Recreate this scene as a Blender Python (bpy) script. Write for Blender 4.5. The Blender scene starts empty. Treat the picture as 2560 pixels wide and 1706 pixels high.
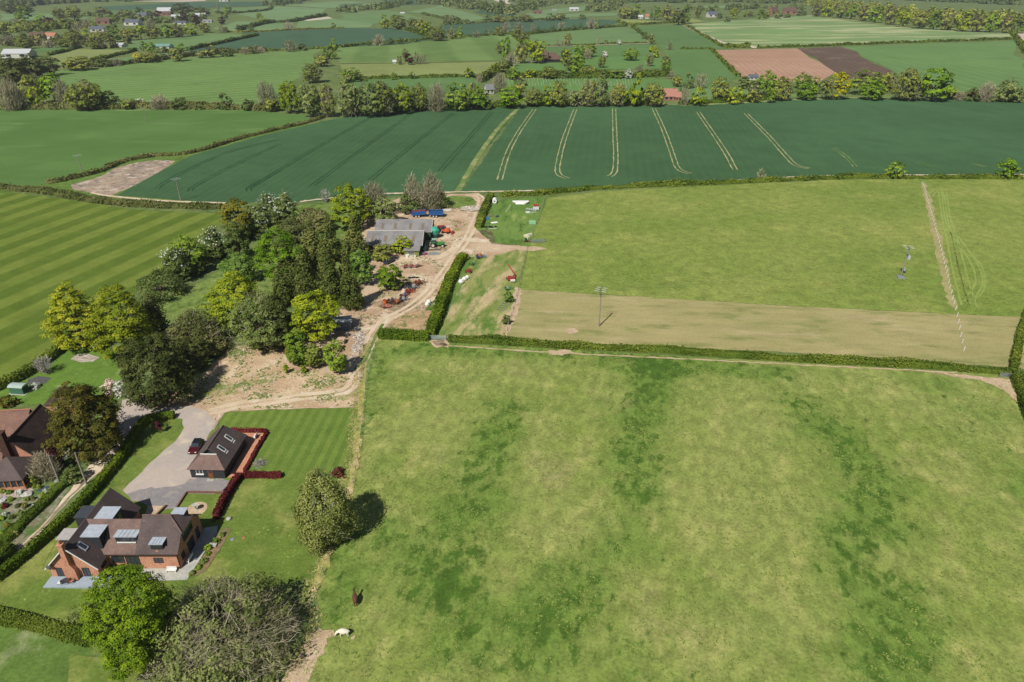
import bpy, bmesh, math, random
import numpy as np
from mathutils import Vector, Matrix
R0 = random.Random(7)
scn = bpy.context.scene
COL = scn.collection
# ------------------------------------------------------------------ camera model
H = 80.0; TH = math.radians(28.2); FPX = 1707.0
CT, ST = math.cos(TH), math.sin(TH)
def at(px, py, z=0.0):
    """photo pixel (2560x1706) -> world point on the plane at height z"""
    u = (px-1280)/FPX; v = (853-py)/FPX
    t = (z-H)/(-ST+v*CT)
    return (t*u, t*(CT+v*ST))
def depth(X, Y, Z=0.0):
    return Y*CT-(Z-H)*ST
def crop(x0, y0, x1, w=2353.0):
    s = (x1-x0)/w
    return lambda *p: (x0+p[0]*s, y0+p[1]*s) if len(p) == 2 else (x0+p[0]*s, y0+p[1]*s, x0+p[2]*s, y0+p[3]*s)
cF = crop(0, 0, 2560)                    # whole photo as displayed
cA = crop(0, 0, 860); cB = crop(850, 0, 1710); cC = crop(1700, 0, 2560)
cD = crop(0, 250, 700, 2335.0); cE = crop(680, 420, 1380, 2335.0); cG = crop(0, 650, 700, 2335.0)
cH = crop(0, 950, 500, 1568.0); cI = crop(200, 1150, 800, 1692.0)
cW = crop(0, 930, 320, 1568.0); cM = crop(100, 1200, 560); cN = crop(440, 1050, 700, 2146.0)
cO = crop(900, 520, 1160); cP = crop(1180, 480, 1400, 2156.0); cQ = crop(920, 640, 1120, 1425.0)
cR = crop(1060, 620, 1320, 1699.0); cS = crop(700, 820, 1000, 1960.0); cT = crop(2260, 440, 2560, 784.0)
cU = crop(740, 1150, 1000, 1510.0); cV = crop(740, 1430, 960, 1568.0)
cX = crop(0, 1150, 320, 1568.0)
def G(c, pts, z=0.0):
    return [at(*c(*p), z) for p in pts]
# ------------------------------------------------------------------ tagging
def tag(o, label=None, cat=None, group=None, kind=None):
    if label: o['label'] = label
    if cat: o['category'] = cat
    if group: o['group'] = group
    if kind: o['kind'] = kind
    return o
def empty(name, loc=(0, 0, 0), rz=0.0):
    o = bpy.data.objects.new(name, None); o.location = loc; o.rotation_euler = (0, 0, rz)
    o.empty_display_size = 0.3
    COL.objects.link(o); return o
def link(name, me, mat=None, parent=None, smooth=False):
    o = bpy.data.objects.new(name, me)
    if mat is not None:
        for m in (mat if isinstance(mat, (list, tuple)) else [mat]): me.materials.append(m)
    if parent is not None: o.parent = parent
    if smooth: me.polygons.foreach_set('use_smooth', [True]*len(me.polygons))
    COL.objects.link(o); return o
def copy_tree(o, parent=None):
    c = o.copy(); COL.objects.link(c)
    if parent is not None: c.parent = parent
    for ch in list(o.children): copy_tree(ch, c)
    return c
# ------------------------------------------------------------------ mesh builder
class MB:
    def __init__(s): s.v = []; s.f = []; s.m = []
    def add(s, vs, fs, m=0):
        b = len(s.v); s.v += [tuple(p) for p in vs]
        for f in fs: s.f.append([b+i for i in f]); s.m.append(m)
        return s
    def box(s, c, d, rz=0.0, m=0, rx=0.0, ry=0.0):
        x, y, z = d[0]/2, d[1]/2, d[2]/2
        M = Matrix.Rotation(rz, 3, 'Z') @ Matrix.Rotation(ry, 3, 'Y') @ Matrix.Rotation(rx, 3, 'X')
        vs = [M @ Vector(p)+Vector(c) for p in ((-x,-y,-z),(x,-y,-z),(x,y,-z),(-x,y,-z),(-x,-y,z),(x,-y,z),(x,y,z),(-x,y,z))]
        return s.add(vs, [(0,3,2,1),(4,5,6,7),(0,1,5,4),(1,2,6,5),(2,3,7,6),(3,0,4,7)], m)
    def bb(s, x0, x1, y0, y1, z0, z1, m=0):
        return s.box(((x0+x1)/2, (y0+y1)/2, (z0+z1)/2), (x1-x0, y1-y0, z1-z0), 0, m)
    def poly(s, pts, m=0): return s.add(pts, [list(range(len(pts)))], m)
    def slab(s, pts, t, m=0):
        """polygon with thickness t along its normal (downwards)"""
        P = [Vector(p) for p in pts]
        n = Vector((0, 0, 0))
        for i in range(len(P)): n += P[i].cross(P[(i+1) % len(P)])
        n.normalize()
        if n.z < 0: P.reverse(); n = -n
        k = len(P); Q = [p-n*t for p in P]
        fs = [list(range(k)), list(range(2*k-1, k-1, -1))]+[[i, k+i, k+(i+1) % k, (i+1) % k] for i in range(k)]
        return s.add(P+Q, fs, m)
    def prism(s, pts, axis, a, b, m=0):
        """2-D outline extruded along axis from a to b; outline given in the other two axes"""
        k = len(pts)
        if axis == 'y': A = [(p[0], a, p[1]) for p in pts]; B = [(p[0], b, p[1]) for p in pts]
        elif axis == 'x': A = [(a, p[0], p[1]) for p in pts]; B = [(b, p[0], p[1]) for p in pts]
        else: A = [(p[0], p[1], a) for p in pts]; B = [(p[0], p[1], b) for p in pts]
        return s.add(A+B, [list(range(k)), list(range(2*k-1, k-1, -1))]+[[i, k+i, k+(i+1) % k, (i+1) % k] for i in range(k)], m)
    def tube(s, p, q, r0, r1=None, n=8, m=0, cap=True):
        p, q = Vector(p), Vector(q); r1 = r0 if r1 is None else r1
        d = (q-p).normalized(); a = d.orthogonal().normalized(); b = d.cross(a)
        vs = []
        for c, r in ((p, r0), (q, r1)):
            for i in range(n):
                t = 2*math.pi*i/n; vs.append(c+a*(r*math.cos(t))+b*(r*math.sin(t)))
        fs = [[i, (i+1) % n, n+(i+1) % n, n+i] for i in range(n)]
        if cap: fs += [list(range(n-1, -1, -1)), list(range(n, 2*n))]
        return s.add(vs, fs, m)
    def path(s, pts, rs, n=6, m=0):
        for i in range(len(pts)-1): s.tube(pts[i], pts[i+1], rs[i], rs[i+1], n, m)
        return s
    def lathe(s, prof, c=(0, 0, 0), n=16, m=0):
        vs = []; k = len(prof)
        for r, z in prof:
            for i in range(n):
                t = 2*math.pi*i/n; vs.append((c[0]+r*math.cos(t), c[1]+r*math.sin(t), c[2]+z))
        fs = [[j*n+i, j*n+(i+1) % n, (j+1)*n+(i+1) % n, (j+1)*n+i] for j in range(k-1) for i in range(n)]
        fs += [list(range(n-1, -1, -1)), list(range((k-1)*n, k*n))]
        return s.add(vs, fs, m)
    def ell(s, c, r, n=10, k=7, m=0, rz=0.0):
        vs = []
        for j in range(k+1):
            a = math.pi*j/k
            for i in range(n):
                t = 2*math.pi*i/n
                p = Matrix.Rotation(rz, 3, 'Z') @ Vector((r[0]*math.sin(a)*math.cos(t), r[1]*math.sin(a)*math.sin(t), r[2]*math.cos(a)))
                vs.append(p+Vector(c))
        return s.add(vs, [[j*n+i, (j+1)*n+i, (j+1)*n+(i+1) % n, j*n+(i+1) % n] for j in range(k) for i in range(n)], m)
    def build(s, name, mat, parent=None, smooth=False, loc=None):
        me = bpy.data.meshes.new(name); me.from_pydata(s.v, [], s.f); 
        if any(s.m): me.polygons.foreach_set('material_index', s.m)
        me.update()
        o = link(name, me, mat, parent, smooth)
        if loc is not None: o.location = loc
        return o
# ------------------------------------------------------------------ materials
def lin(c, k=1.0):
    out = []
    for x in c:
        x /= 255.0
        out.append(k*(x/12.92 if x <= 0.04045 else ((x+0.055)/1.055)**2.4))
    return tuple(out)+(1.0,)
class NB:
    def __init__(s, name):
        s.mat = bpy.data.materials.new(name); s.mat.use_nodes = True
        s.n = s.mat.node_tree.nodes; s.l = s.mat.node_tree.links; s.n.clear()
        s.out = s.n.new('ShaderNodeOutputMaterial')
        g = s.n.new('ShaderNodeNewGeometry'); s.pos = g.outputs['Position']
        s._obj = None
    def put(s, sock, v):
        if isinstance(v, bpy.types.NodeSocket): s.l.new(v, sock)
        else: sock.default_value = v
    def map(s, rot=0.0, scale=(1, 1, 1), loc=(0, 0, 0), vec=None):
        m = s.n.new('ShaderNodeMapping'); m.vector_type = 'TEXTURE' if False else 'POINT'
        r = s.n.new('ShaderNodeVectorRotate'); r.rotation_type = 'Z_AXIS'; r.inputs['Angle'].default_value = rot
        s.l.new(vec or s.pos, r.inputs['Vector']); s.l.new(r.outputs[0], m.inputs['Vector'])
        m.inputs['Scale'].default_value = scale; m.inputs['Location'].default_value = loc
        return m.outputs[0]
    def noise(s, scale, detail=4.0, rough=0.55, rot=0.0, stretch=(1, 1, 1), loc=(0, 0, 0), vec=None, dist=0.0):
        t = s.n.new('ShaderNodeTexNoise'); t.inputs['Scale'].default_value = scale
        t.inputs['Detail'].default_value = detail; t.inputs['Roughness'].default_value = rough
        t.inputs['Distortion'].default_value = dist
        s.l.new(s.map(rot, stretch, loc, vec), t.inputs['Vector']); return t.outputs['Fac']
    def wave(s, rot, period, dist=0.0, dscale=1.0, prof='SIN', ph=0.0, vec=None):
        t = s.n.new('ShaderNodeTexWave'); t.wave_profile = prof; t.bands_direction = 'X'
        t.inputs['Scale'].default_value = math.pi/10.0/period*1.0*1.0
        t.inputs['Distortion'].default_value = dist; t.inputs['Detail Scale'].default_value = dscale
        t.inputs['Detail'].default_value = 2; t.inputs['Phase Offset'].default_value = ph
        s.l.new(s.map(rot, vec=vec), t.inputs['Vector']); return t.outputs['Fac']
    def m(s, op, a, b=0.0, c=None, clamp=False):
        t = s.n.new('ShaderNodeMath'); t.operation = op; t.use_clamp = clamp
        s.put(t.inputs[0], a); s.put(t.inputs[1], b)
        if c is not None: s.put(t.inputs[2], c)
        return t.outputs[0]
    def step(s, x, lo, hi, a=0.0, b=1.0):
        t = s.n.new('ShaderNodeMapRange'); t.interpolation_type = 'SMOOTHSTEP'
        s.put(t.inputs['Value'], x); t.inputs['From Min'].default_value = lo; t.inputs['From Max'].default_value = hi
        t.inputs['To Min'].default_value = a; t.inputs['To Max'].default_value = b
        return t.outputs[0]
    def mix(s, f, a, b, mode='MIX'):
        t = s.n.new('ShaderNodeMix'); t.data_type = 'RGBA'; t.blend_type = mode
        s.put(t.inputs[0], f); s.put(t.inputs[6], a); s.put(t.inputs[7], b); return t.outputs[2]
    def attr(s, name):
        t = s.n.new('ShaderNodeAttribute'); t.attribute_name = name; return t.outputs['Fac']
    def rnd(s):
        if s._obj is None: s._obj = s.n.new('ShaderNodeObjectInfo')
        return s._obj.outputs['Random']
    def objpos(s):
        t = s.n.new('ShaderNodeTexCoord'); return t.outputs['Object']
    def bump(s, h, strength=0.5, dist=0.1):
        b = s.n.new('ShaderNodeBump'); b.inputs['Strength'].default_value = strength; b.inputs['Distance'].default_value = dist
        s.l.new(h, b.inputs['Height']); return b.outputs[0]
    def bsdf(s, col, rough=0.9, spec=0.2, normal=None, metal=0.0, trans=0.0):
        b = s.n.new('ShaderNodeBsdfPrincipled')
        s.put(b.inputs['Base Color'], col); s.put(b.inputs['Roughness'], rough)
        b.inputs['Specular IOR Level'].default_value = spec; b.inputs['Metallic'].default_value = metal
        if normal is not None: s.l.new(normal, b.inputs['Normal'])
        sh = b.outputs[0]
        if trans > 0:
            t = s.n.new('ShaderNodeBsdfTranslucent'); s.put(t.inputs['Color'], col)
            mx = s.n.new('ShaderNodeMixShader'); mx.inputs[0].default_value = trans
            s.l.new(sh, mx.inputs[1]); s.l.new(t.outputs[0], mx.inputs[2]); sh = mx.outputs[0]
        s.l.new(sh, s.out.inputs['Surface']); return s.mat
KA = 0.80          # seen colour -> albedo
def grass(name, base, alt, dark=None, light=None, s1=0.02, s2=0.15, s3=2.0, grain=0.35, stripe=None, dthr=(0.55, 0.7), lthr=(0.55, 0.7),
          dscale=0.1, lscale=0.12, stretch=(1, 1, 1), rot=0.0, fleck=None, dry=None, bumpd=0.08, mid=0.55, lush=False, gst=(1, 1, 1)):
    b = NB(name)
    L = lambda c: lin(c, KA)
    col = b.mix(b.step(b.noise(s1, 3), 0.35, 0.65), L(base), L(alt))
    n2 = b.noise(s2, 5, 0.6, rot, stretch)
    if light: col = b.mix(b.step(b.noise(lscale, 5, 0.65, rot, stretch, (31, 7, 0)), lthr[0], lthr[1]), col, L(light))
    if dry: col = b.mix(b.step(b.noise(dry[1], 6, 0.6, rot, stretch, (11, 57, 0)), dry[2], dry[3]), col, L(dry[0]))
    if dark:
        d = b.noise(dscale, 6, 0.68, rot, stretch, (5, 3, 0))
        if lush:
            col = b.mix(b.step(b.m('ADD', b.noise(.07, 5, .65, loc=(2, 44, 0)), b.m('MULTIPLY', b.attr('lush'), .9)), .50, .84), col, L(lush))
            d = b.m('ADD', d, b.m('MULTIPLY', b.attr('lush'), .62))
        col = b.mix(b.step(d, dthr[0], dthr[1]), col, L(dark))
    if stripe:
        for st in stripe:
            ang, per, c2, amt = st[:4]
            w = b.wave(ang, per, 0.6 if len(st) < 5 else st[4], 0.05, 'SIN')
            w = b.step(w, 0.3, 0.7, 0.0, amt)
            w = b.m('MULTIPLY', w, b.step(b.noise(0.05, 3, loc=(9, 9, 0)), 0.25, 0.6, 0.35, 1.0))
            col = b.mix(w, col, L(c2))
    if fleck:
        for (c2, sc, lo, hi, m1, mlo, mhi) in fleck:
            f = b.m('MULTIPLY', b.step(b.noise(sc, 2, 0.5, loc=(3, 8, 0)), lo, hi), b.step(b.noise(m1, 4, 0.6, loc=(71, 8, 0)), mlo, mhi))
            col = b.mix(f, col, L(c2))
    g = b.noise(s3, 6, 0.7, rot, gst)
    v = b.m('ADD', b.m('MULTIPLY', b.step(g, 0.25, 0.75, -1, 1), grain), b.m('MULTIPLY', b.step(n2, 0.3, 0.7, -1, 1), grain*mid))
    v = b.m('ADD', v, 1.0)
    cm = b.n.new('ShaderNodeCombineColor'); 
    for i in range(3): b.l.new(v, cm.inputs[i])
    col = b.mix(1.0, col, cm.outputs[0], 'MULTIPLY')
    return b.bsdf(col, 0.95, 0.1, b.bump(g, 0.5, bumpd))
def soil(name, base, alt, light, green=None, gthr=(0.6, 0.7), s=0.15, grain=0.25, gs=0.12, rubble=None):
    b = NB(name); L = lambda c: lin(c, KA)
    col = b.mix(b.step(b.noise(s, 6, 0.65), 0.35, 0.65), L(base), L(alt))
    col = b.mix(b.step(b.noise(s*2.6, 6, 0.65, loc=(4, 9, 1), dist=0.6), 0.5, 0.72), col, L(light))
    if green: col = b.mix(b.step(b.noise(gs, 7, 0.72, loc=(14, 29, 1)), gthr[0], gthr[1]), col, L(green))
    if rubble: col = b.mix(b.step(b.noise(rubble[1], 3, 0.6, loc=(1, 2, 3)), rubble[2], rubble[2]+0.06), col, L(rubble[0]))
    g = b.noise(2.5, 6, 0.72)
    v = b.m('ADD', b.m('MULTIPLY', b.step(g, 0.25, 0.75, -1, 1), grain), 1.0)
    cm = b.n.new('ShaderNodeCombineColor')
    for i in range(3): b.l.new(v, cm.inputs[i])
    col = b.mix(1.0, col, cm.outputs[0], 'MULTIPLY')
    return b.bsdf(col, 0.95, 0.1, b.bump(g, 0.5, 0.1))
def plain(name, c, rough=0.6, spec=0.4, var=0.12, vs=1.5, metal=0.0, c2=None, thr=(0.5, 0.65), cs=0.6):
    b = NB(name); vec = b.objpos()
    col = lin(c, 0.9)
    if c2: col = b.mix(b.step(b.noise(cs, 5, 0.65, vec=vec), thr[0], thr[1]), col, lin(c2, 0.9))
    g = b.noise(vs, 5, 0.65, vec=vec)
    v = b.step(g, 0.25, 0.75, 1-var, 1+var)
    cm = b.n.new('ShaderNodeCombineColor')
    for i in range(3): b.l.new(v, cm.inputs[i])
    col = b.mix(1.0, col, cm.outputs[0], 'MULTIPLY')
    return b.bsdf(col, rough, spec, b.bump(g, 0.15, 0.02), metal)
def leafmat(name, c1, c2, k=1.0, trans=0.25, rv=0.25):
    b = NB(name)
    col = b.mix(b.attr('tint'), lin(c1, k), lin(c2, k))
    v = b.step(b.rnd(), 0, 1, 1-rv, 1+rv*0.6)
    cm = b.n.new('ShaderNodeCombineColor')
    b.l.new(v, cm.inputs[0]); b.l.new(b.m('ADD', b.m('MULTIPLY', v, 0.75), 0.25), cm.inputs[1]); b.l.new(v, cm.inputs[2])
    col = b.mix(1.0, col, cm.outputs[0], 'MULTIPLY')
    return b.bsdf(col, 0.75, 0.15, None, 0.0, trans)
# ------------------------------------------------------------------ ground sheets
def zl(lv, y): return lv*(0.004+0.00006*y)
def jitter(pts, step, amp, rng, closed=True):
    out = []; n = len(pts)
    for i in range(n if closed else n-1):
        a, b = pts[i], pts[(i+1) % n]
        d = math.hypot(b[0]-a[0], b[1]-a[1]); st = step*max(1, (a[1]+b[1])/2/120.0)
        k = max(1, int(d/st)); k = min(k, 60)
        nx, ny = -(b[1]-a[1])/max(d, 1e-6), (b[0]-a[0])/max(d, 1e-6)
        for j in range(k):
            t = j/k; e = amp*max(1, a[1]/150.0)*rng.uniform(-1, 1)*(0.4 if j == 0 else 1)
            out.append((a[0]+(b[0]-a[0])*t+nx*e, a[1]+(b[1]-a[1])*t+ny*e))
    if not closed: out.append(pts[-1])
    return out
def sheet(name, pts, mat, lv, amp=0.25, step=1.6, seed=0, kind='structure'):
    rng = random.Random(seed+len(pts)*13+lv)
    P = jitter(pts, step, amp, rng) if amp > 0 else pts
    bm = bmesh.new()
    f = bm.faces.new([bm.verts.new((x, y, zl(lv, y))) for x, y in P])
    bmesh.ops.triangulate(bm, faces=[f], ngon_method='EAR_CLIP')
    bmesh.ops.recalc_face_normals(bm, faces=bm.faces)
    if sum(ff.normal.z for ff in bm.faces) < 0: bmesh.ops.reverse_faces(bm, faces=bm.faces)
    me = bpy.data.meshes.new(name); bm.to_mesh(me); bm.free()
    return tag(link(name, me, mat), kind=kind)
def catmull(P, step):
    out = []
    for i in range(len(P)-1):
        p0, p1, p2, p3 = P[max(i-1, 0)], P[i], P[i+1], P[min(i+2, len(P)-1)]
        d = math.hypot(p2[0]-p1[0], p2[1]-p1[1]); k = max(1, int(d/step))
        for j in range(k):
            t = j/k
            out.append(tuple(0.5*(2*p1[q]+(p2[q]-p0[q])*t+(2*p0[q]-5*p1[q]+4*p2[q]-p3[q])*t*t+(3*p1[q]-p0[q]-3*p2[q]+p3[q])*t**3) for q in (0, 1)))
    out.append(tuple(P[-1][:2])); return out
def normals2(P):
    N = []
    for i in range(len(P)):
        a, b = P[max(i-1, 0)], P[min(i+1, len(P)-1)]
        d = math.hypot(b[0]-a[0], b[1]-a[1]) or 1
        N.append((-(b[1]-a[1])/d, (b[0]-a[0])/d))
    return N
def strip(name, pts, width, mat, lv, amp=0.15, step=1.5, seed=0, kind='structure', off=(0.0,), join=True):
    """ribbons along a centre line; off = offsets of the ribbons (two wheel tracks are one strip object)"""
    rng = random.Random(seed+len(pts)); P = catmull(pts, step); N = normals2(P); mb = MB()
    for o in off:
        L = [(p[0]+n[0]*(o+width/2+rng.uniform(-amp, amp)), p[1]+n[1]*(o+width/2+rng.uniform(-amp, amp))) for p, n in zip(P, N)]
        Rr = [(p[0]+n[0]*(o-width/2+rng.uniform(-amp, amp)), p[1]+n[1]*(o-width/2+rng.uniform(-amp, amp))) for p, n in zip(P, N)]
        k = len(P)
        mb.add([(x, y, zl(lv, y)) for x, y in Rr]+[(x, y, zl(lv, y)) for x, y in L], [[i, i+1, k+i+1, k+i] for i in range(k-1)])
    return tag(mb.build(name, mat), kind=kind)
# ------------------------------------------------------------------ foliage
def quads_mesh(name, C, Nn, size, tint, rng, aspect=1.0, up=None):
    """one small quad per centre C, facing Nn; tint is stored per face"""
    n = len(C)
    a = rng.normal(size=(n, 3)) if up is None else up
    t1 = np.cross(Nn, a); t1 /= np.linalg.norm(t1, axis=1, keepdims=True)+1e-9
    t2 = np.cross(Nn, t1)
    s1 = (size*rng.uniform(0.65, 1.35, n))[:, None]*0.5; s2 = s1*aspect
    V = np.empty((n, 4, 3), np.float32)
    V[:, 0] = C-t1*s1-t2*s2*0.6; V[:, 1] = C+t1*s1*0.5-t2*s2; V[:, 2] = C+t1*s1+t2*s2*0.6; V[:, 3] = C-t1*s1*0.5+t2*s2
    return V.reshape(-1, 3), tint
def raw_mesh(name, V, F4, tint, extra=None):
    """V verts, F4 = (n,4) quads; extra = (verts, faces) appended with tint 0.3"""
    me = bpy.data.meshes.new(name)
    nv = len(V)
    if extra is not None:
        ev, ef = extra
        V = np.vstack([V, np.array(ev, np.float32)]); F4 = np.vstack([F4, np.array(ef)+nv]); tint = np.concatenate([tint, np.full(len(ef), 0.25)])
    nf = len(F4)
    me.vertices.add(len(V)); me.vertices.foreach_set('co', np.ascontiguousarray(V, np.float32).ravel())
    me.loops.add(nf*4); me.loops.foreach_set('vertex_index', np.ascontiguousarray(F4, np.int32).ravel())
    me.polygons.add(nf); me.polygons.foreach_set('loop_start', np.arange(nf, dtype=np.int32)*4)
    at_ = me.attributes.new('tint', 'FLOAT', 'FACE'); at_.data.foreach_set('value', np.ascontiguousarray(tint, np.float32))
    me.update(calc_edges=True); return me
def prof(shape, t):
    if shape == 'round': return np.clip(1-np.abs(2*np.power(t, 0.75)-1)**2.4, 0.03, 1)**0.55
    if shape == 'dome': return np.clip(1-t**2.3, 0.02, 1)**0.55*(0.86+0.14*np.clip(t*6, 0, 1))
    if shape == 'egg': return np.sqrt(np.clip(1-(2*np.power(t, 0.62)-1)**2, 0.03, 1))
    if shape == 'cone': return np.clip(1.03-t, 0.03, 1)**0.95*np.clip(t*5+0.6, 0, 1)
    if shape == 'column': return np.clip(1-t**3, 0.03, 1)*np.clip(t*4+0.55, 0, 1)
    if shape == 'fan': return np.clip(0.35+0.9*t, 0, 1)*np.sqrt(np.clip(1-t**5, 0.02, 1))
    return np.ones_like(t)
def crown_pts(shape, R, h0, h1, ncl, rng, inner=0.62):
    t = rng.uniform(0, 1, ncl*4); pr = prof(shape, t)
    keep = rng.uniform(0, 1, ncl*4) < pr**1.3+0.08
    t, pr = t[keep][:ncl], pr[keep][:ncl]
    n = len(t); th = rng.uniform(0, 2*math.pi, n)
    ph = rng.uniform(0, 6.28, 6)
    lump = 1+0.14*np.sin(2*th+ph[0]+4*t)+0.12*np.sin(3*th+ph[1]-6*t)+0.06*np.sin(7*th+ph[2]+9*t)
    rr = np.sqrt(rng.uniform(inner**2, 1, n))
    r = R*pr*lump*rr
    return np.stack([r*np.cos(th), r*np.sin(th), h0+(h1-h0)*t*(1+0.05*np.sin(th*2+ph[3]))], 1), t, rr
def crown_mesh(name, shape, R, h0, h1, nl, ls, seed, flat=0.75, clump=0.2,  tvar=0.5, aspect=1.0, droop=0.0):
    rng = np.random.default_rng(seed)
    ncl = int(np.clip(nl/(52 if nl > 5000 else 30 if nl > 2000 else 18), 36, 520))
    Cc, t, rr = crown_pts(shape, R, h0, h1, ncl, rng)
    n = len(Cc); k = max(3, nl//n)
    cr = clump*1.25*math.sqrt(R*max(R, (h1-h0)/2))*rng.uniform(0.6, 1.4, n)*(120/max(n, 60))**0.25
    idx = np.repeat(np.arange(n), k)
    o = rng.normal(size=(n*k, 3)); o /= np.linalg.norm(o, axis=1, keepdims=True)
    o[:, 2] = np.abs(o[:, 2])*0.9+o[:, 2]*0.1 if droop == 0 else o[:, 2]
    rad = rng.uniform(0.35, 1, n*k)**0.6
    P = Cc[idx]+o*(cr[idx]*rad)[:, None]*np.array([1, 1, flat])
    if droop: P[:, 2] -= droop*rng.uniform(0, 1, n*k)*cr[idx]*2
    P[:, 2] = np.maximum(P[:, 2], 0.12)
    mid = np.array([0, 0, h0+(h1-h0)*0.35])
    out = P-mid; out /= np.linalg.norm(out, axis=1, keepdims=True)+1e-6
    N = o*0.75+out*0.55+np.array([0, 0, 0.35])+rng.normal(size=(n*k, 3))*0.33
    N /= np.linalg.norm(N, axis=1, keepdims=True)
    ct = rng.uniform(0, 1, n)
    tint = np.clip(0.5+(ct[idx]-0.5)*2*tvar+rng.normal(size=n*k)*0.16, 0, 1)
    V, tint = quads_mesh(name, P, N, ls, tint, rng, aspect)
    return raw_mesh(name, V, np.arange(len(V)).reshape(-1, 4), tint), Cc
def twig_mesh(name, shape, R, h0, h1, n, ls, seed, w=0.05, Rin=0.25, up=0.5, segs=3, curl=0.35):
    """bare branching: curved thin strips growing outward from a few limbs"""
    rng = np.random.default_rng(seed)
    Cc, t, rr = crown_pts(shape, R, h0, h1, n, rng, Rin)
    n = len(Cc)
    root = np.array([0, 0, h0*0.6+0.1*(h1-h0)])
    d = Cc-root; d /= np.linalg.norm(d, axis=1, keepdims=True)+1e-6
    d = d+np.array([0, 0, up])+rng.normal(size=(n, 3))*0.42; d /= np.linalg.norm(d, axis=1, keepdims=True)
    L = ls*rng.uniform(0.5, 1.4, n)
    P = Cc-d*L[:, None]*0.6
    Vs, Fs = [], []; base = 0
    side = np.cross(d, rng.normal(size=(n, 3))); side /= np.linalg.norm(side, axis=1, keepdims=True)+1e-6
    ww = w*rng.uniform(0.6, 1.5, n)
    pts = [P]
    dd = d.copy()
    for s in range(segs):
        dd = dd+rng.normal(size=(n, 3))*curl; dd /= np.linalg.norm(dd, axis=1, keepdims=True)
        pts.append(pts[-1]+dd*(L/segs)[:, None])
    pts = np.stack(pts, 1); pts[:, :, 2] = np.maximum(pts[:, :, 2], 0.1)
    wd = np.linspace(1, 0.35, segs+1)
    A = pts+side[:, None, :]*(ww[:, None]*wd)[:, :, None]*0.5
    B = pts-side[:, None, :]*(ww[:, None]*wd)[:, :, None]*0.5
    V = np.concatenate([A, B], 1).reshape(-1, 3); st = 2*(segs+1)
    F = []
    for s in range(segs):
        b = np.arange(n)*st
        F.append(np.stack([b+s, b+s+1, b+segs+1+s+1, b+segs+1+s], 1))
    F = np.concatenate(F); tint = np.tile(rng.uniform(0, 1, n), segs)
    return raw_mesh(name, V, F, tint), Cc
def trunk_mb(r, h, tops, rng, nl=6):
    mb = MB(); p = (0, 0, -0.1); q = (rng.uniform(-.1, .1)*h*0.3, rng.uniform(-.1, .1)*h*0.3, h)
    mb.tube(p, (q[0]*.5, q[1]*.5, h*.5), r*1.25, r*0.9, 8); mb.tube((q[0]*.5, q[1]*.5, h*.5), q, r*.9, r*.65, 8)
    for c in tops[:nl]:
        m = ((q[0]+c[0])/2+rng.uniform(-.3, .3), (q[1]+c[1])/2+rng.uniform(-.3, .3), q[2]*0.4+c[2]*0.6)
        mb.tube(q, m, r*.5, r*.3, 6); mb.tube(m, tuple(c), r*.3, r*.1, 6)
    return mb
BARK = plain('bark', (92, 80, 66), 0.9, 0.1, 0.25, 3.0)
BARKP = plain('pale_bark', (165, 160, 148), 0.9, 0.1, 0.2, 3.0)
LM = {}
def LMk(k, *a, **kw): LM[k] = leafmat('leaf_'+k, *a, **kw)
LMk('gold', (116, 132, 18), (174, 174, 48), 1.08)
LMk('oakyel', (100, 122, 16), (160, 170, 40), 1.12)
LMk('bright', (82, 116, 16), (134, 164, 40), 1.12)
LMk('green', (78, 108, 24), (132, 152, 52), 1.23)
LMk('midgreen', (70, 102, 34), (116, 142, 62), 1.18)
LMk('olive', (96, 108, 34), (146, 152, 70), 1.25)
LMk('orange', (122, 116, 26), (160, 152, 54), 0.95)
LMk('birch', (100, 110, 46), (156, 160, 92), 1.12)
LMk('bush', (92, 104, 48), (146, 150, 92), 1.29)
LMk('dark', (56, 66, 26), (98, 102, 50), 1.06, 0.12)
LMk('yew', (68, 68, 18), (120, 110, 38), 1.01, 0.12)
LMk('spruce', (64, 78, 28), (114, 118, 58), 1.21, 0.12)
LMk('hedge', (68, 92, 22), (126, 138, 50), 1.02, 0.2)
LMk('scrub', (88, 98, 42), (138, 136, 84), 1.0, 0.2)
LMk('greygreen', (90, 108, 46), (142, 152, 88), 1.18)
LMk('bare', (128, 122, 94), (184, 178, 148), 0.95, 0.05)
LMk('barebrown', (98, 84, 66), (150, 136, 116), 0.85, 0.05)
LMk('barepale', (150, 146, 136), (198, 194, 184), 0.9, 0.05)
LMk('purple', (66, 26, 38), (104, 50, 58), 0.8)
LMk('redleaf', (92, 30, 34), (142, 66, 62), 0.85)
LMk('hawthorn', (74, 94, 36), (120, 132, 74), 1.12)
LMk('white', (206, 210, 192), (236, 238, 226), 0.85)
LMk('pink', (216, 178, 170), (236, 214, 204), 0.9)
LMk('bigleaf', (80, 110, 12), (138, 162, 34), 1.03)
LMk('laurel', (76, 104, 18), (132, 150, 36), 0.9)
LMk('yellow', (178, 168, 14), (208, 196, 30), 0.95)
LMk('far', (78, 96, 42), (118, 130, 72), 1.0, 0.1)
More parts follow.
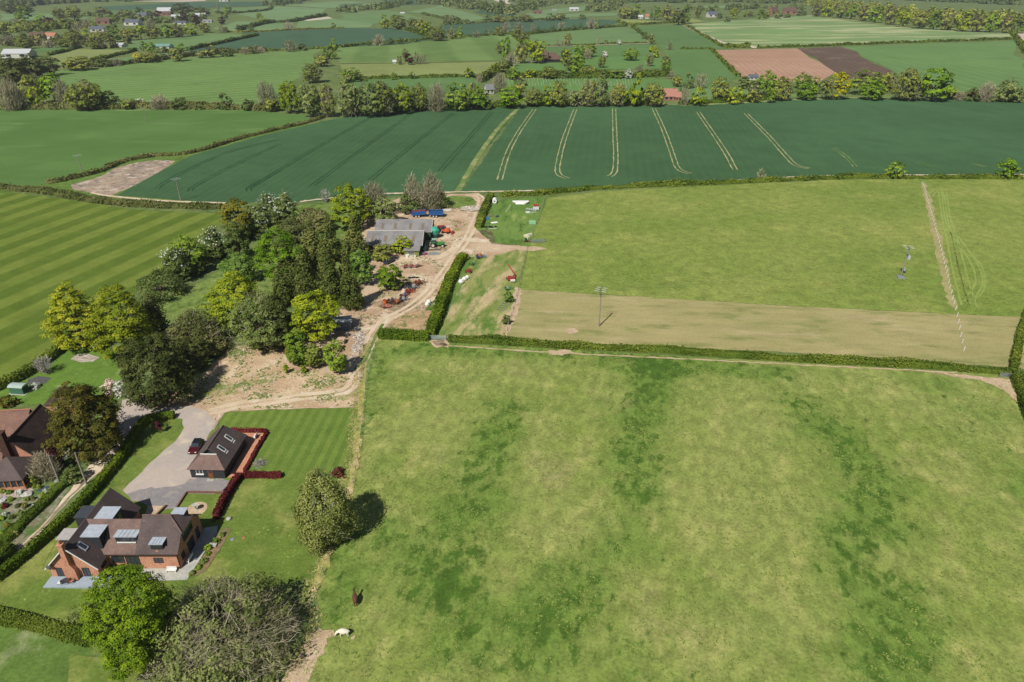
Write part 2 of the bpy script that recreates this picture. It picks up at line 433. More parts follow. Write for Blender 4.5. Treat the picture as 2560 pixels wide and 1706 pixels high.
#        shape, leaf material, clump, flat, twigs(material, share), trunk material, droop
KIND = {
 'gold': ('dome', 'gold', .17, .5, None, BARK, 0), 'oak': ('round', 'oakyel', .17, .75, None, BARK, 0), 'bright': ('round', 'bright', .17, .75, None, BARK, 0),
 'bigleaf': ('egg', 'bigleaf', .15, .7, None, BARK, 0), 'green': ('round', 'green', .17, .75, None, BARK, 0), 'mid': ('round', 'midgreen', .17, .75, None, BARK, 0),
 'olive': ('round', 'olive', .18, .8, ('barebrown', .12), BARK, 0), 'orange': ('round', 'orange', .18, .8, None, BARK, 0),
 'birch': ('egg', 'birch', .16, 1.2, ('barepale', .02), BARKP, .9), 'yew': ('dome', 'yew', .15, .9, None, BARK, 0), 'dark': ('dome', 'dark', .16, .8, None, BARK, 0),
 'spruce': ('cone', 'spruce', .2, .8, None, BARK, .5), 'column': ('column', 'dark', .35, 1.4, None, BARK, .3), 'pine': ('round', 'dark', .2, .7, None, BARK, 0),
 'greygreen': ('round', 'greygreen', .18, .8, ('bare', .15), BARK, 0), 'purple': ('round', 'purple', .18, .8, None, BARK, 0),
 'bare': ('egg', None, .2, .8, ('bare', 1), BARK, 0), 'barewhite': ('fan', None, .2, .8, ('barepale', 1), BARKP, 0), 'poplar': ('column', None, .2, .8, ('bare', 1), BARKP, 0),
 'halfbare': ('round', 'olive', .18, .8, ('bare', .6), BARK, 0), 'haw': ('dome', 'hawthorn', .2, .8, ('white', .0), BARK, 0), 'yellow': ('round', 'yellow', .18, .75, None, BARK, 0),
 'scrub': ('dome', 'scrub', .2, .8, ('bare', .2), BARK, 0), 'whiteflower': ('dome', 'white', .2, .8, None, BARK, 0), 'pinkflower': ('dome', 'pink', .2, .8, None, BARK, 0), 'red': ('dome', 'redleaf', .2, .8, None, BARK, 0),
}
SEED = [100]
def fit(x0, y0, x1, y1, clear=0.12):
    """photo bounding box of a crown -> ground point, crown radius, crown bottom and top heights"""
    cx, cy, w, e = (x0+x1)/2, (y0+y1)/2, x1-x0, y1-y0
    zc = 4.0
    for _ in range(12):
        X, Y = at(cx, cy, zc); D = depth(X, Y, zc); s = FPX/D
        phi = math.atan2(H-zc, Y)
        R = w/2/s
        q = ((e/2/s)**2-(R*math.sin(phi))**2)/math.cos(phi)**2
        c = math.sqrt(max(q, (0.45*R)**2)); c = min(c, 2.6*R)
        zc = c*(1+clear)
    return X, Y, R, max(0.0, zc-c), zc+c, s*0.4
def make_tree(kind, R, h0, h1, pxm, name='tree', far=False, leafpx=1.35, nmax=42000, dens=6.6):
    """builds crown (+ bare twigs) and trunk under an Empty; pxm = render pixels per metre"""
    SEED[0] += 1; sd = SEED[0]; rng = random.Random(sd)
    shape, lm, clump, flat, tw, bark, droop = KIND[kind]
    root = empty(name)
    A = (2*R*pxm)*((h1-h0)*pxm)
    nl = int(np.clip(dens*A/leafpx**2, 260, nmax)); ls = leafpx/pxm
    ls = max(ls, 0.15)
    tops = []
    if lm:
        me, tops = crown_mesh('crown', shape, R*.88, h0+(h1-h0)*.04, h1-(h1-h0)*.07, nl, ls, sd, flat, clump, droop=droop)
        cr = link('crown', me, LM[lm], root)
    if tw and tw[1] > 0:
        n = int(np.clip(A*1.5*tw[1], 160, 6000))
        me2, t2 = twig_mesh('branches', shape, R*.96, h0, h1*0.98, n, R*.5, sd+7, w=max(0.05, 0.42/pxm), up=0.9 if kind in ('poplar', 'bare') else .5)
        link('crown' if not lm else 'twigs', me2, LM[tw[0]], root)
        if not len(tops): tops = t2
    th = max(h0+(h1-h0)*0.35, 0.5)
    trunk_mb(max(0.08, R*0.075), th, [tuple(c) for c in tops[:7]], rng).build('trunk', bark, root)
    return root
def plant_tree(kind, box, label, cat='tree', group=None, name=None, clear=0.12, **kw):
    X, Y, R, h0, h1, pxm = fit(*box, clear=clear)
    nm = name or {'spruce': 'spruce_tree', 'yew': 'yew_tree', 'birch': 'birch_tree', 'haw': 'hawthorn_tree', 'oak': 'oak_tree', 'gold': 'oak_tree'}.get(kind, 'tree')
    r = make_tree(kind, R, h0, h1, pxm, nm, **kw); r.location = (X, Y, 0); r.rotation_euler = (0, 0, R0.uniform(0, 6.28))
    return tag(r, label, cat, group)
def plant_shrub(kind, box, label, cat='shrub', group=None, name='shrub', **kw):
    X, Y, R, h0, h1, pxm = fit(*box, clear=0.0)
    shape, lm, clump, flat, tw, bark, droop = KIND[kind]
    SEED[0] += 1
    nl = int(np.clip(7*(2*R*pxm)*((h1-h0)*pxm)/3.4, 220, 12000))
    if lm: me, _ = crown_mesh('shrub', 'dome', R*.9, 0.0, h1*.95, nl, max(.14, 1.6/pxm), SEED[0], flat, clump+.05)
    else: me, _ = twig_mesh('shrub', 'dome', R*.95, 0.1, h1, nl//6, R*.5, SEED[0], w=max(.05, .55/pxm))
    o = link(name, me, LM[lm or tw[0]]); o.location = (X, Y, 0)
    return tag(o, label, cat, group)
# ------------------------------------------------------------------ hedges
def hedge(path, w, h, mat, label, seed=0, group=None, name='hedge', rough=0.15, dens=3.4, leafpx=1.35, twigs=0, cat='hedge', cap=90000):
    rng = np.random.default_rng(seed+500+len(path)); P = catmull(path, 1.0 if path[0][1] < 260 else 6.0)
    P = np.array(P); seg = np.linalg.norm(np.diff(P, axis=0), axis=1); cum = np.concatenate([[0], np.cumsum(seg)]); L = cum[-1]
    N2 = np.array(normals2(P.tolist()))
    mid = P[len(P)//2]; pxm = FPX/depth(mid[0], mid[1])*0.4
    ls = max(leafpx/pxm, 0.13)
    per = w+2*h; n = int(np.clip(dens*L*per/ls**2*0.55, 80, cap))
    s = rng.uniform(0, L, n); i = np.clip(np.searchsorted(cum, s)-1, 0, len(seg)-1); f = ((s-cum[i])/np.maximum(seg[i], 1e-6))[:, None]
    c = P[i]*(1-f)+P[i+1]*f; nn = N2[i]*(1-f)+N2[i+1]*f
    ph = rng.uniform(0, 6.28, 8); wl = [3.1, 7.3, 1.7, 13.0]
    hv = 1+rough*(0.5*np.sin(s/wl[0]+ph[0])+.6*np.sin(s/wl[1]+ph[1])+.35*np.sin(s/wl[2]+ph[2])+.5*np.sin(s/wl[3]+ph[3]))
    wv = 1+rough*(0.6*np.sin(s/wl[0]*1.3+ph[4])+.6*np.sin(s/wl[1]*.8+ph[5])+.4*np.sin(s/1.3+ph[6]))
    u = rng.uniform(0, per, n)
    x = np.where(u < h, -w/2, np.where(u < h+w, u-h-w/2, w/2)); z = np.where(u < h, u, np.where(u < h+w, h, per-u))
    nx = np.where(u < h, -1.0, np.where(u < h+w, 0, 1.0)); nz = np.where((u >= h) & (u < h+w), 1.0, 0.15)
    k = np.clip((z/h-0.55)/0.45, 0, 1); x = x*(1-0.22*k**2)          # rounded shoulders
    dep = rng.uniform(-.05, .3, n)*min(w, h)*.5*(1+rough)
    x = x*wv-nx*dep; z = np.maximum(z*hv-np.where(nz > .5, dep, 0), .05)
    C = np.stack([c[:, 0]+nn[:, 0]*x, c[:, 1]+nn[:, 1]*x, z], 1)
    sp = rng.uniform(0, 1, n) < .12; C[sp] += rng.normal(size=(int(sp.sum()), 3))*np.array([.22, .22, .2])*min(w, 3)*(.4+rough); C[:, 2] = np.maximum(C[:, 2], .05)
    Nn = np.stack([nn[:, 0]*nx, nn[:, 1]*nx, nz], 1)+rng.normal(size=(n, 3))*.45; Nn /= np.linalg.norm(Nn, axis=1, keepdims=True)
    tint = np.clip(.45+.22*np.sin(s/2.3+ph[7])+.2*np.sin(s/9+ph[0])+rng.normal(size=n)*.2, 0, 1)
    V, tint = quads_mesh(name, C, Nn, ls, tint, rng)
    # solid heart so that no light leaks through
    ev, ef = [], []; st = max(1, len(P)//200)
    Q = P[::st]; QN = N2[::st]; cs = cum[::st]
    for p, q, s_ in zip(Q, QN, cs):
        hh = h*.8*(1+rough*(0.5*math.sin(s_/wl[0]+ph[0])+.6*math.sin(s_/wl[1]+ph[1]))); a = w*.36
        for xx, zz in ((-a, 0), (-a*.9, hh), (a*.9, hh), (a, 0)): ev.append((p[0]+q[0]*xx, p[1]+q[1]*xx, zz))
    for j in range(len(Q)-1):
        b = 4*j
        for m in range(3): ef.append((b+m, b+m+1, b+m+5, b+m+4))
    ef += [(0, 3, 2, 1), (4*(len(Q)-1), 4*(len(Q)-1)+1, 4*(len(Q)-1)+2, 4*(len(Q)-1)+3)]
    me = raw_mesh(name, V, np.arange(len(V)).reshape(-1, 4), tint, (ev, ef))
    return tag(link(name, me, LM[mat]), label, cat, group)
# ------------------------------------------------------------------ the setting: ground, fields, tracks
PI = math.pi
def azim(c, p, q):
    a, b = at(*c(*p)), at(*c(*q)); return math.atan2(b[0]-a[0], b[1]-a[1])
M_BASE = grass('rough_grass', (104, 124, 68), (118, 132, 80), dark=(72, 98, 52), light=(138, 146, 90), s2=.3, dthr=(.5, .7), grain=.3)
gb = sheet('ground', [(-4000, -150), (4000, -150), (4000, 6500), (-4000, 6500)], M_BASE, 0, 0)
M_PAD = grass('paddock_grass', (134, 150, 74), (146, 157, 86), dark=(80, 110, 42), light=(170, 172, 102), s1=.035, s2=.42, s3=2.0, grain=.27, mid=.75,
              dthr=(.62, .77), dscale=.36, lscale=.16, lthr=(.46, .72), lush=(114, 140, 62), dry=((158, 156, 100), .05, .56, .72),
              fleck=[((190, 176, 44), 2.6, .66, .76, .09, .52, .66), ((206, 206, 170), 1.1, .77, .82, .3, .45, .6)], bumpd=.22, rot=.25, stretch=(1.25, .8, 1))
M_PAD2 = grass('upper_paddock_grass', (124, 144, 66), (138, 152, 76), dark=(94, 120, 46), light=(156, 162, 88), s1=.02, s2=.3, s3=1.2, grain=.24, mid=.7,
               dthr=(.58, .72), dscale=.35, lthr=(.46, .74), lscale=.04, fleck=[((170, 166, 46), 2.2, .66, .76, .06, .5, .66)])
M_BROWN = grass('dry_grass', (176, 166, 116), (166, 160, 108), dark=(136, 142, 84), light=(194, 178, 138), s1=.04, s2=.2, s3=1.8, grain=.14, dthr=(.48, .7),
                dscale=.13, lthr=(.52, .75), stretch=(.5, 1.6, 1), rot=.1)
M_MOT = grass('mottled_grass', (134, 148, 78), (146, 154, 88), dark=(100, 132, 58), light=(186, 176, 124), s2=.35, dthr=(.48, .62), lthr=(.5, .62), lscale=.1,
              dscale=.13, grain=.2, rot=azim(cE, (1400, 1380), (1900, 650)), stretch=(1.6, .5, 1), dry=((200, 180, 138), .09, .49, .62))
M_YARDG = grass('mown_yard_grass', (106, 138, 64), (120, 148, 74), dark=(84, 116, 52), light=(150, 166, 90), s2=.4, grain=.22, dthr=(.5, .65), dscale=.2,
                stretch=(1.6, .5, 1), rot=azim(cE, (1950, 500), (2000, 330)))
az1 = azim(cD, (0, 1290), (940, 940))
M_STR = grass('striped_pasture', (94, 116, 42), (100, 120, 46), dark=(84, 106, 38), s2=.25, grain=.16, dthr=(.52, .8), dscale=.06, stripe=[(az1, 11.2, (126, 142, 62), .8, .9)])
M_GG = grass('smooth_pasture', (90, 124, 62), (98, 132, 70), dark=(82, 114, 54), light=(108, 140, 76), s2=.06, s3=.8, grain=.09, dthr=(.5, .8), dscale=.03, lscale=.03, stretch=(.5, 1.5, 1))
M_CROP = grass('dark_cereal_crop', (68, 100, 64), (78, 114, 76), dark=(62, 92, 60), s2=.08, s1=.006, s3=.9, grain=.13, dthr=(.5, .8), dscale=.02, stripe=[(azim(cF, (1411, 400), (1411, 250)), 4.0, (76, 110, 72), .45, 1.2)])
M_TRAM = grass('dark_wheel_line', (44, 74, 50), (50, 82, 54), grain=.2)
M_TRAML = soil('pale_wheel_line', (184, 176, 128), (150, 158, 106), (206, 192, 150), grain=.25, s=.1)
M_PATHG = grass('grass_path', (108, 136, 74), (126, 146, 84), light=(166, 166, 114), lthr=(.45, .65), s2=.2, grain=.2)
M_VERGE = grass('bright_verge', (100, 128, 58), (112, 138, 68), dark=(80, 108, 44), light=(148, 158, 110), lthr=(.55, .72), lscale=.12, s2=.3, grain=.25, dscale=.08, dthr=(.5, .7))
M_RUBB = soil('rubble_soil', (184, 162, 140), (158, 142, 126), (226, 216, 202), (120, 134, 82), (.6, .68), s=.1, grain=.5, rubble=((128, 120, 114), .3, .55))
M_DIRT = soil('yard_dirt', (212, 188, 158), (184, 154, 124), (232, 216, 192), (136, 144, 84), (.6, .72), s=.09, grain=.28, rubble=((150, 128, 108), .8, .66))
M_DIRTG = soil('cleared_soil', (216, 190, 156), (192, 164, 130), (232, 214, 184), (128, 142, 72), (.5, .66), s=.1, grain=.3, gs=.1, rubble=((168, 140, 108), 1.1, .63))
M_TRACK = soil('worn_track', (226, 208, 180), (212, 190, 158), (234, 222, 200), s=.15, grain=.12)
M_BARE = soil('bare_patch', (206, 182, 152), (194, 170, 138), (222, 202, 172), (140, 146, 88), (.6, .7), s=.4, grain=.2, gs=.5)
M_STONE = soil('stone_rubble', (196, 184, 170), (172, 160, 146), (236, 230, 220), s=.5, grain=.45, rubble=((110, 98, 88), 1.1, .6))
M_DRIVE = soil('gravel_drive', (198, 184, 172), (184, 174, 166), (214, 200, 178), s=.09, grain=.1)
M_ASPH = soil('tarmac', (156, 150, 148), (142, 140, 142), (176, 166, 156), s=.2, grain=.1)
az2 = azim(cF, (560, 1260), (720, 960))
M_LAWN = grass('lawn_grass', (108, 130, 56), (118, 138, 64), dark=(92, 116, 48), light=(150, 156, 84), s2=.35, grain=.22, dthr=(.52, .72), dscale=.2, lscale=.1, lthr=(.48, .7),
               fleck=[((186, 184, 96), 2.4, .62, .72, .16, .5, .62)])
M_LAWNS = grass('striped_lawn', (102, 128, 54), (108, 132, 57), s2=.3, grain=.16, dark=(86, 118, 46), dthr=(.5, .8), stripe=[(0.05, 2.1, (128, 148, 68), .6, .8)])
M_GARD = grass('garden_lawn', (104, 136, 56), (114, 144, 64), dark=(86, 118, 46), light=(150, 164, 100), s2=.4, grain=.2, dscale=.15, dthr=(.5, .7), lthr=(.58, .72), lscale=.3)
M_ROUGH = grass('long_grass', (112, 136, 64), (124, 144, 74), dark=(84, 108, 46), light=(158, 160, 104), s2=.4, s3=1.4, grain=.35, dthr=(.5, .66), dscale=.2, lthr=(.54, .7), lscale=.2)
M_STRAW = grass('straw_verge', (176, 168, 96), (158, 162, 84), dark=(112, 140, 58), light=(206, 186, 134), s2=.6, s3=2, grain=.35, dthr=(.5, .64), dscale=.25, lthr=(.5, .64), lscale=.2)
pad_l = [(947, 848), (922, 880), (908, 930), (900, 1025), (886, 1160), (870, 1210), (852, 1310), (822, 1400), (790, 1470), (800, 1570), (720, 1706), (690, 1760)]
pad_r = [(2524, 938), (2535, 990), (2560, 1040), (2610, 1120), (2660, 1210), (2700, 1300), (2760, 1400), (2800, 1450), (2840, 1500), (2880, 1570), (2900, 1706), (2900, 1760)]
def paddock():
    nj, ni = 110, 110
    Lc = catmull([at(*p) for p in pad_l], 1.0); Rc = catmull([at(*p) for p in pad_r], 1.0)
    V = np.zeros((nj+1, ni+1, 3))
    for j in range(nj+1):
        a = np.array(Lc[int(j/nj*(len(Lc)-1))]); b = np.array(Rc[int(j/nj*(len(Rc)-1))])
        for i in range(ni+1):
            p = a+(b-a)*i/ni; V[j, i] = (p[0], p[1], zl(2, p[1]))
    P = V[:, :, :2].reshape(-1, 2)
    bands = [([(1180, 940), (1120, 1050), (1075, 1180)], 7, .3), ([(1060, 1290), (1040, 1450)], 6, .24), ([(1510, 850), (1470, 980), (1475, 1130)], 6.5, .34), ([(1430, 1250), (1320, 1340), (1200, 1500)], 6, .2),
             ([(1850, 940), (1960, 1040), (2020, 1180), (1950, 1260), (2060, 1400), (2040, 1560)], 7.5, .30), ([(900, 1220), (930, 1300), (1010, 1350)], 5, .24), ([(960, 800), (1200, 810), (1560, 838), (1800, 860)], 5, .24),
             ([(2180, 900), (2353, 1100)], 9, .16), ([(1600, 1330), (1700, 1400)], 6, .2), ([(880, 800), (850, 950)], 4, .2), ([(1300, 1420), (1500, 1560)], 8, .16), ([(780, 1250), (760, 1400)], 4, .25), ([(1620, 1000), (1640, 1400)], 9, -.12), ([(1250, 950), (1270, 1200)], 6, -.1)]
    lush = np.zeros(len(P))
    for line, w, amp in bands:
        Q = np.array(catmull([at(*cF(*p)) for p in line], 2.0))
        d = np.min(np.linalg.norm(P[:, None, :]-Q[None], axis=2), axis=1)
        lush += amp*1.05*np.exp(-(d/(w*1.0))**2)
    F = [[j*(ni+1)+i, (j+1)*(ni+1)+i, (j+1)*(ni+1)+i+1, j*(ni+1)+i+1] for j in range(nj) for i in range(ni)]
    me = bpy.data.meshes.new('paddock'); me.from_pydata(V.reshape(-1, 3).tolist(), [], F)
    a = me.attributes.new('lush', 'FLOAT', 'POINT'); a.data.foreach_set('value', lush.astype(np.float32))
    me.update(); tag(link('paddock_field', me, M_PAD), kind='structure')
paddock()
def S(name, c, pts, mat, lv, amp=.25, step=1.6, seed=0): return sheet(name, G(c, pts), mat, lv, amp, step, seed)
def SS(name, c, pts, w, mat, lv, **kw): return strip(name, G(c, pts), w, mat, lv, **kw)
# fields of the middle ground
S('upper_field', cF, [(1258, 455), (1380, 441), (1500, 434), (1700, 424), (1920, 414), (2420, 410), (2460, 733), (2353, 729), (2100, 718), (1800, 703), (1500, 684), (1190, 666), (1215, 565), (1240, 500)], M_PAD2, 2)
S('dry_field', cF, [(1190, 666), (1500, 684), (1800, 703), (2100, 718), (2460, 733), (2450, 860), (2322, 845), (1900, 815), (1500, 795), (1160, 785), (1160, 770), (1185, 700)], M_BROWN, 2)
S('strip_field', cF, [(1085, 575), (1215, 562), (1198, 625), (1190, 666), (1172, 730), (1160, 785), (1005, 775), (1040, 690), (1075, 610)], M_MOT, 2)
S('yard_lawn', cF, [(1095, 528), (1140, 460), (1255, 452), (1240, 500), (1215, 566), (1130, 562)], M_YARDG, 3)
S('striped_field', cF, [(-200, 420), (0, 440), (150, 458), (300, 482), (520, 492), (520, 510), (430, 570), (330, 660), (180, 790), (60, 868), (0, 890), (-300, 1010)], M_STR, 2)
S('smooth_field', cF, [(-200, 246), (0, 248), (330, 250), (560, 253), (700, 266), (715, 276), (560, 318), (440, 348), (330, 360), (200, 402), (120, 430), (0, 436), (-200, 430)], M_GG, 2, .5)
S('field_verge', cD, [(0, 740), (370, 712), (830, 592), (1100, 505), (1500, 462), (2335, 240), (2560, 190), (2560, 240), (2335, 292), (1480, 560), (950, 800), (1870, 860), (1870, 925), (900, 850), (380, 775), (0, 780)], M_VERGE, 3)
S('crop_field', cF, [(270, 449), (330, 415), (440, 358), (600, 313), (760, 276), (880, 257), (1040, 250), (1192, 246), (1120, 340), (1046, 441), (950, 447), (850, 455), (700, 463), (510, 467), (400, 460)], M_CROP, 4, .3)
S('crop_field', cF, [(1198, 246), (1400, 243), (1560, 240), (1700, 236), (1800, 231), (1960, 228), (2100, 229), (2600, 238), (2600, 404), (2353, 404), (2050, 405), (1900, 408), (1700, 418), (1500, 429), (1250, 440), (1060, 441), (1130, 338)], M_CROP, 4, .3)
SS('field_path', cF, [(1195, 246), (1150, 290), (1105, 350), (1052, 440)], 2.6, M_PATHG, 6)
SS('farm_track', cF, [(690, 464), (760, 456), (850, 448), (930, 444), (1050, 442), (1250, 438), (1500, 426), (1700, 415), (1900, 405), (2353, 402)], 1.6, M_TRACK, 6, amp=.5)
def tram(c, pts, mat, w=.5, gauge=1.9, name='wheel_tracks'): SS(name, c, pts, w, mat, 6, off=(-gauge/2, gauge/2), amp=.2, step=2.5)
for pts in ([(1228, 252), (1195, 300), (1168, 350), (1148, 414)], [(1322, 252), (1300, 310), (1286, 360), (1282, 398), (1305, 411)], [(1411, 250), (1413, 310), (1415, 360), (1412, 396), (1400, 406)],
            [(1502, 250), (1525, 300), (1545, 355), (1558, 388), (1586, 400)], [(1604, 258), (1640, 310), (1668, 352), (1684, 382), (1690, 392)], [(1714, 262), (1762, 310), (1800, 352), (1828, 380), (1860, 388)]):
    tram(cF, pts, M_TRAML, .52, 2.2)
for pts in ([(1915, 340), (1945, 362), (1965, 384)], [(2105, 374), (2150, 384)], [(2235, 376), (2262, 384)]): tram(cF, pts, M_PATHG, .5)
for c, pts in ((cD, [(1310, 745), (1330, 720), (1560, 590), (1900, 440), (2335, 330)]), (cD, [(1590, 765), (1590, 745), (1750, 650), (2050, 500), (2335, 370)]), (cD, [(2080, 765), (2070, 740), (2200, 660), (2335, 590)]),
               (cF, [(715, 430), (735, 415), (830, 345), (945, 262)]), (cF, [(850, 415), (935, 345), (1040, 262)]), (cF, [(570, 437), (610, 412), (720, 345), (850, 272)]), (cF, [(1010, 395), (1050, 350), (1130, 258)])):
    tram(c, pts, M_TRAM, .55)
S('rubble_heap_ground', cD, [(592, 712), (700, 680), (850, 638), (960, 572), (1120, 530), (1290, 503), (1462, 512), (1400, 560), (1150, 700), (930, 800), (760, 775), (622, 755)], M_RUBB, 5)
SS('farm_track', cD, [(760, 775), (930, 805), (1400, 845), (1880, 862)], 1.6, M_TRACK, 6)
# farmyard soil and tracks
S('yard_ground', cF, [(1050, 447), (1100, 444), (1117, 458), (1104, 490), (1094, 528), (1132, 532), (1142, 560), (1196, 564), (1190, 573), (1150, 584), (1120, 590), (1085, 585), (1062, 600), (1020, 655), (985, 705), (945, 735), (905, 748), (880, 762),
   (862, 790), (842, 840), (822, 936), (640, 941), (520, 946), (490, 990), (462, 960), (425, 936), (330, 940), (280, 925), (330, 905), (390, 905), (420, 880), (470, 860), (490, 832), (545, 795), (640, 790), (760, 745), (800, 690), (850, 640), (840, 585), (830, 520), (850, 480), (960, 440)], M_DIRT, 3)
S('cleared_ground', cF, [(395, 915), (430, 880), (480, 850), (500, 825), (550, 795), (640, 800), (660, 850), (740, 855), (800, 870), (818, 880), (822, 932), (640, 938), (520, 944), (470, 930)], M_DIRTG, 4)
S('garden_verge', cF, [(850, 700), (880, 690), (1010, 700), (1040, 650), (1075, 595), (1090, 590), (1005, 775), (870, 770), (900, 745), (940, 725)], M_VERGE, 3)
S('scrub_ground', cF, [(880, 757), (910, 730), (960, 712), (1000, 716), (985, 765)], soil('bramble_soil', (196, 166, 128), (178, 150, 118), (212, 184, 146), (120, 128, 76), (.48, .6), s=.2, grain=.4, gs=.3), 5)
SS('farm_track', cF, [(1092, 449), (1106, 458), (1095, 500), (1075, 545), (1045, 590), (1010, 640), (965, 690), (915, 722), (880, 740), (855, 775), (842, 805), (815, 840), (790, 862)], 1.1, M_TRACK, 6, off=(-.95, .95))
SS('farm_track', cF, [(842, 805), (828, 835), (822, 850), (816, 875), (790, 900), (680, 915), (560, 930), (480, 948)], 1.2, M_TRACK, 6, off=(-.9, .9), amp=.35)
SS('grass_ridge', cF, [(880, 745), (862, 775), (850, 805), (838, 828), (815, 850)], .8, M_VERGE, 7)
SS('yard_track', cO, [(860, 1175), (1400, 1170), (1800, 1110), (2100, 950), (2250, 700)], 3.0, M_TRACK, 5, amp=.4)
SS('yard_track', cO, [(2250, 700), (2400, 720), (2900, 760)], 3.4, M_TRACK, 5, amp=.4)
S('scrub_ground', cE, [(1430, 250), (1500, 235), (1660, 240), (1700, 280), (1690, 330), (1560, 340), (1450, 330)], M_ROUGH, 5)
S('stone_rubble_ground', cS, [(1180, 120), (1300, 60), (1400, 70), (1390, 180), (1330, 300), (1240, 420), (1170, 400), (1160, 330), (1230, 230)], M_STONE, 7, .2)
S('stone_rubble_ground', cS, [(1020, 520), (1200, 440), (1230, 480), (1130, 590), (1040, 600)], M_STONE, 7, .2)
for c, pts in ((cR, [(100, 1510), (330, 1505), (410, 1560), (400, 1640), (200, 1600)]), (cB, [(0, 0), (1, 0), (0, 1)]),
               (cF, [(1260, 806), (1300, 805), (1325, 812), (1290, 818), (1262, 814)]), (cF, [(1300, 757), (1322, 755), (1330, 762), (1312, 768), (1298, 764)]), (cF, [(985, 785), (1020, 783), (1030, 795), (1005, 800)]),
               (cF, [(1185, 660), (1200, 668), (1190, 720), (1165, 775), (1158, 770), (1172, 720)]), (cT, [(160, 1285), (400, 1300), (600, 1320), (700, 1330), (745, 1440), (740, 1480), (650, 1400), (500, 1335), (300, 1310)]),
               (cF, [(1190, 567), (1235, 568), (1258, 574), (1225, 579), (1190, 576)])):
    if c is cB: continue
    S('bare_patch', c, pts, M_BARE, 6, .4, .8)
SS('worn_path', cF, [(1030, 795), (1100, 800), (1260, 810), (1500, 822), (1900, 842), (2200, 857)], .5, M_BARE, 5, amp=.25)
S('bare_patch', cF, [(735, 1440), (770, 1450), (745, 1490), (715, 1560), (690, 1600), (640, 1610), (655, 1550), (690, 1500), (710, 1460)], M_BARE, 6, .55, .7)
S('bare_patch', cV, [(975, 1170), (1050, 1130), (1060, 1170), (1030, 1205), (980, 1200)], M_BARE, 6, .1)
S('bare_patch', cU, [(660, 1100), (760, 1060), (770, 1110), (720, 1170)], M_BARE, 6, .15)
M_LTRK = grass('pressed_grass', (148, 166, 86), (154, 172, 92), s2=.4, grain=.15)
# electric fence: pale grazed strip and wheel tracks
S('grazed_strip', cT, [(105, 45), (135, 50), (190, 200), (250, 430), (300, 650), (330, 800), (345, 880), (290, 835), (250, 690), (195, 450), (150, 260)], M_STRAW if False else M_BROWN, 4, .5)
for pts in ([(170, 130), (210, 95), (240, 110), (262, 250), (300, 430), (340, 620), (400, 850)], [(262, 110), (280, 250), (320, 370), (450, 560), (490, 690), (440, 790)], [(320, 370), (400, 690), (455, 860)], [(450, 520), (510, 600), (530, 700), (490, 790), (380, 820)]):
    SS('wheel_tracks', cT, pts, .55, M_LTRK, 5, off=(-.9, .9) if pts[0][0] != 450 else (0,), amp=.15)
# garden side
sheet('garden_lawn', [(-77, 70), (-74, 92), (-72, 104), (-66, 113), (-60, 112), (-40, 112), (-35, 98), (-38, 80), (-42, 62), (-60, 60), (-70, 62)], M_LAWN, 1)
S('long_grass', cF, [(360, 700), (480, 640), (640, 520), (690, 470), (790, 470), (850, 500), (800, 600), (560, 790), (480, 800), (380, 780)], M_ROUGH, 2)
S('garden_lawn', cF, [(0, 895), (60, 860), (180, 785), (260, 810), (300, 900), (240, 940), (150, 900), (110, 930), (40, 930), (0, 940)], M_GARD, 3)
S('garden_ground', cX, [(-200, 300), (400, 300), (560, 330), (900, 260), (1000, 200), (860, 330), (600, 700), (280, 1040), (0, 1350), (-300, 1600), (-300, 300)], soil('garden_soil', (126, 124, 92), (150, 146, 126), (176, 168, 152), (90, 120, 60), (.46, .58), s=.25, grain=.4, gs=.3), 3)
S('lane', cX, [(1330, -60), (1260, 120), (1100, 250), (800, 560), (480, 930), (300, 1120), (0, 1400), (-120, 1500), (-120, 1380), (0, 1270), (280, 1030), (560, 750), (860, 380), (1030, 160), (1200, -60)], M_TRACK, 5)
SS('wheel_tracks', cX, [(1080, 230), (780, 540), (560, 790), (330, 1030), (0, 1330)], .5, soil('lane_edge', (160, 146, 118), (140, 134, 104), (180, 160, 130), s=.4), 6)
S('lane', cH, [(960, 160), (1130, 120), (1140, 190), (1200, 260), (1100, 330), (1000, 480), (860, 640), (740, 700), (760, 560), (900, 330), (930, 240)], M_DRIVE, 4)
S('drive', cH, [(1000, 300), (1200, 235), (1360, 205), (1500, 210), (1568, 230), (1640, 270), (1700, 330), (1640, 420), (1600, 600), (1560, 760), (1640, 800), (1850, 860), (1600, 910), (1480, 1000), (1300, 1020), (1080, 950), (960, 870), (1150, 680), (1380, 480), (1440, 380), (1430, 310), (1300, 290), (1100, 340), (1020, 360)], M_DRIVE, 6)
S('drive', cH, [(985, 900), (1100, 862), (1300, 838), (1440, 815), (1490, 772), (1700, 775), (1880, 790), (1850, 862), (1600, 910), (1480, 1000), (1300, 1022), (1080, 952)], M_ASPH, 7, .5, .8)
S('garden_lawn', cH, [(0, 1568), (700, 900), (1000, 560), (1130, 340), (1390, 300), (1445, 330), (1440, 390), (1380, 480), (1150, 690), (960, 870), (900, 860), (640, 1120), (480, 1200), (330, 1480), (400, 1568), (500, 1750), (-400, 1750), (-400, 1650)], M_LAWN, 5, .2)
S('striped_lawn', cF, [(505, 970), (520, 948), (640, 942), (822, 937), (818, 1000), (808, 1060), (800, 1120), (650, 1095), (560, 1088), (615, 990), (560, 988), (500, 1010)], M_LAWNS, 5, .15)
S('garden_lawn', cF, [(650, 1090), (800, 1100), (782, 1200), (750, 1290), (722, 1350), (690, 1400), (700, 1330), (400, 1420), (440, 1340), (480, 1290), (530, 1200), (580, 1100)], M_LAWN, 4, .2)
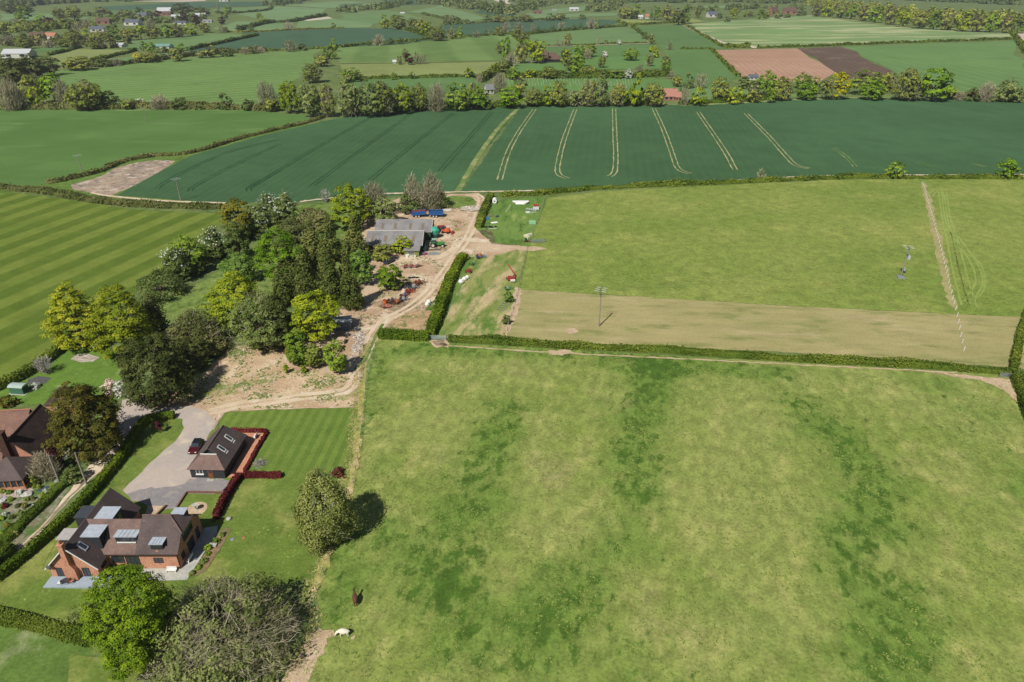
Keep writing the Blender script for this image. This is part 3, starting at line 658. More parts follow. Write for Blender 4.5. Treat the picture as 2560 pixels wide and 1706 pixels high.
S('garden_lawn', cF, [(-60, 1370), (60, 1300), (110, 1345), (260, 1350), (300, 1450), (240, 1480), (0, 1400), (-60, 1400)], M_LAWN, 4, .2)
S('rough_field', cF, [(-80, 1405), (0, 1410), (210, 1470), (210, 1620), (-80, 1620)], M_VERGE, 3)
S('rough_field', cF, [(160, 1500), (420, 1540), (640, 1560), (640, 1640), (160, 1640)], M_LAWN, 4)
for pts in ([(843, 790), (836, 850), (832, 900), (827, 940), (822, 1000), (818, 1060), (808, 1110), (795, 1150)], [(770, 1235), (752, 1280), (735, 1320), (720, 1360)]):
    SS('straw_verge', cF, pts, 1.5, M_STRAW, 6, amp=.4)
SS('long_grass', cF, [(862, 800), (850, 850), (843, 900), (838, 950), (833, 1000)], 2.2, M_ROUGH, 5, amp=1.0, step=.8)
# ------------------------------------------------------------------ far fields
def FG(name, base, alt=None, **kw):
    kw.setdefault('s3', .25); kw.setdefault('s2', .02); kw.setdefault('s1', .006); kw.setdefault('grain', .1); kw.setdefault('dscale', .012)
    kw.setdefault('dark', tuple(int(x*.9) for x in base)); kw.setdefault('dthr', (.5, .75))
    return grass(name, base, alt or tuple(int(x*1.06) for x in base), **kw)
M_f1 = FG('far_striped_grass', (104, 134, 72), stripe=[(azim(cA, (430, 560), (2100, 470)), 13.0, (126, 154, 92), 1.0, .3)])
M_f2 = FG('far_olive_grass', (136, 148, 90)); M_f3 = FG('far_green', (110, 138, 86)); M_f4 = FG('far_crop', (74, 104, 78))
M_f5 = FG('far_light_green', (118, 146, 98)); M_f6 = FG('far_mid_green', (98, 130, 76))
M_f7 = FG('far_mown_green', (116, 142, 82), stripe=[(azim(cB, (650, 420), (600, 300)), 75.0, (98, 126, 66), .75, .2)])
M_f8 = FG('far_pale_crop', (122, 150, 94), light=(190, 192, 146), lscale=.012, lthr=(.46, .62), stretch=(.35, 1.8, 1), rot=-.1)
M_f9 = FG('far_brown_plough', (182, 146, 120), (190, 154, 130), light=(196, 158, 130), lscale=.02, stripe=[(azim(cC, (400, 500), (250, 350)), 6, (170, 134, 110), .5)])
M_f10 = FG('far_dark_plough', (116, 98, 84), (108, 92, 80), light=(140, 122, 104), lscale=.03, lthr=(.5, .7), stripe=[(azim(cC, (1180, 525), (800, 340)), 7, (96, 80, 70), .6)])
M_f11 = FG('far_stripe_green', (104, 138, 80), stripe=[(azim(cC, (2340, 520), (1500, 330)), 14, (118, 150, 92), .6)])
M_chalk = FG('far_chalk', (206, 196, 178), dark=(190, 180, 160)); M_pink = FG('far_pink_soil', (200, 184, 166))
M_olive = FG('far_yellow_green', (142, 152, 90)); M_vine = FG('far_vine_grass', (102, 138, 76))
FAR = [
 ('pasture_field', cA, [(340, 560), (390, 490), (700, 463), (1150, 408), (1500, 380), (1820, 360), (2215, 338), (2150, 420), (2060, 520), (1990, 570), (1900, 640), (1750, 760), (800, 760), (680, 640)], M_f1),
 ('pasture_field', cA, [(320, 395), (500, 338), (910, 345), (840, 385), (620, 420), (520, 470), (400, 475)], M_f2),
 ('pasture_field', cA, [(640, 310), (900, 285), (1330, 240), (1560, 233), (1765, 245), (1500, 300), (1280, 347), (900, 335)], M_f3),
 ('pasture_field', cA, [(150, 335), (540, 313), (540, 330), (220, 360)], M_f6), ('pasture_field', cA, [(700, 410), (1180, 360), (1200, 395), (750, 450)], M_f3),
 ('crop_field', cA, [(1280, 347), (1500, 300), (1765, 245), (1640, 228), (2353, 195), (2680, 200), (2960, 270), (2760, 305), (2353, 322), (1800, 350), (1500, 372)], M_f4),
 ('crop_field', cA, [(620, 50), (1250, 18), (1840, 12), (1840, 42), (1300, 58), (760, 70)], M_f4), ('pasture_field', cA, [(0, 95), (360, 95), (370, 120), (120, 150), (0, 140)], M_f5),
 ('pasture_field', cA, [(1450, 70), (1840, 42), (1830, 60), (1690, 85), (1470, 90)], M_f3), ('pasture_field', cA, [(1600, 100), (1900, 45), (2235, 60), (2210, 105), (2000, 150), (1820, 150)], M_f5),
 ('pasture_field', cA, [(2010, 195), (2030, 150), (2235, 118), (2400, 160), (2353, 195)], M_f5), ('chalk_field', cA, [(2060, 140), (2230, 118), (2270, 128), (2120, 145)], M_chalk),
 ('pasture_field', cA, [(1440, 200), (1620, 150), (2010, 150), (2000, 200), (1640, 226)], M_f5), ('pasture_field', cA, [(1920, 40), (2353, 8), (2500, 20), (2353, 60), (2235, 58)], M_f5),
 ('chalk_field', cA, [(860, 12), (1400, 0), (1420, 10), (1250, 17)], M_pink), ('pasture_field', cA, [(620, 90), (960, 60), (1100, 100), (760, 130)], M_f6), ('pasture_field', cA, [(460, 120), (640, 110), (560, 145), (470, 145)], M_f3),
 ('pasture_field', cB, [(0, 330), (300, 308), (600, 280), (900, 255), (1185, 236), (1245, 290), (1180, 350), (1090, 415), (590, 430), (0, 436)], M_f7),
 ('pasture_field', cB, [(0, 442), (600, 434), (1080, 424), (1110, 440), (1010, 515), (500, 535), (0, 545)], M_f2), ('pasture_field', cB, [(100, 545), (880, 528), (960, 570), (900, 640), (100, 640)], M_f6),
 ('crop_field', cB, [(640, 215), (700, 170), (1000, 155), (1700, 130), (1905, 145), (1780, 195), (1100, 235), (740, 245)], M_f4),
 ('pasture_field', cB, [(1300, 240), (1700, 200), (1960, 185), (2135, 292), (1800, 300), (1420, 312), (1290, 280)], M_f3), ('pasture_field', cB, [(1410, 326), (2135, 305), (2195, 385), (1690, 400), (1520, 400), (1400, 390)], M_f6),
 ('pasture_field', cB, [(1680, 400), (2190, 385), (2250, 470), (1640, 480)], M_vine), ('pasture_field', cB, [(2000, 185), (2190, 175), (2353, 165), (2700, 335), (2200, 338), (2080, 250)], M_f6),
 ('pasture_field', cB, [(2195, 342), (2560, 340), (2740, 525), (2400, 600), (2260, 520)], M_f6), ('farmhouse_lawn', cB, [(1150, 480), (1190, 440), (1540, 430), (1580, 500), (1200, 520)], M_vine),
 ('vineyard_field', cB, [(1080, 545), (2000, 535), (2240, 545), (2353, 640), (1050, 620)], M_vine),
 ('pasture_field', cB, [(470, 85), (690, 40), (870, 85), (1010, 130), (880, 152), (600, 100)], M_f5), ('crop_field', cB, [(920, 85), (1020, 70), (1215, 102), (1100, 118)], M_f4),
 ('pasture_field', cB, [(0, 100), (330, 70), (450, 100), (560, 130), (230, 165), (0, 140)], M_f3), ('pasture_field', cB, [(0, 30), (330, 20), (300, 50), (0, 95)], M_f5), ('crop_field', cB, [(280, 0), (660, 0), (640, 30), (400, 40)], M_f4),
 ('chalk_field', cB, [(1000, -12), (1250, -10), (1150, 30)], M_chalk), ('chalk_field', cB, [(1360, -8), (1490, -8), (1430, 15)], M_pink), ('chalk_field', cB, [(1490, 22), (1700, -5), (1720, 8), (1600, 22)], M_pink),
 ('pasture_field', cB, [(1930, 130), (2220, 152), (2240, 162), (2000, 172)], M_olive), ('pasture_field', cB, [(1280, 95), (1500, 60), (1720, 30), (1740, 60), (1500, 100), (1900, 90), (1900, 110), (1300, 130)], M_f5),
 ('pasture_field', cB, [(0, 140), (230, 165), (200, 190), (0, 195)], M_f5),
 ('pale_field', cC, [(28, 170), (400, 140), (860, 110), (940, 108), (1600, 188), (2000, 205), (2262, 225), (2292, 268), (1500, 295), (520, 332), (400, 305), (280, 297)], M_f8),
 ('ploughed_field', cC, [(222, 345), (500, 340), (792, 333), (900, 395), (1062, 490), (960, 560), (700, 560), (395, 522)], M_f9), ('ploughed_field', cC, [(792, 333), (1102, 322), (1250, 395), (1440, 485), (1300, 560), (1150, 560), (1062, 490)], M_f10),
 ('green_field', cC, [(1102, 322), (1700, 300), (2272, 280), (2353, 420), (2600, 800), (1880, 660), (1440, 485), (1250, 395)], M_f11), ('chalk_field', cC, [(2288, 236), (2360, 224), (2600, 260), (2600, 480), (2353, 340)], M_pink),
 ('pasture_field', cC, [(0, 172), (140, 235), (305, 330), (0, 336)], M_f6), ('pasture_field', cC, [(0, 342), (215, 342), (300, 430), (395, 525), (300, 600), (0, 600)], M_f6),
 ('pasture_field', cC, [(45, 150), (70, 130), (180, 148), (100, 158)], M_olive), ('pasture_field', cC, [(60, 45), (430, 38), (450, 55), (100, 62)], M_f5), ('pasture_field', cC, [(0, 600), (400, 600), (900, 660), (0, 690)], M_f3),
]
for i, (nm, c, pts, mt) in enumerate(FAR): S(nm, c, pts, mt, 3+i % 3, 1.2, 8, i)
SS('field_edge', cC, [(28, 172), (150, 235), (300, 300), (420, 312), (520, 332)], 10, M_chalk, 8, amp=2); SS('field_edge', cC, [(930, 112), (1300, 160), (1600, 192), (2262, 226)], 12, M_olive, 8, amp=2)
SS('far_road', cB, [(0, 436), (590, 430), (1090, 422)], 4, M_chalk if False else M_olive, 8); SS('far_road', cB, [(1410, 322), (2135, 300)], 5, M_pink, 8); SS('far_road', cB, [(1200, 432), (1400, 428), (1530, 424)], 5, M_pink, 9)
SS('field_edge', cC, [(0, 722), (500, 700), (640, 684), (900, 682), (1100, 672), (1700, 672), (2353, 692)], 6, M_PATHG, 5, amp=1); SS('field_edge', cB, [(280, 752), (900, 735), (1250, 722), (2353, 718)], 3, M_PATHG, 5, amp=1)
# ------------------------------------------------------------------ near trees, one by one
T = plant_tree; U = plant_shrub
T('gold', cG(385, 165, 830, 720), 'golden yellow spreading oak at the edge of the striped field')
T('gold', cG(730, 148, 1260, 790), 'golden yellow oak beside the dark columnar conifer, hiding half of its twin')
T('column', cG(1170, 215, 1352, 610), 'narrow dark columnar conifer right of the golden oaks', name='conifer_tree')
T('dark', cG(925, 565, 1610, 1185), 'huge dark evergreen between the golden oaks and the cleared soil', name='evergreen_tree')
T('dark', cG(1440, 620, 1760, 900), 'low dark evergreen on the right flank of the huge dark evergreen', name='evergreen_tree')
T('scrub', cG(1370, 400, 1840, 760), 'feathery olive thicket tree between columnar conifer and bright oak')
T('scrub', cG(1560, 560, 1910, 790), 'grey twiggy thicket tree overhanging the cleared soil')
T('oak', cG(1712, 88, 2225, 580), 'bright yellow-green oak on the left side of the conifer plantation')
T('greygreen', cF(525, 668, 660, 800), 'grey-green tangled tree in front of the bright oak, above cleared soil')
T('dark', cF(600, 675, 680, 795), 'dark bushy evergreen between the grey-green tangle and the tall yellow oak', name='evergreen_tree')
T('yew', cW(540, 45, 1490, 1020), 'big olive-brown yew overhanging the tiled house and the lane')
U('pinkflower', cW(1262, 75, 1420, 275), 'pale pink blossoming shrub behind the olive-brown yew', name='flowering_shrub')
U('whiteflower', cW(1390, 95, 1550, 305), 'white and green blossoming shrub behind the olive-brown yew', name='flowering_shrub')
T('barewhite', cG(275, 795, 440, 950), 'small leafless white-branched tree on the garden lawn by the hedge')
U('yew', cW(-20, 240, 200, 430), 'brown-green clipped shrub in front of the small green shed')
T('purple', cW(555, 885, 770, 1180), 'dark purple-leaved tree under the olive-brown yew by the tiled house')
T('bare', cW(350, 960, 700, 1320), 'leafless greyish shrubby tree beside the tiled house conservatory')
T('haw', cW(760, 1130, 1010, 1360), 'dark green shrubby tree beside the lane poles')
U('olive', cW(370, 1270, 450, 1400), 'small olive upright shrub at the conservatory corner')
U('whiteflower', cW(735, 915, 945, 1015), 'white blossom spray at the foot of the olive-brown yew', name='flowering_shrub')
T('purple', cG(1296, 1335, 1342, 1425), 'tiny newly planted purple tree in a round bed on the drive lawn', clear=.5)
T('bigleaf', cI(70, 700, 640, 1440), 'vivid green maple hiding the terrace corner of the brick house', name='maple_tree')
T('birch', cU(-60, 70, 850, 1200), 'drooping birch on the lawn edge by the paddock fence')
U('red', cU(490, 120, 720, 240), 'dark red shrub half hidden behind the drooping birch')
U('greygreen', cF(150, 1383, 216, 1436), 'round grey-olive bush alone on the lower lawn')
# the big half-bare tree in the foreground
def big_bare():
    X, Y, R, h0, h1, pxm = fit(*cI(450, 770, 1500, 1590), clear=.05)
    SEED[0] += 3; rng = random.Random(5); root = empty('tree', (X, Y, 0))
    me, c1 = crown_mesh('crown', 'dome', R*.95, .3, h1*.93, 17000, .27, 911, .8, .13, .5); link('crown', me, LM['bush'], root)
    me, c2 = twig_mesh('twigs', 'dome', R*.98, .6, h1*.99, 5000, R*.26, 912, w=.055, Rin=.72, up=.15, segs=4, curl=.5); link('twigs', me, LM['bare'], root)
    me, c3 = twig_mesh('branches', 'dome', R*.95, .6, h1*.96, 260, R*.5, 913, w=.12, Rin=.4, up=.25, segs=4, curl=.35); link('branches', me, LM['bare'], root)
    trunk_mb(.5, h1*.35, [tuple(c) for c in c2[:9]], rng, 9).build('trunk', BARK, root)
    tag(root, 'very wide half-leafless tree with grey tangled branches in the foreground', 'tree')
big_bare()
# hawthorn hedgerow beside the striped field
for k, bx, lb in (('haw', cD(1130, 1440, 1540, 1640), 'dark hawthorn at the near end of the hedgerow, beside the golden oaks'), ('haw', cD(1340, 1220, 1570, 1500), 'grey-white flowering hawthorn in the hedgerow below the small green oak'),
                  ('green', cD(1412, 1118, 1705, 1430), 'small green oak standing in the hawthorn hedgerow'), ('haw', cD(1560, 1280, 1720, 1440), 'low dark hawthorn tucked under the small green oak'),
                  ('haw', cD(1675, 1055, 1895, 1310), 'white-topped rounded hawthorn in the middle of the hedgerow'), ('haw', cD(1850, 990, 2085, 1310), 'dark hawthorn below the orange-green oak in the hedgerow'),
                  ('orange', cD(1828, 805, 2125, 1150), 'orange-green oak standing in the hawthorn hedgerow'), ('haw', cD(2055, 870, 2260, 1140), 'pale flowering hawthorn right of the orange-green oak'),
                  ('haw', cE(-20, 205, 220, 450), 'large hawthorn with white blossom at the far end of the hedgerow'), ('haw', cE(-110, 210, 40, 400), 'grey-green hawthorn just before the far end of the hedgerow')):
    r = T(k, bx, lb, group='trees of the hawthorn hedgerow' if k == 'haw' else None)
    if k == 'haw' and 'dark' not in lb:            # May blossom
        X, Y, R, h0, h1, pxm = fit(*bx)
        SEED[0] += 1; me, _ = crown_mesh('blossom', 'dome', R*.95, h0+(h1-h0)*.4, h1*1.0, 170, max(.2, 1.2/pxm), SEED[0], .8, .3); link('blossom', me, LM['white'], r)
# plantation and farmyard trees
for k, bx, lb in (('bright', cF(575, 522, 700, 640), 'broad fresh green tree at the back left of the plantation'), ('mid', cF(500, 580, 590, 650), 'low mid-green bush tree left of the broad fresh green tree'),
    ('spruce', cE(180, 400, 470, 800), 'brownish spruce at the back left of the dark plantation'), ('spruce', cE(350, 380, 600, 760), 'tall spruce at the back of the dark plantation behind the barn tree gap'),
    ('spruce', cE(560, 370, 830, 760), 'spruce at the back right of the plantation touching the grey barn roof'), ('spruce', cE(-20, 590, 240, 960), 'spruce at the far left of the plantation above the bright oak'),
    ('spruce', cE(120, 650, 400, 1080), 'spruce in the middle left of the dark plantation'), ('spruce', cE(330, 560, 560, 960), 'spruce in the very middle of the dark plantation'),
    ('spruce', cE(520, 540, 740, 900), 'spruce in the middle right of the plantation behind the leafy tree'), ('spruce', cE(360, 700, 600, 1110), 'front spruce left of the tall bare-stemmed one'),
    ('spruce', cE(520, 710, 760, 1150), 'front right spruce at the edge of the bare yard soil'), ('spruce', cE(-40, 760, 180, 1130), 'front left spruce behind the tall yellow-green oak'), ('dark', cE(-60, 1050, 170, 1480), 'dark round evergreen left of the tall yellow-green oak'),
    ('mid', cE(640, 665, 855, 960), 'mid-green leafy tree between the spruces and the yard'), ('bigleaf', cE(862, 775, 1108, 1010), 'glossy green sycamore beside the scrap heaps in the yard'),
    ('oak', cE(1005, 545, 1155, 710), 'small yellow-green tree in front of the grey barn roof'), ('olive', cE(825, 625, 1015, 775), 'brown-olive bushy tree against the front of the barn'),
    ('oak', cE(125, 1000, 575, 1430), 'tall yellow-green oak at the front of the plantation'), ('green', cE(85, 1330, 330, 1640), 'soft green tree directly below the tall yellow-green oak'),
    ('olive', cS(380, 240, 720, 640), 'olive bush tree in the middle of the clump on cleared soil'), ('orange', cS(95, 190, 340, 570), 'orange-tinged young tree at the left of the clump on cleared soil'),
    ('green', cS(690, 170, 1110, 720), 'green bush tree beside the heap of pale stones'), ('oak', cS(45, 570, 135, 735), 'tiny yellow-green sapling alone on the cleared soil'), ('oak', cS(320, 590, 430, 730), 'small yellow-green sapling under the orange-tinged tree'),
    ('yellow' if 0 else 'oak', cE(465, 130, 835, 490), 'big yellow-green oak behind the barn'), ('bare', cE(715, 115, 975, 400), 'grey leafless tree behind the big yellow-green oak by the crop'),
    ('greygreen', cE(820, 235, 1065, 470), 'silvery green willow right behind the grey barn'), ('poplar', cE(1070, 45, 1260, 345), 'leafless grey poplar at the left of the bare clump by the crop'),
    ('poplar', cE(1215, 28, 1440, 330), 'tallest leafless poplar at the right of the bare clump by the crop'), ('haw', cE(1040, 200, 1260, 370), 'dark bush at the foot of the leafless poplars'),
    ('haw', cE(1260, 190, 1500, 330), 'dark green bush between the leafless poplars and the track'), ('barewhite', cE(390, 175, 495, 280), 'small dead white tree by the dark crop'),
    ('scrub', cE(180, 330, 490, 500), 'pale scrubby bush tree left of the big yellow-green oak'), ('scrub', cE(0, 420, 320, 620), 'pale olive scrub tree beside the hawthorn hedgerow end'), ('scrub', cE(330, 360, 520, 520), 'greyish scrub tree in front of the big yellow-green oak'),
    ('mid', cE(1930, 1028, 2015, 1118), 'small round green tree on the paddock fence line'), ('haw', cE(1915, 1205, 1995, 1300), 'ivy-clad stump bush on the paddock fence line'),
    ('bare', cF(1738, 385, 1760, 410), 'tiny greyish leafless tree in front of the tramlined crop'), ('green', cF(2037, 372, 2078, 408), 'round green tree on the hedge below the tramlined crop'), ('bright', cF(2294, 364, 2341, 408), 'young fresh green tree at the right end of the crop hedge')):
    T(k, bx, lb)
# ------------------------------------------------------------------ near hedges
def HG(c, pts, w, h, mat, label, z=0.0, **kw): return hedge(G(c, pts, z), w, h, mat, label, **kw)
HG(cF, [(1030, 784), (1130, 789), (1300, 799), (1500, 808), (1750, 824), (2000, 838), (2200, 850), (2330, 862)], 1.8, 1.5, 'hedge', 'long straight field hedge along the top of the paddock', rough=.26)
HG(cE, [(892, 1412), (1000, 1418), (1150, 1424), (1310, 1432)], 2.4, 2.1, 'laurel', 'short thick bright hedge left of the field gate', rough=.1)
HG(cE, [(1318, 1410), (1370, 1270), (1420, 1130), (1480, 960), (1560, 800), (1610, 755)], 3.2, 2.0, 'laurel', 'broad yellow-green hedge running from the gate up to the yard', rough=.1)
HG(cE, [(1722, 505), (1750, 420), (1790, 310), (1830, 245)], 2.8, 1.8, 'hedge', 'hedge between the farm track and the machinery lawn', rough=.12)
HG(cF, [(1150, 452), (1262, 446), (1350, 437), (1500, 429), (1700, 421), (1900, 412), (2050, 410), (2353, 412), (2420, 413)], 2.6, 1.7, 'hedge', 'long low hedge between the tramlined crop and the upper paddock', rough=.3)
HG(cD, [(-60, 730), (60, 745), (370, 775), (620, 822), (900, 862), (1200, 888), (1500, 900), (1850, 905)], 4.0, 2.0, 'scrub', 'scrubby brown-green hedge along the top of the striped field', rough=.22)
HG(cD, [(1180, 1560), (1400, 1455), (1560, 1400), (1720, 1320), (1900, 1270), (2060, 1150), (2200, 1060), (2360, 960)], 4.2, 2.6, 'hawthorn', 'dark unclipped hedge running beneath the flowering hawthorns', rough=.3)
HG(cD, [(400, 705), (560, 670), (830, 605), (960, 545), (1100, 500), (1300, 470), (1500, 462), (1700, 420), (2000, 330), (2335, 245), (2520, 205), (2700, 150)], 3.0, 1.5, 'scrub', 'long curved dark hedge between the smooth pasture and the crop', rough=.25)
HG(cF, [(-30, 905), (30, 880), (80, 850), (130, 815), (168, 790)], 2.4, 1.9, 'hedge', 'dark hedge between the striped field and the garden shed', rough=.15)
HG(cH, [(-120, 1640), (0, 1560), (200, 1395), (400, 1225), (560, 1080), (700, 930), (860, 745), (980, 590), (1050, 470), (1100, 385), (1160, 330), (1270, 305), (1370, 300)], 1.6, 1.6, 'laurel', 'long clipped yellow-green hedge between the lane and the lawn', rough=.08)
HG(cF, [(-60, 1412), (0, 1422), (80, 1440), (150, 1458), (215, 1478)], 2.0, 1.4, 'hedge', 'dark green hedge at the lower left corner below the lawn', rough=.14)
HG(cN, [(830, 2060), (930, 1850), (1030, 1650), (1120, 1500), (1220, 1330), (1330, 1190)], 1.2, 1.35, 'redleaf', 'tall crimson hedge beside the round flower bed lawn', rough=.12)
HG(cN, [(1400, 1175), (1700, 1180), (2000, 1185), (2146, 1180), (2180, 1175)], 1.1, 1.25, 'redleaf', 'crimson hedge running out across the lawn from the garage', rough=.12)
HG(cN, [(1420, 1080), (1500, 950), (1600, 760), (1700, 580), (1800, 420), (1890, 275)], .8, .7, 'redleaf', 'low purple-red hedge along the right side of the garage', rough=.2)
HG(cN, [(1150, 245), (1400, 248), (1700, 252), (1880, 258)], .7, .7, 'redleaf', 'low purple-red hedge behind the garage', rough=.2)
HG(cF, [(2326, 858), (2335, 810), (2352, 750), (2375, 690)], 2.0, 1.8, 'hedge', 'hedge at the right end of the dry grass field', rough=.15)
HG(cF, [(2332, 868), (2345, 900), (2362, 950), (2400, 1040)], 2.4, 1.9, 'hedge', 'hedge running down the right edge of the paddock', rough=.15)
HG(cX, [(-60, 1090), (60, 980), (230, 830), (410, 670), (560, 530), (690, 390), (800, 300)], 2.4, 1.1, 'hedge', 'loose overgrown garden border along the left side of the lane', rough=.35)
HG(cX, [(-160, 1400), (-60, 1310), (50, 1200), (150, 1100)], 2.6, 1.9, 'hedge', 'dark overgrown hedge on the left of the lane at the picture edge', rough=.3)
# ------------------------------------------------------------------ far trees: one of each kind is built, then copied
ORD = ['first', 'second', 'third', 'fourth', 'fifth', 'sixth', 'seventh', 'eighth', 'ninth', 'tenth', 'eleventh', 'twelfth', 'thirteenth', 'fourteenth', 'fifteenth', 'sixteenth', 'seventeenth', 'eighteenth', 'nineteenth', 'twentieth']
TENS = ['', '', 'twenty', 'thirty', 'forty', 'fifty']
def ordn(i): return ORD[i] if i < 20 else TENS[(i+1)//10]+('-'+ORD[(i+1) % 10-1] if (i+1) % 10 else '')
def ordn(i):
    k = i+1
    if k <= 20: return ORD[i]
    t, u = divmod(k, 10)
    return TENS[t]+'-'+ORD[u-1] if u else {3: 'thirtieth', 4: 'fortieth', 5: 'fiftieth'}[t]
DESC = {'g': ('green', 'green tree'), 'b': ('bright', 'bright green tree'), 'o': ('olive', 'olive tree'), 'y': ('oak', 'yellow-green tree'), 'e': ('bare', 'grey leafless tree'), 'h': ('halfbare', 'half-leafless tree'),
        'd': ('pine', 'dark evergreen tree'), 'p': ('purple', 'purple-leaved tree'), 's': ('haw', 'dark bushy tree'), 'w': ('whiteflower', 'white-flowering tree'), 'Y': ('yellow', 'vivid yellow tree'), 'm': ('mid', 'mid-green tree'), 'c': ('spruce', 'dark conifer tree'), 'G': ('greygreen', 'grey-green tree')}
TPL = {}
PENDING = []
def far_tree(code, box=None, zone='', pos=None):
    """box = (x0,y0,x1,y1) in photo pixels, or pos = (X, Y, R, h)"""
    if box is not None:
        X, Y, R, h0, h1, pxm = fit(*box, clear=.05)
    else:
        X, Y, R, h1 = pos
    big = FPX/depth(X, Y)*0.4*2*R > 17
    PENDING.append((code, zone, X, Y, R, h1, big))
def flush_far():
    used = set(); zones = {}
    for t in PENDING: zones.setdefault((t[1], t[0]), []).append(t)
    for (zone, code), L in zones.items():
        L.sort(key=lambda t: t[2]/t[3])
        kind, desc = DESC[code]
        for i, (_, _, X, Y, R, h, big) in enumerate(L):
            v = (kind, big, i % 2)
            if v not in TPL: TPL[v] = make_tree(kind, 5.0, .5, 10.0, 2.6 if big else 1.35, 'tree', leafpx=1.5, dens=6.0)
            o = TPL[v] if v not in used else copy_tree(TPL[v])
            used.add(v)
            o.location = (X, Y, 0); o.scale = (R/5.0, R/5.0, h/10.0); o.rotation_euler = (0, 0, R0.uniform(0, 6.28))
            if len(L) == 1: lb = 'only '+desc+' '+zone
            else: lb = ordn(i)+' '+desc+' from the left '+zone
            tag(o, lb, 'tree', 'trees '+zone)
def FT(c, zone, s):
    """s: 'code x0 y0 x1 y1; ...'"""
    for e in s.split(';'):
        p = e.split()
        if len(p) == 5: far_tree(p[0], c(*[float(q) for q in p[1:]]), zone)
Z1 = 'in the belt behind the dark crop field'
FT(cA, Z1, 'e 1745 560 1900 740; y 1900 545 2060 766; G 2040 560 2200 790; h 2170 570 2300 790; s 1480 640 1590 745; s 1650 670 1760 750; h 1800 660 1910 760')
FT(cB, Z1, 'G -30 540 140 790; G 110 555 290 790; h 210 555 370 785; y 345 555 490 770; o 470 570 600 755; e 585 575 725 755; g 715 565 895 750; e 620 560 720 690; G 860 560 960 680; b 880 585 1015 745; e 1030 500 1150 620; b 1075 590 1260 735;'
   'o 1175 528 1285 660; o 1260 600 1385 725; y 1370 590 1475 722; o 1440 555 1570 725; G 1550 625 1660 725; h 1640 545 1770 722; G 1720 540 1850 722; h 1840 575 1970 722; y 1975 505 2085 720; o 2070 560 2210 720; s 960 640 1050 745; g 1330 640 1430 722; h 2130 590 2230 722; e 40 600 160 780; o 290 620 380 770; y 1890 600 1990 722')
Z2 = 'in the belt right of the red cottage'
FT(cC, Z2, 'y 78 598 185 720; s 25 500 100 600; e 90 500 190 600; o 208 528 352 690; y 330 590 430 710; s 380 518 490 602; G 460 545 560 650; b 528 484 672 645; o 635 528 785 682; g 775 498 910 600; b 790 570 950 680; y 890 530 975 640; G 955 535 1065 675;'
   'Y 1010 488 1162 672; g 1165 480 1395 640; b 1235 560 1420 680; o 1390 480 1485 620; h 1465 470 1650 680; b 1630 462 1865 682; y 1815 590 1890 680; h 1540 560 1680 680; e 1860 620 1960 685; e 2040 560 2170 690; G 2170 540 2300 692; s 2250 585 2360 695; s 1960 600 2060 690; o 470 600 560 700; e 0 590 70 715; g 590 610 660 700; b 2100 610 2190 692')
Z3 = 'in the thicket beyond the smooth pasture'
FT(cA, Z3, 'e -20 540 150 745; o 140 510 275 700; b 258 498 440 690; e 365 545 495 710; o 465 548 695 745; s 675 620 815 735; y 185 600 300 735; e 60 590 180 745; o 560 600 660 745; w 925 668 1000 725; e 1020 650 1160 745; s 1160 665 1300 745; o 830 670 930 745; s 1310 690 1420 745; d -30 380 160 560; d 110 365 300 530; d 250 385 400 510; d 20 400 200 570; e 190 500 280 580')
Z4 = 'around the dark-roofed farmhouse'
FT(cB, Z4, 'b 1098 250 1172 400; o 1062 290 1120 365; o 1195 290 1285 425; y 1280 270 1420 425; b 1250 270 1320 350; e 1125 350 1215 450; y 1500 330 1590 430; p 1510 345 1565 410; b 1590 310 1680 450; y 1640 300 1760 385; o 1530 380 1620 480; g 1570 370 1680 470; b 1560 410 1670 500; e 1660 330 1730 400; w 1790 345 1835 390; g 1930 325 2050 410; o 1760 375 1820 460; y 2110 310 2190 390; h 2090 365 2150 450; o 2195 380 2260 470; b 2205 420 2270 480; e 2010 435 2100 510; w 1945 470 2010 535; o 1640 450 1770 525; g 1830 480 1940 535; o 1370 455 1500 535; g 1130 460 1230 540; y 1010 445 1080 500; h 1080 420 1160 490; y 1260 470 1340 530; w 2160 480 2200 515; o 2270 510 2340 590; e 2240 480 2300 540; s 1500 480 1570 535; s 1770 480 1840 535')
Z5 = 'standing out in the middle pastures'
FT(cB, Z5, 'p 435 360 500 440; o 420 335 475 420; e 490 355 570 435; G 385 380 425 440; e 555 370 600 435; g 0 465 150 555; g 340 495 390 545; g 470 495 520 540; y 850 460 915 530; e 925 495 985 560; e 2230 275 2280 340; e 1480 265 1500 315; e 1505 265 1535 310; h 1530 225 1585 310; e 1755 250 1780 305; G 1800 270 1835 305; w 1895 270 1930 305; h 2100 230 2155 300; s 2065 220 2110 265; s 2030 195 2060 225; e 210 235 310 308; s 310 258 370 305; s 390 260 430 298; s 505 260 545 290; s 180 280 210 312; e 895 210 970 255; h 605 185 730 275; h 730 190 790 265; y 790 185 845 260; s 980 205 1010 245; e 1010 185 1045 240')
Z6 = 'on the hedge line above the mown pastures'
FT(cB, Z6, 'o 1060 175 1130 243; e 1100 145 1170 215; e 1170 150 1260 225; o 1180 185 1260 260; o 1230 215 1300 285; e 1300 155 1350 225; s 1340 180 1380 225; s 1430 175 1480 215; e 1485 150 1550 205; s 1580 165 1615 205; s 1620 160 1670 200; e 1680 120 1760 195; g 1740 135 1780 195; s 1810 160 1850 190; s 1370 195 1420 222; y 265 105 350 190; o 330 105 465 195; y 570 155 660 240; o 460 120 540 200; o 510 130 600 220; y 540 150 600 240')
Z7 = 'on the hedge above the striped pasture'
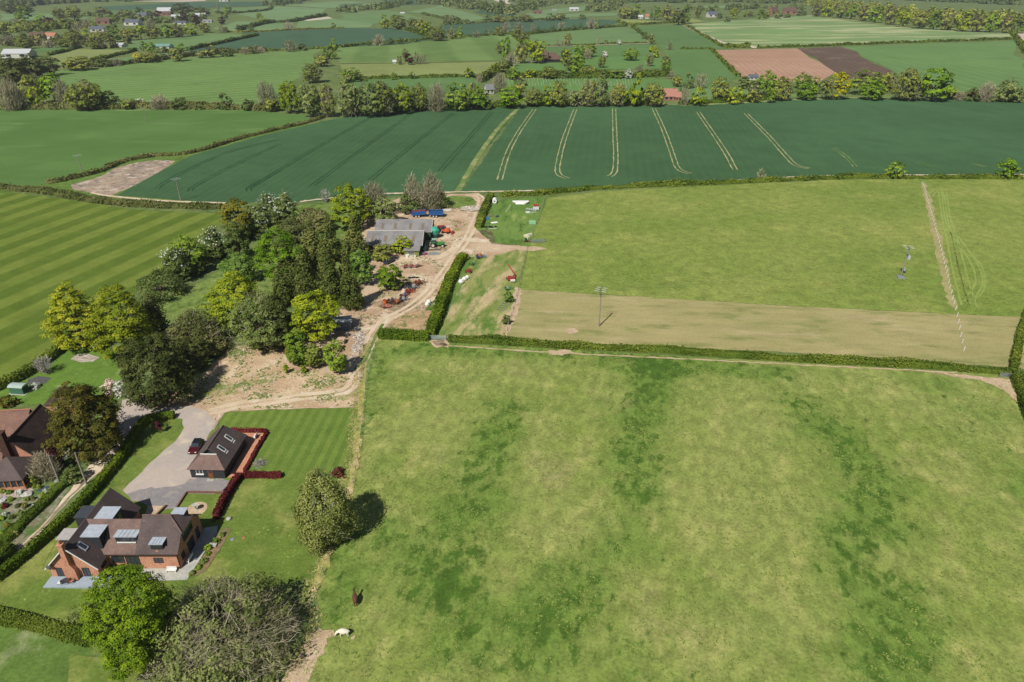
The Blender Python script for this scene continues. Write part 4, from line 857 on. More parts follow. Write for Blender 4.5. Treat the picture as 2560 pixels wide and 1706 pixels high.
FT(cA, Z7, 'o 425 400 620 465; s 640 400 760 455; Y 905 355 985 420; o 950 355 1080 425; e 750 400 830 450; h 1150 320 1260 415; g 950 285 1000 345; b 990 288 1065 355; s 1060 315 1160 358; b 1205 298 1265 345; G 1340 345 1420 395; o 1400 315 1490 390; s 1500 340 1600 385; e 1640 320 1710 370; G 1690 310 1770 365; e 1740 320 1820 362; e 1925 270 2030 350; s 2030 295 2100 345; h 2060 430 2205 560; o 2150 370 2260 450; g 2200 310 2300 400; y 2245 268 2312 350')
Z8 = 'among the village houses'
FT(cA, Z8, 'p 300 115 375 190; s 420 130 500 190; e 545 130 620 190; o 360 50 450 130; o 440 40 560 135; g 100 50 210 140; d 0 10 120 90; d 90 20 210 100; o 640 50 750 110; e 700 160 800 220; g 720 165 820 225; d 1170 20 1320 95; d 1320 45 1400 95; d 1370 60 1445 105; s 920 45 980 95; p 1000 75 1050 125; p 1050 70 1110 120; p 1235 85 1285 150; p 1310 100 1365 175; p 1490 115 1545 165; s 810 65 850 100; o 840 70 910 130; g 750 105 810 160; e 980 130 1060 180; s 1390 120 1420 150; g 1525 40 1585 95; e 1475 20 1505 70; y 1745 85 1790 130; y 1770 110 1830 160; o 820 185 920 270; y 910 170 1000 265; o 990 170 1090 260; b 1080 170 1180 255; o 1160 165 1270 250; y 1250 165 1360 240; o 1360 150 1440 220; e 1480 175 1560 220; s 1520 180 1560 220; s 1610 170 1650 210; s 1690 170 1740 205; e 1930 150 2010 200; s 2260 158 2300 190; o 440 200 560 300; y 540 195 640 280; o 620 210 740 290; g 720 220 830 285; e 0 240 120 310; o 110 250 230 330; s 210 170 310 240; o 380 270 500 315; e 270 280 380 320; d 0 170 60 260; o 600 290 700 335; e 60 120 150 180; e 480 150 560 220; g 240 100 320 160; o 150 150 230 220')
Z9 = 'in the front row of the ridge wood'
row = [(900, 25, 985, 108), (975, 20, 1070, 112), (1060, 30, 1150, 118), (1130, 35, 1225, 125), (1215, 40, 1310, 140), (1295, 45, 1400, 150), (1390, 40, 1500, 162), (1480, 50, 1600, 175), (1590, 70, 1710, 188), (1700, 75, 1800, 195), (1790, 85, 1900, 200), (1890, 80, 2000, 208), (1985, 95, 2095, 212), (2080, 95, 2190, 215), (2180, 105, 2290, 218), (2270, 120, 2370, 222)]
for i, b in enumerate(row): far_tree('oyogoboyogoyobog'[i], cC(*b), Z9)
Z10 = 'beside the far white farmhouses'
FT(cC, Z10, 'g 0 45 75 155; o 340 50 405 110; y 340 55 400 125; s 250 85 300 125; s 300 115 350 150; y 425 75 460 115; h 455 75 510 115; g 510 70 590 130; o 570 60 620 125; Y 605 45 645 75; G 640 75 705 125; s 800 50 870 105; o 100 45 150 120; s 700 95 760 120')
FT(cB, Z10, 'o 1900 40 2000 125; y 1980 35 2090 120; g 2110 45 2200 130; o 2190 40 2300 145; d 2270 60 2370 165; s 1985 75 2040 125; s 980 105 1050 150; o 1045 105 1150 150; s 1150 100 1230 145; o 1220 100 1330 145; s 1400 95 1470 140; o 1460 90 1545 138; s 700 105 760 160; s 760 110 840 160; e 720 100 800 145; s 1630 95 1690 130')
flush_far()
# ------------------------------------------------------------------ woodland too far to count: one mass each
def mass(name, c, pts, n, R, h, mat, label, seed=1, nl=150):
    rng = np.random.default_rng(seed); P = catmull(G(c, pts), 20.0); Vs, Ts = [], []
    for i in range(n):
        p = P[int(rng.integers(len(P)))]
        x, y = p[0]+rng.normal()*R*2.0, p[1]+rng.normal()*R*3.5
        r = R*rng.uniform(.7, 1.35); hh = h*rng.uniform(.65, 1.25)
        d = rng.normal(size=(nl, 3)); d /= np.linalg.norm(d, axis=1, keepdims=True); d[:, 2] = np.abs(d[:, 2])
        C = d*np.array([r, r, hh*.85])*rng.uniform(.75, 1.05, nl)[:, None]*(1+.2*np.sin(d[:, :1]*5+i))+np.array([x, y, hh*.1])
        N = d+np.array([0, 0, .25])+rng.normal(size=(nl, 3))*.4; N /= np.linalg.norm(N, axis=1, keepdims=True)
        V, t = quads_mesh('q', C, N, r*.42, np.clip(rng.uniform(0, 1)+rng.normal(size=nl)*.12, 0, 1), rng); Vs.append(V); Ts.append(t)
    V = np.concatenate(Vs); o = link(name, raw_mesh(name, V, np.arange(len(V)).reshape(-1, 4), np.concatenate(Ts)), LM[mat])
    return tag(o, label, 'woodland', kind='stuff')
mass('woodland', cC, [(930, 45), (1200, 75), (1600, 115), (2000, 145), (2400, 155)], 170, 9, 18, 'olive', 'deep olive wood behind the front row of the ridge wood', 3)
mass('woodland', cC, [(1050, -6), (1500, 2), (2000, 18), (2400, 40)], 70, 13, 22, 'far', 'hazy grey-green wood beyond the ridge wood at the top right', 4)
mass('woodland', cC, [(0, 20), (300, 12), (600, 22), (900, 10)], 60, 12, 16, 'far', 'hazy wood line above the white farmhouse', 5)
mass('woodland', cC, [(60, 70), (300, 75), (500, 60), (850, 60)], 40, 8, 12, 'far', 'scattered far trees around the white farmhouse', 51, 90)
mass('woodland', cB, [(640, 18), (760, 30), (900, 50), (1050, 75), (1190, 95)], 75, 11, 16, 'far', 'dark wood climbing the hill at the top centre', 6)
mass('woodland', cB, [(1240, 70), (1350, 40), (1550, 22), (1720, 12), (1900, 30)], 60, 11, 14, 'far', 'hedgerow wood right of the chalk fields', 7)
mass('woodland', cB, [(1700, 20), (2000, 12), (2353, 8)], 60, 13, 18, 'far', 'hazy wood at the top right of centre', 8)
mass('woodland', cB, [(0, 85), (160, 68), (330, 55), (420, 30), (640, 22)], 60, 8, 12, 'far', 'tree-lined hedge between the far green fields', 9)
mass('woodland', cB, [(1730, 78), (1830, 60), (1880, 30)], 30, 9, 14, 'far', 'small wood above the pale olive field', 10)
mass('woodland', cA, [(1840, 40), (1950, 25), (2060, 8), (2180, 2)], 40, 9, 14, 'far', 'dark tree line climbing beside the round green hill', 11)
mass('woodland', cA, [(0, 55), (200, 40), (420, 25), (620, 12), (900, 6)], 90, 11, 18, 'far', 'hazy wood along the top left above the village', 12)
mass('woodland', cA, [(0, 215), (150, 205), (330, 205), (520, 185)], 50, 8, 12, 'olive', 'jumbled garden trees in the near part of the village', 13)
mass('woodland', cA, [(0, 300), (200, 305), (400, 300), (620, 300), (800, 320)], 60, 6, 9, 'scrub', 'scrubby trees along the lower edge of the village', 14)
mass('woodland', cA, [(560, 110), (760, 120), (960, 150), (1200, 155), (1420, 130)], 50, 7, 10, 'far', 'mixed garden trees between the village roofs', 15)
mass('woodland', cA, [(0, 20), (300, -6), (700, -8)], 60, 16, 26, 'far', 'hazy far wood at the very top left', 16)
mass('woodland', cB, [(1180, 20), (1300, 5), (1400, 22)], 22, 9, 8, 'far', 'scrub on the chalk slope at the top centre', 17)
# ------------------------------------------------------------------ far hedges
def FH(c, pts, w, h, mat, label, **kw): return hedge(G(c, pts), w, h, mat, label, rough=kw.pop('rough', .25), name='hedge', leafpx=1.5, cap=9000, **kw)
FH(cA, [(430, 468), (640, 456), (860, 442), (1150, 407), (1380, 378), (1820, 352)], 8, 4.5, 'scrub', 'dark bushy hedge along the far side of the striped pasture')
FH(cA, [(1290, 346), (1500, 303), (1640, 272), (1762, 248)], 5, 3.5, 'hedge', 'dark hedge pointing towards the far crop beside the village field')
FH(cA, [(600, 427), (740, 398), (930, 350)], 4, 3, 'hedge', 'short dark hedge right of the small olive field')
FH(cA, [(330, 382), (440, 360), (545, 326)], 4, 3, 'hedge', 'short dark hedge left of the small olive field')
FH(cA, [(-20, 748), (250, 748), (500, 748), (800, 745), (1100, 746), (1400, 746), (1700, 752), (1900, 762)], 6, 4, 'scrub', 'thick scrub hedge at the foot of the thicket beyond the smooth pasture')
FH(cA, [(1820, 352), (2000, 344), (2215, 332)], 4, 2, 'hedge', 'thin hedge between the striped pasture and the far dark crop')
FH(cA, [(1560, 220), (1700, 222), (2000, 208), (2353, 195)], 4, 1.8, 'orange', 'pale yellowish hedge along the top of the far dark crop')
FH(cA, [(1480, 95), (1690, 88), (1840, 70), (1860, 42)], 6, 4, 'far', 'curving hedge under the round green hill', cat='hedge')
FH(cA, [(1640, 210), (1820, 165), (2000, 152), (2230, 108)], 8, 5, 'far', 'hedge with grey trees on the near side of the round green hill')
FH(cB, [(0, 328), (200, 304), (420, 290), (600, 272), (900, 252), (1180, 236)], 6, 2.6, 'hedge', 'long hedge along the upper side of the mown pasture')
FH(cB, [(100, 548), (300, 540), (500, 536), (930, 526)], 4, 2.4, 'hedge', 'dark hedge below the pale olive pasture')
FH(cB, [(960, 560), (1030, 520), (1090, 480), (1160, 450)], 8, 5, 'hedge', 'bushy hedge on the drive up to the farmhouse')
FH(cB, [(1140, 535), (1300, 530), (1540, 535), (1800, 535), (2000, 530), (2260, 522)], 8, 5, 'hedge', 'bushy hedge between the farmhouse lawn and the vineyard')
FH(cB, [(700, 175), (1000, 158), (1280, 142), (1560, 130)], 5, 2.5, 'far', 'hedge on the far side of the upper dark crop')
FH(cB, [(1060, 240), (1290, 236), (1500, 215), (1800, 192), (1960, 182)], 6, 3, 'hedge', 'hedge along the near side of the upper dark crop')
FH(cB, [(2000, 185), (2070, 240), (2135, 292)], 5, 2.5, 'hedge', 'hedge at the right end of the upper mown field')
FH(cB, [(1180, 236), (1240, 290), (1290, 330)], 7, 4, 'hedge', 'short bushy hedge above the farmhouse trees')
FH(cB, [(1420, 318), (1600, 314), (1800, 304), (2135, 296)], 3, 1.5, 'hedge', 'thin hedge beside the pale farm road')
FH(cB, [(1900, 150), (2000, 172), (2250, 160), (2353, 162)], 6, 3, 'hedge', 'hedge below the pale olive field near the far trees')
FH(cB, [(420, 200), (520, 225), (620, 262)], 10, 4, 'hedge', 'low hedge under the yellow-green tree row')
FH(cB, [(560, 98), (700, 130), (880, 158)], 6, 4, 'far', 'dark hedge at the foot of the far green hill field')
FH(cC, [(218, 344), (300, 430), (400, 528)], 4, 2.2, 'hedge', 'dark hedge on the left of the brown ploughed field')
FH(cC, [(28, 172), (140, 236), (300, 326)], 5, 2.2, 'hedge', 'dark hedge on the left of the pale field')
FH(cC, [(300, 328), (380, 326), (480, 328)], 10, 5, 'hedge', 'clump of dark bushes at the corner of the pale field')
FH(cC, [(530, 331), (920, 320), (1500, 297), (1900, 284), (2262, 272)], 4, 2.6, 'hedge', 'long thin hedge below the pale striped field')
FH(cC, [(2268, 230), (2320, 300), (2370, 370)], 6, 4, 'hedge', 'dark hedge at the far right beside the pink field')
FH(cC, [(0, 338), (110, 338), (215, 340)], 4, 2, 'hedge', 'thin hedge left of the brown ploughed field corner')
FH(cC, [(0, 718), (200, 708), (480, 692), (640, 680)], 5, 3.5, 'hedge', 'thick hedge below the trees right of the red cottage')
FH(cC, [(1840, 680), (1960, 680), (2150, 690), (2400, 698)], 7, 5, 'scrub', 'grey scrub hedge at the far right end of the dark crop')
FH(cB, [(250, 775), (500, 755), (800, 742), (1200, 728)], 5, 3.5, 'hedge', 'green undergrowth hedge along the left half of the far tree belt')
FH(cB, [(1280, 726), (1600, 722), (2000, 722), (2200, 724)], 5, 3.5, 'hedge', 'green undergrowth hedge along the right half of the far tree belt')
# ------------------------------------------------------------------ far buildings
W_WHITE = plain('white_render', (206, 204, 196), .8, .2, .08); W_BRICK = plain('far_brick', (156, 116, 98), .9, .1, .15); W_DARK = plain('dark_timber', (58, 54, 50), .8, .2, .2)
RF = {'red': plain('red_tiles', (170, 122, 108), .85, .15, .2), 'brown': plain('brown_tiles', (104, 84, 74), .85, .15, .2), 'grey': plain('grey_roof', (136, 138, 142), .7, .3, .15), 'white': plain('pale_roof', (190, 192, 194), .6, .3, .1),
      'slate': plain('slate_roof', (92, 98, 110), .6, .3, .15), 'green': plain('green_roof', (110, 150, 136), .7, .3, .1), 'orange': plain('orange_tiles', (176, 122, 98), .85, .15, .2)}
GLS = plain('dark_glass', (40, 46, 54), .15, .6, .1)
def gable(root, w, d, hw, hr, wall, roof, chim=True, nwin=2, x0=0.0, y0=0.0, ov=.4):
    a = w/2; b = d/2
    MB().prism([(-b, 0), (b, 0), (b, hw), (0, hw+hr), (-b, hw)], 'x', x0-a, x0+a).build('wall', wall, root).location = (0, y0, 0)
    s = hr/b; e = ov
    m = MB()
    for q in (-1, 1):
        m.slab([(x0-a-e, y0+q*(b+e), hw-s*e+.12), (x0+a+e, y0+q*(b+e), hw-s*e+.12), (x0+a+e, y0, hw+hr+.12), (x0-a-e, y0, hw+hr+.12)], .1)
    rf = m.build('roof', roof, root)
    if chim: MB().bb(x0+a*.55-.5, x0+a*.55+.5, y0-.4, y0+.4, hw+hr*.5, hw+hr+1.3).build('chimney', W_BRICK, rf)
    for i in range(nwin):
        x = x0-a+w*(i+.5)/nwin
        MB().bb(x-w*.09, x+w*.09, y0-b-.06, y0-b+.02, hw*.3, hw*.8).build('window', GLS, root)
def house(c, box, wall, roof, label, cat='house', name='house', rz=0.0, aspect=.62, chim=True, nwin=2, flat=False):
    x0, y0, x1, y1 = c(*box)
    X, Y = at((x0+x1)/2, y1); s = FPX/depth(X, Y, 3)
    w = (x1-x0)/s/(1+.0); Htot = max((y1-y0)/s, 3.2)
    root = empty(name, (X, Y+w*aspect/2, 0), rz)
    if flat: gable(root, w, w*aspect, Htot*.8, Htot*.2, wall, roof, chim, nwin)
    else: gable(root, w, w*aspect, Htot*.52, Htot*.48, wall, roof, chim, nwin)
    return tag(root, label, cat)
HS = [
 (cA, (1075, 58, 1165, 102), W_BRICK, 'white', 'large pale-roofed brick building in the village', 'house', .1), (cA, (655, 130, 742, 168), W_BRICK, 'brown', 'brick house with brown roof in the village centre', 'house', .2), (cA, (850, 138, 952, 176), W_WHITE, 'slate', 'white house with wide slate roof in the village', 'house', -.1),
 (cA, (1170, 104, 1228, 126), W_WHITE, 'white', 'low white building below the tall dark village trees', 'house', 0), (cA, (1330, 94, 1402, 118), W_WHITE, 'white', 'long white-roofed building right of the tall dark village trees', 'house', 0), (cA, (1385, 138, 1445, 156), W_WHITE, 'grey', 'low grey-roofed house at the right end of the village', 'house', .1),
 (cA, (1185, 148, 1270, 168), W_WHITE, 'slate', 'low slate-roofed terrace beside purple village trees', 'house', 0), (cA, (85, 153, 160, 192), W_WHITE, 'grey', 'white house at the left edge of the village', 'house', .3), (cA, (292, 152, 330, 182), W_WHITE, 'white', 'small white house beside the purple tree in the village', 'house', 0),
 (cA, (205, 228, 292, 278), W_WHITE, 'brown', 'white cottage with brown roof in the lower village', 'house', .2), (cA, (298, 230, 385, 270), W_WHITE, 'orange', 'cottage with bright orange roof in the lower village', 'house', -.2), (cA, (618, 184, 705, 220), W_WHITE, 'slate', 'long slate-roofed house above the village wood', 'house', .15),
 (cA, (180, 282, 245, 305), W_WHITE, 'grey', 'grey-roofed shed at the bottom of the village', 'shed', 0), (cA, (15, 345, 192, 398), W_WHITE, 'white', 'big pale-roofed hall beside the dark trees at the left edge', 'hall', .1), (cA, (700, 300, 835, 326), W_WHITE, 'white', 'row of pale polytunnels below the village field', 'polytunnel', 0),
 (cA, (1055, 306, 1162, 334), W_WHITE, 'green', 'green-roofed barn hidden behind the field hedge', 'barn', -.1), (cA, (800, 82, 850, 112), W_WHITE, 'brown', 'small white house high in the village', 'house', 0), (cA, (938, 92, 1000, 128), W_WHITE, 'slate', 'slate-roofed house left of the large pale-roofed building', 'house', .2),
 (cA, (1500, -6, 1560, 12), W_WHITE, 'white', 'distant white building at the very top of the view', 'house', 0), (cA, (520, 288, 560, 305), W_WHITE, 'grey', 'grey-roofed cottage at the end of the village wood', 'house', .2), (cA, (1110, 82, 1165, 108), W_BRICK, 'brown', 'brick wing below the large pale-roofed village building', 'house', .1),
 (cB, (990, 582, 1048, 645), W_WHITE, 'grey', 'small grey-roofed shed in the middle of the far tree belt', 'shed', .5), (cB, (1320, 74, 1382, 98), W_BRICK, 'brown', 'distant brick house below the chalk fields', 'house', 0), (cB, (1570, 54, 1632, 76), W_WHITE, 'white', 'distant white barn on the hill at the top centre', 'barn', .1),
 (cB, (2040, 106, 2072, 130), W_WHITE, 'white', 'small white tent beside the far olive field', 'tent', 0), (cB, (2088, 100, 2114, 130), W_WHITE, 'orange', 'small yellow-topped tent beside the far olive field', 'tent', 0), (cB, (412, 86, 442, 98), W_WHITE, 'white', 'tiny white shed on the far green hill', 'shed', 0),
 (cB, (362, 420, 384, 434), W_WHITE, 'white', 'tiny white shelter left of the purple tree in the pasture', 'shelter', 0), (cB, (1452, 64, 1478, 78), W_WHITE, 'grey', 'tiny grey house left of the distant white barn', 'house', 0),
 (cC, (188, 84, 258, 120), W_WHITE, 'slate', 'white farmhouse with slate roof near the pale field', 'house', .2), (cC, (712, 58, 798, 98), W_BRICK, 'brown', 'pink brick house beside the ridge wood', 'house', .1), (cC, (610, 55, 668, 106), W_BRICK, 'brown', 'tall steep-roofed brick house beside the ridge wood', 'house', .5), (cC, (474, 514, 532, 548), W_WHITE, 'slate', 'grey-roofed cottage half hidden in the belt below the ploughed field', 'house', .1),
]
for c, b, wl, rf, lb, ct, rz in HS: house(c, b, wl, RF[rf], lb, ct, ct if ct != 'house' else 'house', rz, chim=ct == 'house' and (b[2]-b[0]) > 50)
def compound():
    X, Y = at(*cB(1440, 428)); s = FPX/depth(X, Y); k = 860/2353.0/s
    r = empty('farmhouse', (X, Y+8, 0), 0)
    gable(r, 62*k, 12, 3.6, 4.2, W_BRICK, RF['brown'], True, 4, x0=15*k, y0=8); gable(r, 110*k, 9, 3.0, 3.2, W_DARK, RF['brown'], False, 5, x0=10*k, y0=-4); gable(r, 40*k, 14, 4.0, 6.0, W_BRICK, RF['brown'], True, 2, x0=-38*k, y0=6)
    tag(r, 'dark-roofed farmhouse with long low veranda among tall trees', 'farmhouse')
    X, Y = at(*cB(2275, 690)); s = FPX/depth(X, Y); k = 860/2353.0/s
    r = empty('cottage', (X, Y+5, 0), -.05)
    gable(r, 88*k, 10, 3.0, 4.6, W_BRICK, RF['red'], True, 3, x0=-10*k); gable(r, 40*k, 7, 2.6, 3.0, W_BRICK, RF['red'], False, 2, x0=40*k, y0=-2)
    tag(r, 'cottage with wide salmon-red roof at the right end of the far belt', 'cottage')
compound()
# vineyard rows of pale stakes
VS = plain('stake_wood', (206, 200, 180), .8, .2, .1)
def vines():
    rows = [[(1150, 560), (1150, 590)]]
    mb = MB(); rng = random.Random(2)
    for i in range(44):
        x = 1130+i*20
        for j in range(5):
            X, Y = at(*cB(x+rng.uniform(-4, 4)+j*2, 545+j*11+rng.uniform(-2, 2)))
            (mb.box((X, Y, .65), (.2, .2, 1.3)) if rng.random() < .75 else None)
    return tag(mb.build('vine_stakes', VS), 'rows of pale vine stakes in the small vineyard', 'vine stakes', kind='stuff')
vines()
# ------------------------------------------------------------------ near buildings
BRICK = plain('red_brick', (200, 148, 122), .9, .1, .2, 5.0, c2=(180, 128, 104), cs=1.4, thr=(.45, .7)); BRICKD = plain('dull_brick', (128, 98, 84), .9, .1, .2, 4.0)
def tiles(name, a, b_, c_, cs=.35):
    b = NB(name); v = b.objpos()
    col = b.mix(b.step(b.noise(cs, 5, .65, vec=v), .4, .68), lin(a, .92), lin(b_, .92))
    col = b.mix(b.step(b.noise(1.7, 4, .7, vec=v, loc=(5, 5, 5)), .55, .75), col, lin(c_, .92))
    w = b.wave(0, .34, .5, 3, 'SIN', vec=v); g = b.noise(6, 4, .7, vec=v)
    k = b.m('ADD', b.m('MULTIPLY', b.step(g, .25, .75, -1, 1), .22), 1.0)
    cm = b.n.new('ShaderNodeCombineColor')
    for i in range(3): b.l.new(k, cm.inputs[i])
    return b.bsdf(b.mix(1.0, col, cm.outputs[0], 'MULTIPLY'), .85, .2, b.bump(g, .4, .05))
TILE = tiles('plain_clay_tiles', (96, 84, 82), (84, 74, 72), (120, 100, 92)); TILER = tiles('rosy_clay_tiles', (124, 102, 94), (104, 88, 84), (144, 116, 104)); TILEOLD = tiles('old_mossy_tiles', (66, 56, 52), (82, 66, 58), (108, 90, 74), .6)
TILERED = tiles('weathered_red_tiles', (120, 94, 84), (138, 106, 92), (98, 78, 72), .5)
FIBRE = tiles('fibre_cement_sheets', (138, 136, 136), (118, 116, 116), (154, 152, 148), .25)
LEAD = plain('lead_sheet', (176, 184, 194), .5, .5, .14, 2.0); FELT = plain('dark_felt', (64, 68, 76), .8, .3, .15); FELTP = plain('pale_felt', (176, 172, 168), .8, .3, .12)
BOARD = plain('black_weatherboard', (54, 56, 60), .7, .3, .2, 4.0); TIMB = plain('dark_timber_frame', (66, 52, 44), .6, .3, .2); OAKT = plain('oak_timber', (164, 108, 62), .6, .3, .2); WHT = plain('white_paint', (228, 228, 224), .6, .3, .06)
GLASS = plain('window_glass', (52, 60, 70), .08, .8, .15); TERR = plain('terracotta', (176, 122, 96), .8, .2, .15); STONEP = soil('paving_stone', (196, 196, 184), (178, 180, 172), (210, 208, 198), s=.6, grain=.16)
DECKM = plain('blue_grey_deck', (158, 172, 184), .7, .3, .1, 2.0); GREENB = plain('green_cladding', (58, 84, 62), .8, .3, .2); METAL = plain('galvanised_metal', (168, 176, 180), .4, .5, .12, metal=.4); WOODG = plain('grey_post_wood', (128, 120, 106), .9, .2, .2)
TYRE = plain('tyre_rubber', (40, 40, 42), .9, .2, .2); RIM = plain('pale_wheel_rim', (206, 200, 186), .5, .5, .1)
def put(mb, name, mat, root, kids=None):
    L = root.location if root.parent is None else root.parent.location
    mb.v = [(x-L[0], y-L[1], z-L[2]) for x, y, z in mb.v]
    return mb.build(name, mat, root)
def winf(axis, pos, a0, a1, z0, z1, nx=2, nz=1, sgn=-1, t=.07, sill=False):
    """window with frame (slot 0), glass (slot 1), sill (slot 2): axis 'y' = wall facing along y at y=pos"""
    mb = MB()
    def b(u0, u1, w0, w1, d0, d1, m):
        p0, p1 = sorted((pos+sgn*d0, pos+sgn*d1))
        if axis == 'y': mb.bb(u0, u1, p0, p1, w0, w1, m)
        else: mb.bb(p0, p1, u0, u1, w0, w1, m)
    b(a0+t, a1-t, z0+t, z1-t, -.02, .02, 1)
    for u in (a0, a1-t): b(u, u+t, z0, z1, -.02, .06, 0)
    for w_ in (z0, z1-t): b(a0+t, a1-t, w_, w_+t, -.02, .06, 0)
    for i in range(1, nx):
        u = a0+(a1-a0)*i/nx; b(u-t*.4, u+t*.4, z0+t, z1-t, .02, .05, 0)
    for i in range(1, nz):
        w_ = z0+(z1-z0)*i/nz; b(a0+t, a1-t, w_-t*.4, w_+t*.4, .021, .045, 0)
    if sill: b(a0-.12, a1+.12, z0-.14, z0-.003, -.02, .2, 2)
    return mb
WM = [TIMB, GLASS, WHT]
def brick_house():
    r = empty('brick_house', (-60, 79, 0))
    # walls
    w = put(MB().prism([(-69.1, 0), (-61.9, 0), (-61.9, 2.35), (-65.5, 6.2), (-69.1, 2.35)], 'y', 73.8, 86.5), 'wall', BRICK, r)
    put(MB().prism([(76.3, 0), (83, 0), (83, 2.6), (79.6, 6.0), (76.3, 2.6)], 'x', -61.9, -56.4), 'wall', BRICK, r)
    put(MB().prism([(75.55, 0), (83.7, 0), (83.7, 3.3), (81.7, 5.0), (77.6, 5.0), (75.55, 3.3)], 'x', -56.38, -50.5), 'wall', BRICK, r)
    put(MB().prism([(75.55, 3.31), (83.7, 3.31), (79.6, 6.85)], 'x', -56.36, -56.1), 'gable_wall', BRICKD, r)
    # roofs
    m = MB()
    for sg in (-1, 1): m.slab([(-65.5+sg*3.95, 73.5, 2.12), (-65.5+sg*3.95, 86.8, 2.12), (-65.5, 86.8, 6.36), (-65.5, 73.5, 6.36)], .14)
    put(m, 'roof', TILE, r)
    m = MB(); m.slab([(-65.45, 75.95, 2.5), (-56.4, 75.95, 2.5), (-56.4, 79.6, 6.3), (-65.45, 79.6, 6.3)], .14); m.slab([(-65.45, 83.3, 2.5), (-56.4, 83.3, 2.5), (-56.4, 79.6, 6.302), (-65.45, 79.6, 6.302)], .14)
    put(m, 'roof', TILER, r)
    m = MB(); R0_, Rr = -56.65, -50.2
    m.slab([(R0_, 75.2, 3.3), (Rr, 75.2, 3.3), (Rr, 77.55, 5.3), (-52.4, 79.6, 7.05), (R0_, 79.6, 7.05)], .14); m.slab([(R0_, 84.0, 3.3), (Rr, 84.0, 3.3), (Rr, 81.65, 5.3), (-52.4, 79.6, 7.052), (R0_, 79.6, 7.052)], .14)
    m.slab([(Rr+.15, 77.5, 5.22), (Rr+.15, 81.7, 5.22), (-52.4, 79.6, 7.055)], .14)
    rf = put(m, 'roof', TILE, r)
    m = MB(); m.tube((R0_, 79.6, 7.08), (-52.4, 79.6, 7.08), .12); m.tube((-52.4, 79.6, 7.1), (Rr+.1, 77.55, 5.3), .11); m.tube((-52.4, 79.6, 7.1), (Rr+.1, 81.65, 5.3), .11)
    put(m, 'ridge_tiles', TILER, rf)
    m = MB(); m.tube((-69.45, 73.42, 2.05), (-65.5, 73.42, 6.28), .09); m.tube((-61.55, 73.42, 2.05), (-65.5, 73.42, 6.28), .09); put(m, 'bargeboard', WHT, r)
    m = MB(); m.bb(-56.6, -50.15, 75.08, 75.19, 3.1, 3.24); m.bb(-61.3, -56.66, 75.83, 75.94, 2.3, 2.44); m.tube((-50.6, 75.47, 0), (-50.6, 75.47, 3.1), .06); put(m, 'gutter', TIMB, r)
    # chimney breast and stack
    m = MB(); m.prism([(-66.5, 0), (-64.8, 0), (-64.8, 2.3), (-65.3, 3.3), (-66.0, 3.3), (-66.5, 2.3)], 'y', 73.1, 73.79); m.bb(-66.0, -65.3, 73.1, 73.8, 3.31, 7.0); m.bb(-66.08, -65.22, 73.02, 73.88, 7.01, 7.2)
    ch = put(m, 'chimney', BRICK, r); put(MB().lathe([(.2, 0), (.16, .6), (.2, .65)], (-65.65, 73.45, 7.2), 10), 'chimney_pot', TERR, ch)
    # windows and doors
    put(winf('y', 73.8, -68.2, -67.25, .1, 2.05, 2), 'patio_door', WM, r); put(winf('y', 73.8, -64.25, -63.2, .1, 2.05, 2), 'patio_door', WM, r)
    put(winf('y', 76.3, -61.2, -59.3, .5, 2.1, 2), 'window', WM, r); put(winf('y', 76.3, -59.1, -57.0, .1, 2.1, 3), 'patio_door', WM, r)
    put(winf('y', 75.55, -54.3, -52.9, 1.25, 2.3, 2, 2), 'window', WM, r); put(winf('x', -61.9, 74.6, 75.9, .9, 2.1, 2, 1, 1), 'window', WM, r)
    put(winf('x', -50.5, 78.0, 81.2, 3.0, 4.7, 4, 2, 1), 'window', WM, r); put(winf('x', -50.5, 78.6, 80.6, .1, 2.1, 3, 1, 1), 'patio_door', WM, r); put(winf('x', -50.5, 76.4, 77.4, .9, 2.1, 2, 2, 1), 'window', WM, r); put(winf('x', -50.5, 81.6, 82.6, .1, 2.1, 1, 1, 1), 'door', WM, r)
    m = MB(); z0 = 6.36-1.075*1.5
    a, b = Vector((-64.1, 74.9, 0)), Vector((-63.0, 75.9, 0))
    def sl(x, y, d=0): return (x, y, 6.36-1.0734*(x+65.5)+d)
    m.slab([sl(-64.6, 74.9, .12), sl(-63.5, 74.9, .12), sl(-63.5, 75.8, .12), sl(-64.6, 75.8, .12)], .1, 0); m.slab([sl(-64.45, 75.05, .14), sl(-63.65, 75.05, .14), sl(-63.65, 75.65, .14), sl(-64.45, 75.65, .14)], .05, 1)
    put(m, 'skylight', [LEAD, GLASS], r)
    # dormers
    def dormer(x0, x1, y0, y1, zt, zb, face, seams, wins, wall=BOARD, roof=LEAD, sill=False):
        d = put(MB().bb(x0, x1, y0, y1, zb, zt-.12), 'dormer', wall, r)
        m = MB().bb(x0-.14, x1+.14, y0-.16, y1+.06, zt-.119, zt)
        for i in range(1, seams):
            if face == 'y': u = x0+(x1-x0)*i/seams; m.bb(u-.03, u+.03, y0-.16, y1, zt+.001, zt+.05)
            else: u = y0+(y1-y0)*i/seams; m.bb(x0-.12, x1+.14, u-.03, u+.03, zt+.001, zt+.05)
        def add(mb, nm, mt):
            mb.v = [(x+60, y-79, z) for x, y, z in mb.v]; return mb.build(nm, mt, d)
        add(m, 'dormer_roof', roof)
        for (u0, u1, w0, w1, n) in wins:
            add(winf('y' if face == 'y' else 'x', y0 if face == 'y' else (x1 if face == 'x' else x0), u0, u1, w0, w1, n, 1, -1 if face != 'x' else 1, .07, sill), 'window', WM)
